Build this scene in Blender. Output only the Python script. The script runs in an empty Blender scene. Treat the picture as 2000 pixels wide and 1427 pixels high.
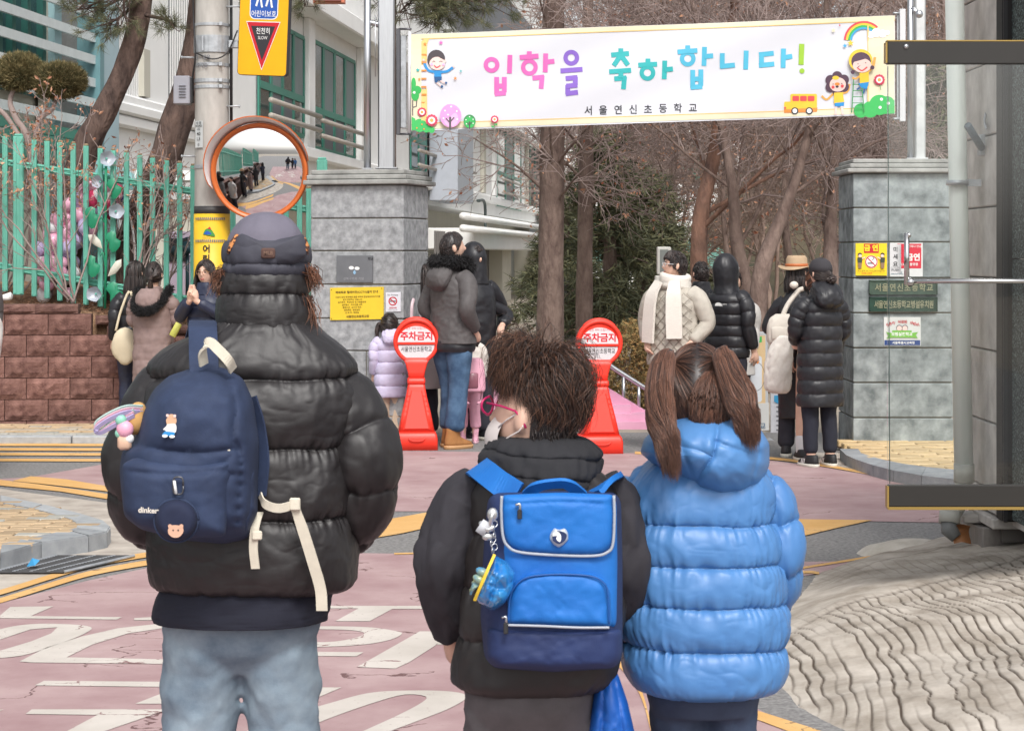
import bpy, math, random
import numpy as np
from mathutils import Matrix, Vector

# ---------------------------------------------------------------- camera, light
C = bpy.context.scene
COL = C.collection
R = math.radians
PI = math.pi
F, H, YH, CX = 4167.0, 1.65, 494.0, 1000.0      # 75 mm lens, eye height, horizon row, centre column

cd = bpy.data.cameras.new('camera')
cam = bpy.data.objects.new('camera', cd)
COL.objects.link(cam)
cam.location = (0, 0, H)
cam.rotation_euler = (R(90), 0, 0)
cd.lens = 75.0
cd.sensor_width = 36
cd.shift_y = -(713.5 - YH) / 2000
cd.clip_start = 0.1
cd.clip_end = 2000
cd.dof.use_dof = True
cd.dof.focus_distance = 16.5
cd.dof.aperture_fstop = 32
C.camera = cam

w = bpy.data.worlds.new('World')
C.world = w
w.use_nodes = True
wn = w.node_tree
wn.nodes.clear()
sky = wn.nodes.new('ShaderNodeTexSky')
sky.sky_type = 'NISHITA'
sky.sun_disc = False
sky.sun_elevation = R(48)
sky.sun_rotation = R(169)
sky.air_density = 1.0
sky.dust_density = 4.0
sky.ozone_density = 1.0
hs = wn.nodes.new('ShaderNodeHueSaturation')
hs.inputs['Saturation'].default_value = 0.22
bg = wn.nodes.new('ShaderNodeBackground')
bg.inputs['Strength'].default_value = 0.15
wo = wn.nodes.new('ShaderNodeOutputWorld')
wn.links.new(sky.outputs[0], hs.inputs['Color'])
wn.links.new(hs.outputs[0], bg.inputs[0])
wn.links.new(bg.outputs[0], wo.inputs[0])

sd = bpy.data.lights.new('sun', 'SUN')
sd.energy = 1.5
sd.angle = R(16)
sd.color = (1.0, 0.97, 0.93)
sun = bpy.data.objects.new('sun', sd)
COL.objects.link(sun)
sun.rotation_euler = (R(42), 0, R(11))          # high, from behind the camera and a little to the right
C.view_settings.view_transform = 'Standard'
C.view_settings.look = 'None'
C.view_settings.exposure = 0.44
C.view_settings.gamma = 1
C.view_settings.use_curve_mapping = False
try:
    C.cycles.max_bounces = 8
    C.cycles.transparent_max_bounces = 12
except Exception:
    pass

# ---------------------------------------------------------------- helpers: places
def P(px, py, Y):
    return np.array([(px - CX) / F * Y, Y, H - (py - YH) / F * Y])

def G(px, py, z=0.0):
    Y = (H - z) * F / (py - YH)
    return np.array([(px - CX) / F * Y, Y, z])

rng = np.random.default_rng(7)

def _hash(i, j, k, seed):
    n = (i * 374761393 + j * 668265263 + k * 2147483647 + seed * 974711) & 0x7fffffff
    n = ((n ^ (n >> 13)) * 1274126177) & 0x7fffffff
    n = (n ^ (n >> 16)) & 0xffff
    return n / 32767.5 - 1.0

def vnoise(p, seed=0):
    p = np.asarray(p, float)
    f = np.floor(p)
    i = f.astype(np.int64)
    t = p - f
    t = t * t * (3 - 2 * t)
    out = 0
    for a in (0, 1):
        for b in (0, 1):
            for c in (0, 1):
                wgt = (t[..., 0] if a else 1 - t[..., 0]) * (t[..., 1] if b else 1 - t[..., 1]) * (t[..., 2] if c else 1 - t[..., 2])
                out = out + wgt * _hash(i[..., 0] + a, i[..., 1] + b, i[..., 2] + c, seed)
    return out

def fbm(p, seed=0, oct=3):
    p = np.asarray(p, float)
    s, a, n = 0, 1.0, 0
    for o in range(oct):
        s = s + a * vnoise(p * 2 ** o, seed + o)
        n += a
        a *= 0.5
    return s / n

def nrm(v):
    v = np.asarray(v, float)
    return v / np.maximum(np.linalg.norm(v, axis=-1, keepdims=True), 1e-9)

def catmull(pts, n):
    pts = np.asarray(pts, float)
    if len(pts) < 3:
        t = np.linspace(0, 1, n)[:, None]
        return pts[0] * (1 - t) + pts[-1] * t
    q = np.vstack([2 * pts[0] - pts[1], pts, 2 * pts[-1] - pts[-2]])
    u = np.linspace(0, len(pts) - 1, n)
    k = np.minimum(u.astype(int), len(pts) - 2)
    t = (u - k)[:, None]
    a, b, c, d = q[k], q[k + 1], q[k + 2], q[k + 3]
    return 0.5 * (2 * b + (c - a) * t + (2 * a - 5 * b + 4 * c - d) * t ** 2 + (3 * b - a - 3 * c + d) * t ** 3)

# ---------------------------------------------------------------- helpers: meshes
XF = {}

class MB:
    """collects pieces of ONE mesh object"""
    def __init__(self):
        self.v, self.f, self.a, self.n = [], [], [], 0

    def add(self, v, f, mi=0, smooth=True, tone=None):
        v = np.asarray(v, float).reshape(-1, 3)
        if isinstance(f, np.ndarray):
            lens = np.full(len(f), f.shape[1], np.int32)
            idx = f.reshape(-1)
        else:
            lens = np.array([len(q) for q in f], np.int32)
            idx = np.array([i for q in f for i in q], np.int64)
        self.v.append(v)
        self.f.append((idx + self.n, lens, mi, smooth))
        self.a.append(np.zeros(len(v)) if tone is None else np.broadcast_to(np.asarray(tone, float).reshape(-1), (len(v),)))
        self.n += len(v)
        return self

    def verts(self):
        return np.vstack(self.v)

    def warp(self, fn):
        self.v = [fn(q) for q in self.v]
        return self

    def mesh(self, name, mats, M=None):
        v = np.vstack(self.v)
        if M is not None:
            v = v @ M[:3, :3].T + M[:3, 3]
        me = bpy.data.meshes.new(name)
        me.vertices.add(len(v))
        me.vertices.foreach_set('co', v.astype(np.float32).reshape(-1))
        idx = np.concatenate([q[0] for q in self.f]).astype(np.int32)
        lens = np.concatenate([q[1] for q in self.f])
        me.loops.add(len(idx))
        me.loops.foreach_set('vertex_index', idx)
        me.polygons.add(len(lens))
        me.polygons.foreach_set('loop_start', (np.cumsum(lens) - lens).astype(np.int32))
        mi = np.concatenate([np.full(len(q[1]), q[2], np.int32) for q in self.f])
        sm = np.concatenate([np.full(len(q[1]), q[3], bool) for q in self.f])
        me.polygons.foreach_set('material_index', mi)
        me.polygons.foreach_set('use_smooth', sm)
        for m in (mats if isinstance(mats, (list, tuple)) else [mats]):
            me.materials.append(m)
        t = np.concatenate(self.a)
        if np.any(t):
            at = me.attributes.new('tone', 'FLOAT', 'POINT')
            at.data.foreach_set('value', t.astype(np.float32))
        me.update(calc_edges=True)
        me.validate()
        return me

def world_of(o):
    return XF.get(o.name, np.eye(4))

def props(o, label=None, cat=None, group=None, kind=None):
    if label: o['label'] = label
    if cat: o['category'] = cat
    if group: o['group'] = group
    if kind: o['kind'] = kind
    return o

def thing(name, label, cat, loc=(0, 0, 0), rz=0.0, group=None, rot=None, scale=1.0):
    o = bpy.data.objects.new(name, None)
    COL.objects.link(o)
    o.empty_display_size = 0.1
    o.location = loc
    o.rotation_euler = rot if rot is not None else (0, 0, rz)
    o.scale = (scale,) * 3
    props(o, label, cat, group)
    M = Matrix.LocRotScale(Vector(loc), o.rotation_euler, Vector((scale,) * 3))
    XF[o.name] = np.array(M)
    return o

def part(name, mb, mats, parent=None, world=False, label=None, kind=None):
    """one mesh object; world=True means the vertices are given in world space"""
    M = None
    if parent is not None and world:
        M = np.linalg.inv(world_of(parent))
    me = mb.mesh(name, mats, M)
    o = bpy.data.objects.new(name, me)
    COL.objects.link(o)
    if parent is not None:
        o.parent = parent
        XF[o.name] = world_of(parent)
    if label: o['label'] = label
    if kind: o['kind'] = kind
    return o

def solo(name, mb, mats, label, cat, group=None, base=None):
    """a thing that is a single mesh; its origin goes to the middle of its foot"""
    v = mb.verts()
    if base is None:
        base = np.array([(v[:, 0].min() + v[:, 0].max()) / 2, (v[:, 1].min() + v[:, 1].max()) / 2, v[:, 2].min()])
    mb.v = [q - base for q in mb.v]
    me = mb.mesh(name, mats)
    o = bpy.data.objects.new(name, me)
    COL.objects.link(o)
    o.location = base
    M = np.eye(4); M[:3, 3] = base
    XF[o.name] = M
    return props(o, label, cat, group)

def struct(name, mb, mats, parent=None):
    o = part(name, mb, mats, parent)
    if parent is None:
        o['kind'] = 'structure'
    return o

def share(me, name, parent, loc, rot=(0, 0, 0), scale=(1, 1, 1)):
    o = bpy.data.objects.new(name, me)
    COL.objects.link(o)
    o.parent = parent
    o.location = loc
    o.rotation_euler = rot
    o.scale = scale
    return o

def copy_thing(src, loc, rz, label, group=None):
    r = src.copy()
    COL.objects.link(r)
    r.location = loc
    r.rotation_euler = (0, 0, rz)
    r['label'] = label
    if group: r['group'] = group
    for ch in list(src.children):
        c = ch.copy(); COL.objects.link(c); c.parent = r
        for g in list(ch.children):
            d = g.copy(); COL.objects.link(d); d.parent = c
    return r

# shapes: every one returns (verts, faces)
def box(c, s, rot=None, b=0.0):
    c = np.asarray(c, float); h = np.asarray(s, float) / 2
    if b <= 0:
        v = np.array([[x, y, z] for x in (-1, 1) for y in (-1, 1) for z in (-1, 1)], float) * h
        f = [(0, 1, 3, 2), (4, 6, 7, 5), (0, 4, 5, 1), (2, 3, 7, 6), (0, 2, 6, 4), (1, 5, 7, 3)]
    else:
        b = min(b, h.min() * 0.9)
        v, ix = [], {}
        for sx in (-1, 1):
            for sy in (-1, 1):
                for sz in (-1, 1):
                    sg = np.array([sx, sy, sz])
                    for ax in range(3):
                        q = sg * (h - b); q[ax] = sg[ax] * h[ax]
                        ix[(sx, sy, sz, ax)] = len(v); v.append(q)
        f = []
        for ax in range(3):
            o1, o2 = [k for k in range(3) if k != ax]
            for s_ in (-1, 1):
                q = []
                for a, d in ((-1, -1), (1, -1), (1, 1), (-1, 1)):
                    k = [0, 0, 0]; k[ax] = s_; k[o1] = a; k[o2] = d
                    q.append(ix[(k[0], k[1], k[2], ax)])
                if (s_ > 0) != (ax != 1): q = q[::-1]
                f.append(tuple(q))
            for a in (-1, 1):
                for d in (-1, 1):
                    k0 = [0, 0, 0]; k0[ax] = -1; k0[o1] = a; k0[o2] = d
                    k1 = list(k0); k1[ax] = 1
                    q = (ix[(*k0, o1)], ix[(*k1, o1)], ix[(*k1, o2)], ix[(*k0, o2)])
                    if (a * d > 0) == (ax != 1): q = q[::-1]
                    f.append(q)
        for sx in (-1, 1):
            for sy in (-1, 1):
                for sz in (-1, 1):
                    q = tuple(ix[(sx, sy, sz, k)] for k in range(3))
                    f.append(q if sx * sy * sz > 0 else q[::-1])
        v = np.array(v)
    if rot is not None:
        v = v @ np.array(Matrix.LocRotScale(None, __import__('mathutils').Euler(rot), None))[:3, :3].T
    return v + c, f

def frames(path):
    path = np.asarray(path, float)
    t = nrm(np.gradient(path, axis=0))
    u = np.zeros_like(t)
    a = np.array([0, 0, 1.0]) if abs(t[0][2]) < 0.85 else np.array([0, 1.0, 0])
    p = nrm(np.cross(t[0], a))
    for i in range(len(t)):
        p = nrm(p - t[i] * np.dot(p, t[i]))
        u[i] = p
    return t, u, np.cross(t, u)

def grid_faces(K, N, wrap=True):
    i = np.arange(K - 1)[:, None]
    j = np.arange(N if wrap else N - 1)[None]
    j2 = (j + 1) % N
    return np.stack([i * N + j, i * N + j2, (i + 1) * N + j2, (i + 1) * N + j], -1).reshape(-1, 4)

def loft(rings, caps=True):
    rings = np.asarray(rings, float)
    K, N = rings.shape[:2]
    f = [tuple(q) for q in grid_faces(K, N)]
    if caps:
        f.append(tuple(range(N))[::-1])
        f.append(tuple(range((K - 1) * N, K * N)))
    return rings.reshape(-1, 3), f

def tube(path, rad, n=10, caps=True, flat=None):
    path = np.asarray(path, float)
    K = len(path)
    rad = np.broadcast_to(np.asarray(rad, float), (K,))
    t, u, b = frames(path)
    a = np.arange(n) / n * 2 * PI
    fx = 1.0 if flat is None else flat
    r = path[:, None] + rad[:, None, None] * (u[:, None] * np.cos(a)[None, :, None] + fx * b[:, None] * np.sin(a)[None, :, None])
    return loft(r, caps)

def capsule(path, rad, n=12, m=4):
    """tube with rounded ends"""
    path = np.asarray(path, float)
    K = len(path)
    rad = np.array(np.broadcast_to(np.asarray(rad, float), (K,)))
    t = nrm(np.gradient(path, axis=0))
    q = np.linspace(0, PI / 2, m + 1)[1:]
    pre = [path[0] - t[0] * rad[0] * math.sin(x) for x in q[::-1]]
    post = [path[-1] + t[-1] * rad[-1] * math.sin(x) for x in q]
    pr = [rad[0] * max(math.cos(x), 0.05) for x in q[::-1]]
    po = [rad[-1] * max(math.cos(x), 0.05) for x in q]
    return tube(np.vstack([pre, path, post]), np.concatenate([pr, rad, po]), n)

def lathe(prof, n=24, c=(0, 0, 0)):
    a = np.arange(n) / n * 2 * PI
    prof = np.asarray(prof, float)
    r = np.stack([prof[:, None, 0] * np.cos(a), prof[:, None, 0] * np.sin(a), np.repeat(prof[:, 1:2], n, 1)], -1)
    return loft(r + np.asarray(c, float))

def prism(poly, z0, z1):
    poly = np.asarray(poly, float)
    n = len(poly)
    area = np.sum(poly[:, 0] * np.roll(poly[:, 1], -1) - np.roll(poly[:, 0], -1) * poly[:, 1])
    if area < 0: poly = poly[::-1]
    v = np.vstack([np.c_[poly, np.full(n, z0)], np.c_[poly, np.full(n, z1)]])
    f = [tuple(range(n))[::-1], tuple(range(n, 2 * n))] + [(i, (i + 1) % n, n + (i + 1) % n, n + i) for i in range(n)]
    return v, f

def ell(c, r, n=16, m=10, rot=None):
    th = np.linspace(0.02, PI - 0.02, m)
    a = np.arange(n) / n * 2 * PI
    v = np.stack([np.sin(th)[:, None] * np.cos(a), np.sin(th)[:, None] * np.sin(a), np.repeat(-np.cos(th)[:, None], n, 1)], -1) * np.asarray(r, float)
    if rot is not None:
        v = v @ np.array(Matrix.LocRotScale(None, __import__('mathutils').Euler(rot), None))[:3, :3].T
    return loft(v + np.asarray(c, float))

def ribbons(Pp, Rr, sides=3, tone=None):
    """many tapered tubes at once: Pp (N,K,3), Rr (N,K)"""
    N, K = Pp.shape[:2]
    t = nrm(np.gradient(Pp, axis=1))
    ref = np.where(np.abs(t[..., 2:3]) < 0.9, np.array([0, 0, 1.0]), np.array([1.0, 0, 0]))
    u = nrm(np.cross(t, ref)); b = np.cross(t, u)
    a = np.arange(sides) / sides * 2 * PI
    v = Pp[:, :, None] + Rr[:, :, None, None] * (u[:, :, None] * np.cos(a)[:, None] + b[:, :, None] * np.sin(a)[:, None])
    g = grid_faces(K, sides)
    f = (g[None] + (np.arange(N) * K * sides)[:, None, None]).reshape(-1, 4)
    tn = None if tone is None else np.repeat(tone, K * sides)
    return v.reshape(-1, 3), f, tn

def branch_levels(rg, trunk, r0, specs):
    """trunk (K,3) path; specs: (children per parent, len lo, len hi, radius factor, spread, droop, K, t lo, jitter)"""
    out = [(np.asarray(trunk, float)[None], np.asarray(r0, float)[None])]
    for (n, lo, hi, rf, spread, droop, K, tlo, jit) in specs:
        Pp, Rr = out[-1]
        N, Kp = Pp.shape[:2]
        t = rg.uniform(tlo, 1.0, (N, n)) * (Kp - 1)
        k = np.minimum(t.astype(int), Kp - 2); fr = (t - k)[..., None]
        ar = np.arange(N)[:, None]
        base = Pp[ar, k] * (1 - fr) + Pp[ar, k + 1] * fr
        d = nrm(Pp[ar, k + 1] - Pp[ar, k])
        rad = Rr[ar, k] * (1 - fr[..., 0]) + Rr[ar, k + 1] * fr[..., 0]
        per = rg.normal(size=(N, n, 3))
        per = nrm(per - d * np.sum(per * d, -1, keepdims=True))
        dr = nrm(d + per * spread * rg.uniform(0.6, 1.3, (N, n, 1)))
        L = rg.uniform(lo, hi, (N, n)) * (1.15 - 0.5 * (t / (Kp - 1)))
        M = N * n
        p = base.reshape(M, 3); dd = dr.reshape(M, 3); L = L.reshape(M, 1)
        pts = [p]
        for q in range(K - 1):
            dd = nrm(dd + rg.normal(size=(M, 3)) * jit + np.array([0, 0, droop]))
            p = p + dd * L / (K - 1)
            pts.append(p)
        Pn = np.stack(pts, 1)
        Rn = (rad.reshape(M, 1) * rf) * np.linspace(1, 0.35, K)[None]
        out.append((Pn, Rn))
    return out

def union(mb, voxel, smooth=2, name='tmp'):
    """weld overlapping closed pieces into one continuous skin"""
    me = mb.mesh(name, [])
    o = bpy.data.objects.new(name, me)
    COL.objects.link(o)
    m = o.modifiers.new('r', 'REMESH'); m.mode = 'VOXEL'; m.voxel_size = voxel
    if smooth:
        s = o.modifiers.new('s', 'SMOOTH'); s.factor = 0.5; s.iterations = smooth
    dg = bpy.context.evaluated_depsgraph_get()
    ev = bpy.data.meshes.new_from_object(o.evaluated_get(dg))
    v = np.empty(len(ev.vertices) * 3, np.float32); ev.vertices.foreach_get('co', v)
    f = [tuple(p.vertices) for p in ev.polygons]
    bpy.data.objects.remove(o); bpy.data.meshes.remove(ev); bpy.data.meshes.remove(me)
    out = MB()
    out.add(v.reshape(-1, 3), f)
    return out

_tc = {}
def text2d(s, bold=0.0):
    """flat lettering in the plane: (verts Nx2 centred, faces), height of a letter about 1"""
    key = (s, bold)
    if key not in _tc:
        c = bpy.data.curves.new('lettering', 'FONT')
        c.body = s; c.offset = bold; c.resolution_u = 3
        c.align_x = 'CENTER'; c.align_y = 'CENTER'
        o = bpy.data.objects.new('lettering', c)
        COL.objects.link(o)
        dg = bpy.context.evaluated_depsgraph_get()
        m = bpy.data.meshes.new_from_object(o.evaluated_get(dg))
        v = np.array([q.co[:2] for q in m.vertices]) if len(m.vertices) else np.zeros((0, 2))
        f = [tuple(p.vertices) for p in m.polygons]
        bpy.data.objects.remove(o); bpy.data.curves.remove(c); bpy.data.meshes.remove(m)
        if len(v):
            v = v - (v.min(0) + v.max(0)) / 2
        _tc[key] = (v, f)
    return _tc[key]

class Print:
    """flat print laid on a surface: shapes in 2-D, then fn(u, v, lift) gives the place; each layer lies a hair above the last"""
    def __init__(self, fn, step=0.0003, start=0.0015):
        self.fn, self.step, self.lift = fn, step, start
        self.mb, self.mats = MB(), []
    def _m(self, m):
        if m not in self.mats: self.mats.append(m)
        return self.mats.index(m)
    def poly(self, pts, m, layer=True):
        pts = np.asarray(pts, float)
        if layer: self.lift += self.step
        v = np.array([self.fn(x, y, self.lift) for x, y in pts])
        self.mb.add(v, [tuple(range(len(pts)))], self._m(m), False)
        return self
    def disc(self, x, y, r, m, ry=None, n=20, a0=0, a1=2 * PI):
        a = np.linspace(a0, a1, n, endpoint=(a1 - a0) < 6.2)
        return self.poly(np.c_[x + r * np.cos(a), y + (ry or r) * np.sin(a)], m)
    def ring(self, x, y, r, wd, m, a0=0, a1=2 * PI, n=28, ry=1.0):
        a = np.linspace(a0, a1, n + 1)
        self.lift += self.step
        i = np.c_[x + (r - wd) * np.cos(a), y + ry * (r - wd) * np.sin(a)]
        o = np.c_[x + r * np.cos(a), y + ry * r * np.sin(a)]
        v = np.array([self.fn(p[0], p[1], self.lift) for p in np.vstack([i, o])])
        self.mb.add(v, [(k, k + 1, n + 1 + k + 1, n + 1 + k) for k in range(n)], self._m(m), False)
        return self
    def stroke(self, pts, wd, m, layer=True, dense=False):
        pts = np.asarray(pts, float)
        if dense: pts = catmull(pts, dense)
        t = nrm(np.gradient(pts, axis=0)); nn = np.c_[-t[:, 1], t[:, 0]] * wd / 2
        if layer: self.lift += self.step
        K = len(pts)
        v = np.array([self.fn(x, y, self.lift) for x, y in np.vstack([pts + nn, pts - nn])])
        self.mb.add(v, [(k, k + 1, K + k + 1, K + k) for k in range(K - 1)], self._m(m), False)
        return self
    def text(self, s, x, y, size, m, bold=0.0, rot=0.0, sx=1.0, flip=1):
        v, f = text2d(s, bold)
        if not len(v): return self
        self.lift += self.step
        q = v * size * np.array([sx, 1.0]); q[:, 1] *= flip
        c, s_ = math.cos(rot), math.sin(rot)
        q = np.c_[q[:, 0] * c - q[:, 1] * s_, q[:, 0] * s_ + q[:, 1] * c] + np.array([x, y])
        self.mb.add(np.array([self.fn(a, b, self.lift) for a, b in q]), f, self._m(m), False)
        return self
    def done(self, name, parent, world=True, kind=None):
        return part(name, self.mb, self.mats, parent, world, kind=kind)

def rrect(x0, y0, x1, y1, r, n=5):
    pts = []
    for cx, cy, a in ((x1 - r, y1 - r, 0), (x0 + r, y1 - r, 90), (x0 + r, y0 + r, 180), (x1 - r, y0 + r, 270)):
        for k in range(n + 1):
            t = R(a + 90 * k / n)
            pts.append((cx + r * math.cos(t), cy + r * math.sin(t)))
    return np.array(pts)

# ---------------------------------------------------------------- materials
def S(r, g, b, k=0.85):
    """albedo from an 8-bit colour read off a neutral lit surface"""
    def l(x):
        x /= 255
        return x / 12.92 if x < 0.04045 else ((x + 0.055) / 1.055) ** 2.4
    return tuple(l(x) * k for x in (r, g, b))

_mats = {}
def mat(name, col, rough=0.6, var=0.12, scale=6.0, bump=0.0, bscale=40.0, metal=0.0, col2=None, coat=0.0, spec=0.5,
        tone=None, stretch=(1, 1, 1), rand=0.0, sheen=0.0, thr=None, detail=5, dist=0.002):
    if name in _mats: return _mats[name]
    m = bpy.data.materials.new(name)
    _mats[name] = m
    m.use_nodes = True
    nt = m.node_tree
    N, L = nt.nodes, nt.links
    bs = N['Principled BSDF']
    bs.inputs['Roughness'].default_value = rough
    bs.inputs['Metallic'].default_value = metal
    bs.inputs['Specular IOR Level'].default_value = spec
    bs.inputs['Coat Weight'].default_value = coat
    if sheen:
        bs.inputs['Sheen Weight'].default_value = sheen
        bs.inputs['Sheen Roughness'].default_value = 0.5
    tc = N.new('ShaderNodeTexCoord')
    mp = N.new('ShaderNodeMapping')
    mp.inputs['Scale'].default_value = stretch
    L.new(tc.outputs['Object'], mp.inputs[0])
    nz = N.new('ShaderNodeTexNoise')
    nz.inputs['Scale'].default_value = scale
    nz.inputs['Detail'].default_value = detail
    nz.inputs['Roughness'].default_value = 0.6
    L.new(mp.outputs[0], nz.inputs['Vector'])
    rp = N.new('ShaderNodeValToRGB')
    c2 = col2 or tuple(min(x * (1 + var), 1) for x in col)
    c1 = col if col2 else tuple(x * (1 - var) for x in col)
    lo, hi = thr or (0.32, 0.68)
    rp.color_ramp.elements[0].position = lo; rp.color_ramp.elements[0].color = (*c1, 1)
    rp.color_ramp.elements[1].position = hi; rp.color_ramp.elements[1].color = (*c2, 1)
    L.new(nz.outputs[0], rp.inputs[0])
    out = rp.outputs[0]
    if tone is not None:
        at = N.new('ShaderNodeAttribute'); at.attribute_name = 'tone'
        mx = N.new('ShaderNodeMix'); mx.data_type = 'RGBA'
        L.new(at.outputs['Fac'], mx.inputs[0]); L.new(out, mx.inputs[6]); mx.inputs[7].default_value = (*tone, 1)
        out = mx.outputs[2]
    if rand:
        oi = N.new('ShaderNodeObjectInfo')
        mr = N.new('ShaderNodeMapRange')
        mr.inputs[3].default_value = 1 - rand; mr.inputs[4].default_value = 1 + rand
        L.new(oi.outputs['Random'], mr.inputs[0])
        hv = N.new('ShaderNodeHueSaturation')
        L.new(mr.outputs[0], hv.inputs['Value']); L.new(out, hv.inputs['Color'])
        out = hv.outputs[0]
    L.new(out, bs.inputs['Base Color'])
    if bump:
        n2 = N.new('ShaderNodeTexNoise')
        n2.inputs['Scale'].default_value = bscale; n2.inputs['Detail'].default_value = 4
        L.new(mp.outputs[0], n2.inputs['Vector'])
        bp = N.new('ShaderNodeBump')
        bp.inputs['Strength'].default_value = bump; bp.inputs['Distance'].default_value = dist
        L.new(n2.outputs[0], bp.inputs['Height']); L.new(bp.outputs[0], bs.inputs['Normal'])
    return m

def flat(name, col, rough=0.55, **k):
    return mat(name, col, rough, var=k.pop('var', 0.04), **k)

def crackmat(name, col, col2, crack, scale=1.2, width=0.012, rough=0.9, spots=0.25, sx=0.6, bump=0.35):
    """paving paint: two tones, worn speckle and fine cracks"""
    if name in _mats: return _mats[name]
    m = mat(name, col, rough, col2=col2, scale=2.2, bump=bump, bscale=160, thr=(0.3, 0.7), spec=0.25, detail=14)
    nt = m.node_tree; N, L = nt.nodes, nt.links
    bs = N['Principled BSDF']
    src = bs.inputs['Base Color'].links[0].from_socket
    tc = [n for n in N if n.type == 'TEX_COORD'][0]
    mp = N.new('ShaderNodeMapping'); mp.inputs['Scale'].default_value = (sx, 1, 1)
    L.new(tc.outputs['Object'], mp.inputs[0])
    wz = N.new('ShaderNodeTexNoise'); wz.inputs['Scale'].default_value = 5; wz.inputs['Detail'].default_value = 6
    L.new(mp.outputs[0], wz.inputs['Vector'])
    ad = N.new('ShaderNodeMixRGB'); ad.blend_type = 'ADD'; ad.inputs[0].default_value = 0.35
    L.new(mp.outputs[0], ad.inputs[1]); L.new(wz.outputs['Color'], ad.inputs[2])
    vo = N.new('ShaderNodeTexVoronoi'); vo.feature = 'DISTANCE_TO_EDGE'; vo.inputs['Scale'].default_value = scale
    L.new(ad.outputs[0], vo.inputs['Vector'])
    lt = N.new('ShaderNodeMath'); lt.operation = 'LESS_THAN'; lt.inputs[1].default_value = width
    L.new(vo.outputs['Distance'], lt.inputs[0])
    mk = N.new('ShaderNodeTexNoise'); mk.inputs['Scale'].default_value = 2.2; mk.inputs['Detail'].default_value = 5
    L.new(tc.outputs['Object'], mk.inputs['Vector'])
    gt = N.new('ShaderNodeMath'); gt.operation = 'GREATER_THAN'; gt.inputs[1].default_value = 0.56
    L.new(mk.outputs[0], gt.inputs[0])
    ml = N.new('ShaderNodeMath'); ml.operation = 'MULTIPLY'
    L.new(lt.outputs[0], ml.inputs[0]); L.new(gt.outputs[0], ml.inputs[1])
    sp = N.new('ShaderNodeTexNoise'); sp.inputs['Scale'].default_value = 55; sp.inputs['Detail'].default_value = 2
    L.new(tc.outputs['Object'], sp.inputs['Vector'])
    sg = N.new('ShaderNodeMath'); sg.operation = 'GREATER_THAN'; sg.inputs[1].default_value = 0.71
    L.new(sp.outputs[0], sg.inputs[0])
    sm = N.new('ShaderNodeMath'); sm.operation = 'MULTIPLY'; sm.inputs[1].default_value = spots
    L.new(sg.outputs[0], sm.inputs[0])
    mxm = N.new('ShaderNodeMath'); mxm.operation = 'MAXIMUM'
    L.new(ml.outputs[0], mxm.inputs[0]); L.new(sm.outputs[0], mxm.inputs[1])
    mx = N.new('ShaderNodeMix'); mx.data_type = 'RGBA'
    L.new(mxm.outputs[0], mx.inputs[0]); L.new(src, mx.inputs[6]); mx.inputs[7].default_value = (*crack, 1)
    L.new(mx.outputs[2], bs.inputs['Base Color'])
    return m

def glassmat(name, tint=(0.9, 0.95, 0.93), refl=0.10, rough=0.02):
    m = bpy.data.materials.new(name); m.use_nodes = True
    nt = m.node_tree; N, L = nt.nodes, nt.links
    N.clear()
    o = N.new('ShaderNodeOutputMaterial'); tr = N.new('ShaderNodeBsdfTransparent'); gl = N.new('ShaderNodeBsdfGlossy')
    tr.inputs[0].default_value = (*tint, 1); gl.inputs['Roughness'].default_value = rough
    fr = N.new('ShaderNodeFresnel'); fr.inputs[0].default_value = 1.5
    ad = N.new('ShaderNodeMath'); ad.operation = 'MULTIPLY'; ad.inputs[1].default_value = refl / 0.04
    L.new(fr.outputs[0], ad.inputs[0]); ad.use_clamp = True
    mx = N.new('ShaderNodeMixShader')
    L.new(ad.outputs[0], mx.inputs[0]); L.new(tr.outputs[0], mx.inputs[1]); L.new(gl.outputs[0], mx.inputs[2])
    L.new(mx.outputs[0], o.inputs[0])
    return m

WHITE = flat('white_paint', (0.78, 0.78, 0.78))
BLACK = flat('black_paint', (0.02, 0.02, 0.022))
STEEL = mat('steel', (0.55, 0.56, 0.58), 0.28, var=0.08, metal=1.0, stretch=(20, 20, 1))
DARKSTEEL = mat('dark_steel', (0.12, 0.12, 0.13), 0.35, var=0.1, metal=0.8)
GALV = mat('galvanised', (0.42, 0.44, 0.46), 0.5, var=0.2, metal=0.6, scale=14)
# ================================================================ GROUND
M_asph = mat('asphalt', S(112, 110, 110), 0.9, col2=S(158, 156, 154), scale=45, bump=0.8, bscale=180, spec=0.25)
M_far = mat('schoolyard', S(150, 140, 128), 0.95, col2=S(176, 166, 150), scale=2, bump=0.3, bscale=60)
M_pink = crackmat('pink_road_paint', S(166, 134, 136), S(194, 168, 167), S(120, 92, 92), scale=1.5, width=0.007)
M_yel = crackmat('yellow_road_paint', S(218, 168, 100), S(234, 190, 130), S(150, 120, 90), scale=3.5, width=0.012, spots=0.5)
M_wht = crackmat('white_road_paint', S(198, 190, 181), S(222, 214, 206), S(150, 120, 118), scale=4, width=0.012, spots=0.55)
M_conc = mat('worn_concrete', S(170, 160, 150), 0.95, col2=S(206, 197, 186), scale=5, bump=0.8, bscale=120, spec=0.2)
M_kerb = mat('kerb_granite', S(160, 164, 168), 0.8, col2=S(184, 187, 189), scale=14, bump=0.25, bscale=160, rand=0.06)
M_kerbdark = mat('kerb_concrete', S(140, 144, 148), 0.85, col2=S(170, 173, 176), scale=7, bump=0.4, bscale=90, rand=0.06)
M_paver = mat('buff_paver', S(176, 152, 122), 0.9, col2=S(206, 180, 146), scale=6, bump=0.4, bscale=90, rand=0.18)
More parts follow.
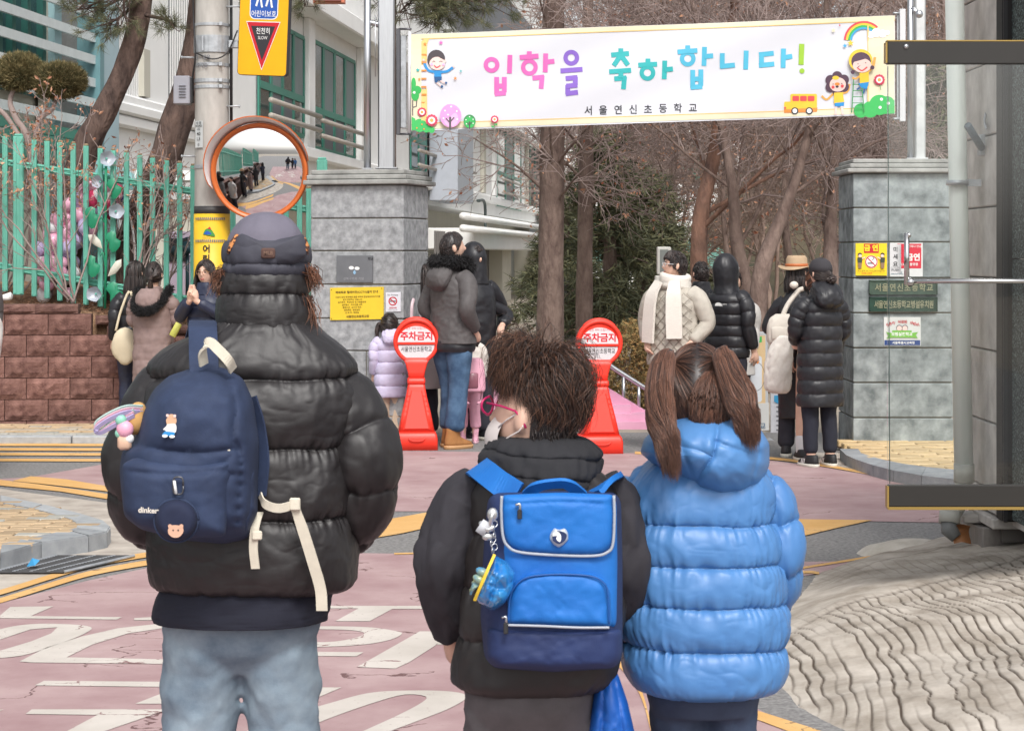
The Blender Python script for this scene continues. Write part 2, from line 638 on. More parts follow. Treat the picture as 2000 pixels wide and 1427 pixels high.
M_paver2 = mat('grey_paver', S(160, 158, 150), 0.9, col2=S(190, 187, 178), scale=6, bump=0.4, bscale=90, rand=0.15)
M_tile = mat('yellow_stone_paver', S(206, 176, 128), 0.9, col2=S(226, 200, 158), scale=5, bump=0.4, bscale=90, rand=0.14)
M_soil = mat('leaf_mulch', S(120, 92, 72), 1.0, col2=S(172, 138, 108), scale=9, bump=1.0, bscale=40, dist=0.02)

gb = MB()
gb.add([(-250, -60, 0), (250, -60, 0), (250, 300, 0), (-250, 300, 0)], [(0, 1, 2, 3)], 0, False)
struct('ground', gb, M_far)

def sheet(name, px, z, m, parent=None, world_pts=None):
    b = MB()
    for poly in (px if isinstance(px[0][0], (list, tuple)) else [px]):
        v = np.array([[*G(x, y)[:2], z] for x, y in poly]) if not world_pts else np.array([[x, y, z] for x, y in poly])
        ar = np.sum(v[:, 0] * np.roll(v[:, 1], -1) - np.roll(v[:, 0], -1) * v[:, 1])
        if ar < 0: v = v[::-1]
        b.add(v, [tuple(range(len(v)))], 0, False)
    if parent is None:
        return struct(name, b, m)
    return part(name, b, m, parent)

road = sheet('road', [(-9, -30), (7, -30), (7, 19.6), (-9, 19.6)], 0.003, M_asph, world_pts=True)
sheet('pink_paving', [[(-420, 960), (59, 933), (200, 908), (420, 893), (760, 882), (1240, 886), (1480, 897), (1600, 912), (1740, 936),
      (1900, 962), (2120, 985), (2120, 1026), (1850, 1022), (1550, 1017), (1200, 1011), (850, 1000), (620, 1000), (380, 985), (208, 953), (120, 942)],
      [(-500, 1320), (-200, 1215), (0, 1180), (170, 1136), (300, 1108), (480, 1086), (660, 1081), (850, 1084), (1100, 1096), (1300, 1108),
       (1480, 1100), (1620, 1098), (1735, 1100), (1560, 1128), (1380, 1180), (1340, 1260), (1400, 1340), (1500, 1398), (1640, 1460), (1900, 1600), (2600, 2600), (-2600, 2600)]],
      0.0065, M_pink, road)
yl = []
def line(pts, wd, gap=None):
    """painted line whose upper and lower edges are given in the ground by a centre line and a width in rows"""
    pts = catmull(np.array(pts, float), 24)
    up = [(x, y - wd / 2) for x, y in pts]; dn = [(x, y + wd / 2) for x, y in pts]
    if gap:
        yl.append(up + [(x, y - gap / 2) for x, y in pts][::-1])
        yl.append([(x, y + gap / 2) for x, y in pts] + dn[::-1])
    else:
        yl.append(up + dn[::-1])
for y0 in (870, 879, 888.5, 900):
    line([(-300, y0 + 0.5), (0, y0), (205, y0 + 0.5), (330, y0 - 1)], 5.2)
yl.append([(25, 941), (60, 932), (130, 938), (212, 952), (330, 966), (330, 974), (212, 962), (110, 950)])
yl.append([(-160, 934), (0, 939), (70, 947), (150, 958), (216, 968), (300, 978), (300, 990), (216, 978), (120, 962), (0, 950), (-160, 945)])
line([(-200, 1225), (0, 1168), (90, 1140), (170, 1116), (250, 1100), (330, 1088), (420, 1078)], 26, 6)
yl.append([(420, 1083), (560, 1062), (690, 1034), (760, 1016), (855, 999), (860, 1027), (780, 1045), (700, 1058), (600, 1078), (430, 1094)])
line([(770, 1084), (850, 1083), (1000, 1086)], 3)
yl.append([(1210, 1012), (1380, 1014), (1704, 1018), (1640, 1032), (1553, 1053), (1400, 1080), (1260, 1085)])
line([(1600, 1122), (1560, 1121), (1400, 1140)], 5)
line([(1700, 1090), (1640, 1100), (1560, 1113)], 4)
yl.append([(1420, 1370), (1480, 1392), (1590, 1427), (1800, 1500), (1740, 1512), (1560, 1440), (1470, 1406)])
line([(1240, 886), (1480, 895), (1600, 909), (1740, 934), (1900, 960)], 5)
line([(1150, 1240), (1240, 1335), (1272, 1427), (1290, 1500)], 16)
sheet('yellow_marking', yl, 0.0098, M_yel, road)

def arc(pts, n=16): return [tuple(p) for p in catmull(np.array(pts, float), n)]
wl = [
    [(0, 1205), (20, 1188), (104, 1187), (60, 1206), (238, 1208), (228, 1213), (0, 1210)],
    [(262, 1210), (330, 1206), (330, 1214), (262, 1214)],
    arc([(-60, 1255), (0, 1232), (60, 1222), (130, 1222), (178, 1228), (160, 1243), (110, 1262), (40, 1284), (-60, 1292)], 40) + [(-60, 1278), (0, 1274), (60, 1256), (100, 1240), (112, 1228), (60, 1232), (0, 1252), (-60, 1276)],
    [(38, 1295), (90, 1268), (160, 1246), (230, 1230), (320, 1220), (330, 1228), (250, 1240), (180, 1262), (130, 1287), (330, 1291), (330, 1300), (60, 1297)],
    [(68, 1342), (86, 1333), (330, 1335), (330, 1345)],
    [(264, 1378), (320, 1356), (330, 1356), (330, 1378)],
    [(50, 1398), (62, 1389), (330, 1389), (300, 1399), (180, 1440), (130, 1432), (190, 1400)],
    [(-40, 1392), (8, 1389), (-20, 1398)],
    [(640, 1186), (855, 1186), (855, 1192), (766, 1192), (722, 1216), (655, 1216), (700, 1191), (640, 1191)],
    arc([(560, 1228), (630, 1226), (720, 1228), (775, 1236), (784, 1242), (760, 1253), (710, 1262), (640, 1266), (560, 1268)], 40) + arc([(560, 1256), (640, 1257), (690, 1250), (712, 1240), (690, 1234), (630, 1232), (560, 1232)], 20),
    [(600, 1276), (710, 1277), (696, 1285), (600, 1284)],
    [(697, 1306), (820, 1236), (905, 1236), (900, 1246), (860, 1256), (850, 1264), (800, 1296), (772, 1309)],
    [(858, 1258), (885, 1254), (882, 1262), (850, 1262)],
    [(540, 1352), (600, 1346), (667, 1346), (620, 1366), (540, 1375)],
    arc([(460, 1440), (560, 1402), (640, 1378), (720, 1357), (800, 1352), (880, 1354), (912, 1364), (880, 1386), (820, 1410), (740, 1440)], 40) + arc([(690, 1440), (770, 1404), (820, 1378), (832, 1364), (790, 1360), (730, 1376), (650, 1404), (560, 1440)], 24),
]
sheet('white_lettering', wl, 0.0088, M_wht, road)

# gutter of rough concrete round the left island
gut = arc([(-300, 955), (-60, 950), (40, 962), (120, 972), (212, 984), (300, 998), (420, 1030), (420, 1062), (310, 1084), (240, 1098), (160, 1113), (90, 1136), (0, 1160), (-120, 1190), (-300, 1240)], 60)
sheet('gutter', gut, 0.0078, M_conc)

# ---- left island: kerb stones + pavers
outer = [(-330, 950), (-160, 958), (-60, 962), (0, 966), (85, 984), (162, 1003), (204, 1016), (217, 1028), (210, 1037), (174, 1045), (81, 1058), (0, 1080), (-120, 1112), (-330, 1175)]
inner = [(-330, 968), (-160, 974), (-60, 978), (0, 981), (64, 992), (119, 1007), (143, 1016), (149, 1024), (145, 1030), (132, 1034), (42, 1052), (0, 1061), (-90, 1080), (-330, 1140)]
KH = 0.10
og = np.array([G(x, y, KH)[:2] for x, y in outer]); ig = np.array([G(x, y, KH)[:2] for x, y in inner])
island = thing('traffic_island', 'paved corner island with a pale granite kerb at the left edge of the road', 'island', (og[:, 0].mean(), og[:, 1].mean(), 0))
fb = MB(); fb.add(*prism(ig, 0.0, KH - 0.03)); part('paver_bed', fb, M_soil, island, True)
for k in range(0, len(outer) - 1):
    q = np.array([og[k], og[k + 1], ig[k + 1], ig[k]])
    c = q.mean(0)
    q2 = c + (q - c) * (1 - 0.004 / np.linalg.norm(q - c, axis=1, keepdims=True))
    kb = MB(); v, f = prism(q2, -0.02, KH - 0.008); kb.add(v, f, 0, False)
    tp = c + (q2 - c) * (1 - 0.008 / np.linalg.norm(q2 - c, axis=1, keepdims=True))
    v, f = prism(tp, KH - 0.012, KH); kb.add(v, f, 0, False)
    part('kerb_stone', kb, M_kerbdark if k > 7 else M_kerb, island, True)
def inpoly(p, poly):
    x, y = p; c = False; n = len(poly)
    for i in range(n):
        x1, y1 = poly[i]; x2, y2 = poly[i - 1]
        if (y1 > y) != (y2 > y) and x < (x2 - x1) * (y - y1) / (y2 - y1) + x1: c = not c
    return c
pvb = MB(); pvb.add(*box((0, 0, 0), (0.192, 0.094, 0.05), b=0.006), 0, False)
pav_me = [pvb.mesh('paver', M_paver), pvb.mesh('paver', M_paver2)]
ci = np.array(island.location)
n = 0
for j in range(40):
    for i in range(30):
        x = ig[:, 0].min() - 0.1 + i * 0.2 + (0.1 if j % 2 else 0); y = ig[:, 1].min() + j * 0.1
        if x > -4.4 and any(inpoly((x + a, y + c), ig) for a in (-.08, 0, .08) for c in (-.04, .04)):
            share(pav_me[1 if (j < 7 or n % 9 == 0) else 0], 'paver', island, (x - ci[0], y - ci[1], KH - 0.027 + rng.uniform(-0.003, 0.003) - ci[2]), (rng.uniform(-.01, .01), rng.uniform(-.01, .01), rng.uniform(-.02, .02)))
            n += 1

# ---- drain grate
gr = thing('drain_grate', 'dark slotted iron drain grate set in the gutter by the left kerb', 'drain grate', G(125, 1108, 0.012))
gm = mat('grate_iron', (0.06, 0.06, 0.062), 0.6, var=0.3, metal=0.5, scale=30)
gx = np.array([G(-10, 1124, 0)[:2], G(125, 1124, 0)[:2], G(262, 1092, 0)[:2], G(110, 1092, 0)[:2]])
db = MB(); v, f = prism(gx, 0.011, 0.013); db.add(v, f, 0, False); part('grate_pit', db, flat('drain_dark', (0.01, 0.01, 0.01)), gr, True)
for s in np.linspace(0, 1, 5):
    a = gx[0] * (1 - s) + gx[1] * s; b_ = gx[3] * (1 - s) + gx[2] * s
    fb = MB(); fb.add(*tube(np.array([[*a, 0.02], [*b_, 0.02]]), 0.009 if s in (0, 1) else 0.006, 4), 0, False); part('grate_rail', fb, GALV, gr, True)
for s in np.linspace(0, 1, 24):
    a = gx[0] * (1 - s) + gx[3] * s; b_ = gx[1] * (1 - s) + gx[2] * s
    fb = MB(); fb.add(*tube(np.array([[*a, 0.018], [*b_, 0.018]]), 0.006, 4), 0, False); part('grate_bar', fb, gm, gr, True)
lt = MB(); q = G(63, 1106, 0.03)
lt.add([q + (-.03, 0, 0), q + (.02, -.03, 0.01), q + (.035, .02, 0.03), q + (-.01, .04, 0.02), q + (0, 0, .045)], [(0, 1, 4), (1, 2, 4), (2, 3, 4), (3, 0, 4)], 0, False)
solo('litter_scrap', lt, flat('blue_wrapper', S(70, 160, 215)), 'crumpled blue scrap of litter lying on the drain grate', 'litter')

# ---- strip of pavers in front of the block wall (too shallow to pick apart)
sb = MB()
for j in range(13):
    for i in range(17):
        sb.add(*box((-5.2 + i * 0.2 + (0.1 if j % 2 else 0), 18.55 + j * 0.1, 0.045 + rng.uniform(-.004, .004)), (0.192, 0.093, 0.05)), int(j in (0, 1, 2, 6) or (i * 7 + j * 3) % 11 == 0), False)
sp_ = part('pavement', sb, [M_paver, M_paver2], None); sp_['kind'] = 'structure'
kb = thing('pavement_edge', 'low pale kerb along the pavers before the reddish block wall', 'kerb', (-3.6, 18.46, 0))
for i in range(4):
    q = MB(); q.add(*box((-5.3 + i * 1.0, 18.46, 0.03), (0.99, 0.12, 0.085), b=0.01), 0, False); part('kerb_stone', q, M_kerb, kb, True)

# ---- right pavement with its curved kerb
ro = [(1640, 876), (1652, 888), (1672, 897), (1705, 908), (1745, 918), (1800, 928), (1870, 936), (2000, 950), (2100, 958)]
ri = [(1676, 876), (1682, 884), (1702, 891), (1730, 898), (1765, 905), (1810, 911), (1870, 917), (2000, 928), (2100, 934)]
og2 = np.array([G(x, y, 0.09)[:2] for x, y in ro]); ig2 = np.array([G(x, y, 0.09)[:2] for x, y in ri])
rp_ = thing('corner_pavement', 'yellow stone pavement with a curved grey kerb before the right gate pillar', 'pavement', (3.4, 16.6, 0))
for k in range(len(ro) - 1):
    q = np.array([og2[k], og2[k + 1], ig2[k + 1], ig2[k]]); c = q.mean(0)
    q = c + (q - c) * 0.988
    b_ = MB(); v, f = prism(q, -0.02, 0.09); b_.add(v, f, 0, False); part('kerb_stone', b_, M_kerbdark, rp_, True)
area = np.vstack([ig2, [(6, ig2[-1][1]), (6, 18.2), (ig2[0][0], 18.2)]])
b_ = MB(); v, f = prism(area, 0.0, 0.06); b_.add(v, f, 0, False); part('paver_bed', b_, M_soil, rp_, True)
tb = MB(); tb.add(*box((0, 0, 0), (0.29, 0.145, 0.05), b=0.006), 0, False); tme = tb.mesh('paver', M_tile)
for j in range(22):
    for i in range(11):
        x = ig2[0][0] + 0.1 + i * 0.3 + (0.15 if j % 2 else 0); y = ig2[:, 1].min() + 0.05 + j * 0.15
        if x < 4.3 and any(inpoly((x + a, y + c), area) for a in (-.13, 0, .13) for c in (-.06, .06)):
            share(tme, 'paver', rp_, (x - 3.4, y - 16.6, 0.062 + rng.uniform(-.003, .003)), (rng.uniform(-.01, .01), rng.uniform(-.01, .01), 0))
gq = [(1560, 884), (1640, 886), (1672, 905), (1745, 926), (1870, 944), (2100, 966), (2100, 975), (1870, 952), (1745, 934), (1640, 914), (1560, 905)]
sheet('right_gutter', gq, 0.0078, M_conc)

# ---- concrete apron, rising from the road to the building on the right
def apron():
    nx, ny = 820, 260
    X = np.linspace(0.75, 4.6, nx); Y = np.linspace(5.4, 12.9, ny)
    XX, YY = np.meshgrid(X, Y)
    wob = vnoise(np.stack([YY * 0.9, YY * 0 + 3, YY * 0], -1), 5)
    xe = np.interp(YY, [5.4, 7.35, 7.76, 8.5, 9.3, 10.2, 11.0, 11.7, 12.35, 12.9], [1.3, 1.06, 0.9, 0.86, 1.0, 1.27, 1.5, 1.95, 2.45, 2.7]) + 0.04 * wob
    t = XX - xe
    u = np.clip(t / 0.45, 0, 1); u = u * u * (3 - 2 * u)
    z = 0.07 * u + 0.13 * np.clip(t - 0.1, 0, None)
    p = np.stack([XX * 1.3, YY * 0.8, 0 * XX], -1)
    low = np.clip((9.2 + (XX - 1.22) * 0.9 - YY) / 0.25, 0, 1)          # the grooved half
    z = z + u * (0.03 * vnoise(p, 3) + 0.014 * fbm(p * 4, 9) - 0.05 * low * np.exp(-((YY - 7.6 - 0.35 * XX) / 0.42) ** 2))
    z = z - 0.02 * low * u
    ph = (XX + 0.035 * vnoise(np.stack([XX * 1.5, YY * 2.6, 0 * XX], -1), 11) + 0.016 * vnoise(np.stack([XX * 6, YY * 9, 0 * XX], -1), 12) + 0.06 * np.sin(YY * 1.3)) / 0.050
    fr = np.abs(ph - np.round(ph))
    pres = np.clip(0.8 + 1.1 * vnoise(np.stack([np.round(ph) * 3.7, YY * 1.6, XX * 0.6], -1), 14), 0, 1)
    g = np.clip(1 - fr / 0.15, 0, 1) * pres
    g = g * low * np.clip((t - 0.08) / 0.1, 0, 1)
    ph2 = (XX + 0.04 * YY + 0.02 * vnoise(p * 4, 21)) / 0.055
    g2 = np.clip(1 - np.abs(ph2 - np.round(ph2)) / 0.10, 0, 1) * (1 - low) * np.clip(vnoise(p * 2.3, 23) * 1.4, 0, 1) * 0.35
    seam = np.clip(1 - np.abs(9.2 + (XX - 1.22) * 0.9 - YY - 0.1) / 0.022, 0, 1) + 0.8 * np.clip(1 - np.abs(10.25 + (XX - 1.35) * 0.9 - YY + 0.05 * vnoise(p * 3, 30)) / 0.025, 0, 1)
    g = np.clip(g + g2 + 0.5 * seam * u, 0, 1)
    z = z - 0.009 * g - 0.003 + 0.006 * fbm(np.stack([XX * 14, YY * 14, 0 * XX], -1), 31) * u
    z = np.where(t < 0.0, -0.03, np.maximum(z, -0.03))
    b = MB()
    v = np.stack([XX, YY, z], -1).reshape(-1, 3)
    b.add(v, grid_faces(ny, nx, False), 0, True, tone=np.clip(g * 1.5, 0, 1).reshape(-1))
    return b
M_apron = mat('apron_concrete', S(152, 142, 130), 0.95, col2=S(206, 197, 186), scale=4.5, bump=1.0, bscale=70, spec=0.2, tone=S(84, 73, 64), detail=9)
struct('concrete_apron', apron(), M_apron)
# ================================================================ LEFT: wall, fence, bank, pole, mirror
M_block = mat('split_block', S(96, 64, 58), 0.95, col2=S(146, 108, 98), scale=14, bump=1.0, bscale=55, rand=0.14, dist=0.01)
M_cap = mat('cap_block', S(84, 56, 52), 0.95, col2=S(130, 98, 88), scale=9, bump=1.0, bscale=60, rand=0.18, dist=0.01)
WA = R(6)
wall = thing('block_wall', 'low retaining wall of reddish brown rough split blocks on the left', 'wall', (-5.15, 19.85, 0), WA)
mb_ = MB(); mb_.add(*box((1.75, 0.34, 0.40), (3.7, 0.3, 0.9)), 0, False); part('mortar', mb_, mat('wall_joint', S(70, 46, 42), 1), wall)
def split_block(seed, sx, sy, sz, rough=0.014):
    nx, nz = 7, 5
    gx, gz = np.meshgrid(np.linspace(-.5, .5, nx), np.linspace(-.5, .5, nz))
    p = np.stack([gx * 5 + seed * 9, gz * 3, gx * 0 + seed], -1)
    edge = np.minimum(1, np.minimum(0.5 - np.abs(gx), (0.5 - np.abs(gz)) * 1.2) / 0.16)
    y = -sy / 2 - edge * (0.012 + rough * (0.6 + fbm(p, seed, 2)))
    fr = np.stack([gx * sx, y, gz * sz], -1).reshape(-1, 3)
    b = MB()
    b.add(fr, grid_faces(nz, nx, False), 0, False)
    h = np.array([sx, sy, sz]) / 2
    v = np.array([[-1, -1, -1], [1, -1, -1], [1, -1, 1], [-1, -1, 1], [-1, 1, -1], [1, 1, -1], [1, 1, 1], [-1, 1, 1]]) * h
    b.add(v, [(0, 4, 5, 1), (1, 5, 6, 2), (2, 6, 7, 3), (3, 7, 4, 0)], 0, False)
    return b
blk = [split_block(s, 0.394, 0.2, 0.194).mesh('block', M_block) for s in range(8)]
cap = [split_block(s + 20, 0.394, 0.3, 0.085, 0.012).mesh('cap_stone', M_cap) for s in range(5)]
k = 0
for r in range(6):
    zc = -0.117 + 0.2 * r + 0.1
    x0 = 0.02 + (0.2 if r % 2 else 0)
    i = 0
    while x0 + i * 0.4 < 3.55:
        x = x0 + i * 0.4
        xm = (1.36 if r == 5 else 2.35 if r == 4 else 9)
        if x < xm:
            share(blk[(k * 5 + r) % 8], 'block', wall, (x, 0.1 + rng.uniform(-.004, .004), zc), (0, 0, 0))
        k += 1; i += 1
for i in range(3): share(cap[i], 'cap_stone', wall, (0.1 + i * 0.4, 0.14, 1.127), (0, 0, rng.uniform(-.02, .02)))
for i in range(2): share(cap[i + 2], 'cap_stone', wall, (1.56 + i * 0.4 , 0.13, 0.925), (0, 0, 0.02))
share(cap[1], 'cap_stone', wall, (1.42, 0.2, 1.02), (0, 0, -0.02), (0.85, 1, 1))
for i in range(3): share(cap[i], 'cap_stone', wall, (2.5 + i * 0.4, 0.14, 0.73), (0, 0, 0))

# bank of mulch behind the wall
bx, by = np.meshgrid(np.linspace(-6.5, -1.9, 60), np.linspace(20.06, 23.4, 34))
bz = np.interp(bx, [-6.5, -4.0, -3.2, -2.5, -1.9], [1.12, 1.08, 0.9, 0.66, 0.4]) + 0.22 * np.clip((by - 20.1) / 1.2, 0, 1) + 0.03 * fbm(np.stack([bx * 5, by * 5, bx * 0], -1), 4) + 0.02 * vnoise(np.stack([bx * 22, by * 22, bx * 0], -1), 8)
by[0] -= .02; bz[0] = .2
b_ = MB(); b_.add(np.stack([bx, by, bz], -1).reshape(-1, 3), grid_faces(34, 60, False)); struct('mulch_bank', b_, M_soil)
# dry needles and leaf litter on the bank
nn = 1500
px_ = np.c_[rng.uniform(-5.2, -2.4, nn), rng.uniform(20.08, 21.2, nn)]
zz = np.interp(px_[:, 0], [-6.5, -4.0, -3.2, -2.5, -1.9], [1.12, 1.08, 0.9, 0.66, 0.4]) + 0.22 * np.clip((px_[:, 1] - 20.1) / 1.2, 0, 1) + 0.03
a = rng.uniform(0, PI, nn); ln = rng.uniform(.03, .08, nn)
A0 = np.c_[px_, zz]; d = np.c_[np.cos(a) * ln, np.sin(a) * ln, rng.uniform(-.02, .03, nn)]
b_ = MB(); b_.add(*ribbons(np.stack([A0 - d / 2, A0 + d / 2], 1), np.full((nn, 2), .0035), 3)[:2])
q = part('leaf_litter', b_, mat('dry_litter', S(150, 110, 84), 1, var=0.4, scale=3)); q['kind'] = 'stuff'

# green picket fence, stepping down to the right
M_green = mat('mint_fence_paint', S(110, 184, 164), 0.5, var=0.08, scale=5, spec=0.4)
M_rust = flat('rusty_cap', S(150, 130, 100))
FY = 20.25
def fp(px, py): return P(px, py, FY)
fence = thing('picket_fence', 'mint green metal picket fence on top of the reddish block wall', 'fence', (*fp(200, 0)[:2], 0.9))
def top_y(x): return np.interp(x, [-40, 10, 67, 143, 250, 351, 460, 640], [264, 266, 273, 281, 299, 319, 340, 376])
def bot_y(x): return np.interp(x, [-40, 10, 143, 250, 351, 640], [560, 569, 592, 606, 622, 660])
def picket_shape(x, yt, yb, wd):
    b = MB()
    a0 = fp(x - wd / 2, yb); a1 = fp(x + wd / 2, yt)
    c = (a0 + a1) / 2; W = a1[0] - a0[0]; hh = a1[2] - a0[2]
    b.add(*box((c[0], FY, c[2]), (W * 0.98, 0.03, hh), b=0.004), 0, False)
    for sx in (-0.3, 0.3):                                     # pressed ribs
        b.add(*box((c[0] + sx * W, FY - 0.017, c[2]), (W * 0.28, 0.012, hh - 0.02), b=0.003), 0, False)
    b.add(*box((c[0], FY, a1[2] + 0.010), (W * 0.8, 0.026, 0.024), b=0.008), 1, False)
    return b
for x in [-42, -16, 10, 67, 92, 117, 143, 168, 196, 221, 247, 273, 298, 325, 351, 377, 403, 429, 455, 481, 507, 533, 559, 585, 603]:
    part('picket', picket_shape(x, top_y(x), bot_y(x), 10.5), [M_green, M_rust], fence, True)
for x, yt, wd in ((36, 266, 21), (629, 312, 21)):
    part('post', picket_shape(x, yt, bot_y(x) + 2, wd), [M_green, M_green], fence, True)
for (yA, yB) in ((316, 374), (518, 587)):
    b = MB()
    p0 = fp(-60, yA - 9.2); p1 = fp(378, yB); p2 = fp(650, yB + 43)
    for off in (-0.018, 0.018):
        b.add(*tube(np.array([p0, p1, p2]) + np.array([0, 0.035, off]), 0.017, 4), 0, False)
    b.add(*tube(np.array([p0, p1, p2]) + np.array([0, 0.038, 0]), 0.014, 4), 0, False)
    part('rail', b, M_green, fence, True)
bb = MB()
for x in (25, 48):
    for yA in (319, 519):
        bb.add(*ell(fp(x, yA) + (0, -0.03, 0), (.008, .008, .008), 8, 6))
part('bolt', bb, DARKSTEEL, fence, True, kind='stuff')

# metal flowers and leaves fixed to the fence
M_leafm = mat('green_enamel', S(36, 142, 104), 0.4, var=0.1)
M_petal = mat('silver_petal', S(190, 196, 206), 0.4, var=0.08, metal=0.2)
M_cream = mat('cream_petal', S(214, 210, 196), 0.5, var=0.08)
orn = thing('flower_ornament', 'green metal stem with leaves and silver flowers fixed to the picket fence', 'ornament', fp(206, 600) + (0, -0.06, 0))
def opart(name, b, m): part(name, b, m, orn, True)
def o3(x, y, dy=-0.07): return P(x, y, FY + dy)
b = MB(); b.add(*tube(np.array([o3(207, 325), o3(206, 400), o3(207, 500), o3(205, 602)]), 0.013, 8))
for (xa, ya, xb, yb) in ((207, 345, 200, 335), (207, 480, 222, 476), (207, 540, 196, 500), (207, 570, 222, 560), (207, 585, 190, 580), (207, 440, 190, 432)):
    b.add(*tube(catmull([o3(xa, ya), o3((xa + xb) / 2, min(ya, yb) - 6), o3(xb, yb)], 8), 0.006, 6))
opart('stem', b, M_leafm)
def flower(cx, cy, r, m, tilt):
    b = MB()
    K, N = 5, 30
    a = np.arange(N) / N * 2 * PI
    rr = np.linspace(0.04, 1, K)[:, None] * r * (1 - 0.12 * np.abs(np.sin(a * 2.5)) * np.linspace(0, 1, K)[:, None])
    dp = 0.05 * (np.linspace(0, 1, K)[:, None] ** 2) + 0 * a
    v = np.stack([rr * np.cos(a), -dp, rr * np.sin(a) * 0.92], -1)
    c_, s_ = math.cos(tilt), math.sin(tilt)
    v = np.stack([v[..., 0] * c_ - v[..., 1] * s_, v[..., 0] * s_ + v[..., 1] * c_, v[..., 2]], -1) + o3(cx, cy, -0.06)
    b.add(*loft(v, False))
    b.add(*ell(o3(cx, cy, -0.08), (0.012, 0.012, 0.012), 8, 6), 1)
    opart('flower', b, [m, M_green])
for cx, cy, r, tl in ((208, 310, 0.082, 0.4), (196, 355, 0.07, -0.5), (226, 413, 0.08, 0.3), (187, 574, 0.082, -0.2)):
    flower(cx, cy, r, M_petal, tl)
def blade(pts, m, name='leaf', bend=0.02):
    b = MB(); pts = np.array(pts, float); c = pts.mean(0)
    N = len(pts)
    v = [o3(x, y, -0.085) for x, y in pts] + [o3(c[0] + (x - c[0]) * .5, c[1] + (y - c[1]) * .5, -0.085 - bend) for x, y in pts] + [o3(c[0], c[1], -0.085 - bend * .6)]
    f = [(i, (i + 1) % N, N + (i + 1) % N, N + i) for i in range(N)] + [(N + i, N + (i + 1) % N, 2 * N) for i in range(N)]
    b.add(np.array(v), f)
    opart(name, b, m)
def ivy(x, y, s): return [(x + a * s, y + b * s) for a, b in ((0, 0), (-8, -10), (-3, -20), (6, -24), (14, -20), (14, -10), (24, -4), (22, 8), (14, 18), (6, 20), (0, 12))]
for x, y, s in ((215, 370, .95), (172, 427, 1.0), (213, 474, .95), (172, 522, 1.0), (215, 575, 1.05)): blade(ivy(x, y, s), M_leafm)
for pts in (((172, 458), (185, 458), (196, 470), (200, 486), (186, 480), (174, 470)), ((237, 506), (237, 520), (226, 534), (210, 540), (216, 524), (226, 510))): blade(pts, M_cream, 'petal')

# balloons behind the fence: one arch, each balloon can be picked out
M_bal = [flat('pink_balloon', S(250, 186, 212, .95), 0.25), flat('lilac_balloon', S(212, 196, 236, .95), 0.25), flat('white_balloon', S(240, 238, 242), 0.25), flat('rose_balloon', S(224, 70, 110), 0.25), flat('violet_balloon', S(90, 70, 160), 0.25)]
bal = thing('balloon_arch', 'arch of pink and lilac balloons standing behind the picket fence', 'balloons', P(140, 600, 20.5))
bb = MB(); bb.add(*ell((0, 0, 0), (1, 1, 1.12), 16, 10)); bb.add(*lathe([(0.02, -1.24), (0.12, -1.22), (0.05, -1.1)], 8))
bme = [bb.mesh('balloon', m) for m in M_bal]
bl = np.array(bal.location)
for i in range(104):
    t = rng.uniform(0, 1)
    x = np.interp(t, [0, 0.3, .65, 1], [95, 125, 165, 230]) + rng.normal() * (22 - 12 * t); y = np.interp(t, [0, .4, .75, 1], [540, 460, 390, 395]) + rng.normal() * (24 - 8 * t)
    q = P(x, y, 20.48 + rng.uniform(-.1, .1)); r = rng.choice([0.065, 0.075, 0.085, 0.05])
    share(bme[rng.choice([0, 0, 0, 0, 1, 1, 2, 2]) if t < .82 else rng.choice([3, 2, 4, 1, 0])], 'balloon', bal, q - bl, (rng.uniform(-1, 1), rng.uniform(-1, 1), 0), (r,) * 3)
b = MB(); b.add(*tube(catmull([P(88, 590, 20.6), P(118, 470, 20.58), P(160, 390, 20.58), P(235, 392, 20.58), P(262, 470, 20.6), P(262, 620, 20.6)], 24), 0.012, 6)); part('arch_frame', b, WHITE, bal, True)

# white floodlight at the fence foot
b = MB(); b.add(*tube(np.array([P(-4, 583, 20.0), P(8, 581, 19.95), P(20, 578, 19.9)]), [0.018, 0.03, 0.034], 12)); b.add(*tube(np.array([P(-30, 589, 20.0), P(-4, 583, 20.0)]), 0.008, 6), 1)
b.add(*ell(P(20.5, 577.5, 19.9), (.012, .034, .034), 12, 8), 0)
solo('bank_lamp', b, [WHITE, BLACK], 'small white cylindrical lamp lying on the wall cap at the left edge', 'lamp')
b = MB()
q = P(366, 487, 21.6)
b.add(*tube(np.array([q, q + (0.0, -.06, 0.02)]), [0.05, 0.07], 12)); b.add(*tube(np.array([q + (0, 0, -.6), q]), 0.02, 8)); b.add(*tube(catmull([q + (-.09, 0, .06), q + (0, 0, .12), q + (.09, 0, .06)], 8), .008, 6)); b.add(*tube(np.array([q + (-.06, 0, -.04), q + (.2, .02, -.13)]), .008, 6)); b.add(*ell(q + (-.12, .02, -.02), (.06, .05, .06), 10, 8))
solo('video_camera', b, [flat('camera_teal', S(40, 70, 78), .3)], 'dark camera on a stand behind the fence right of the balloons', 'camera')
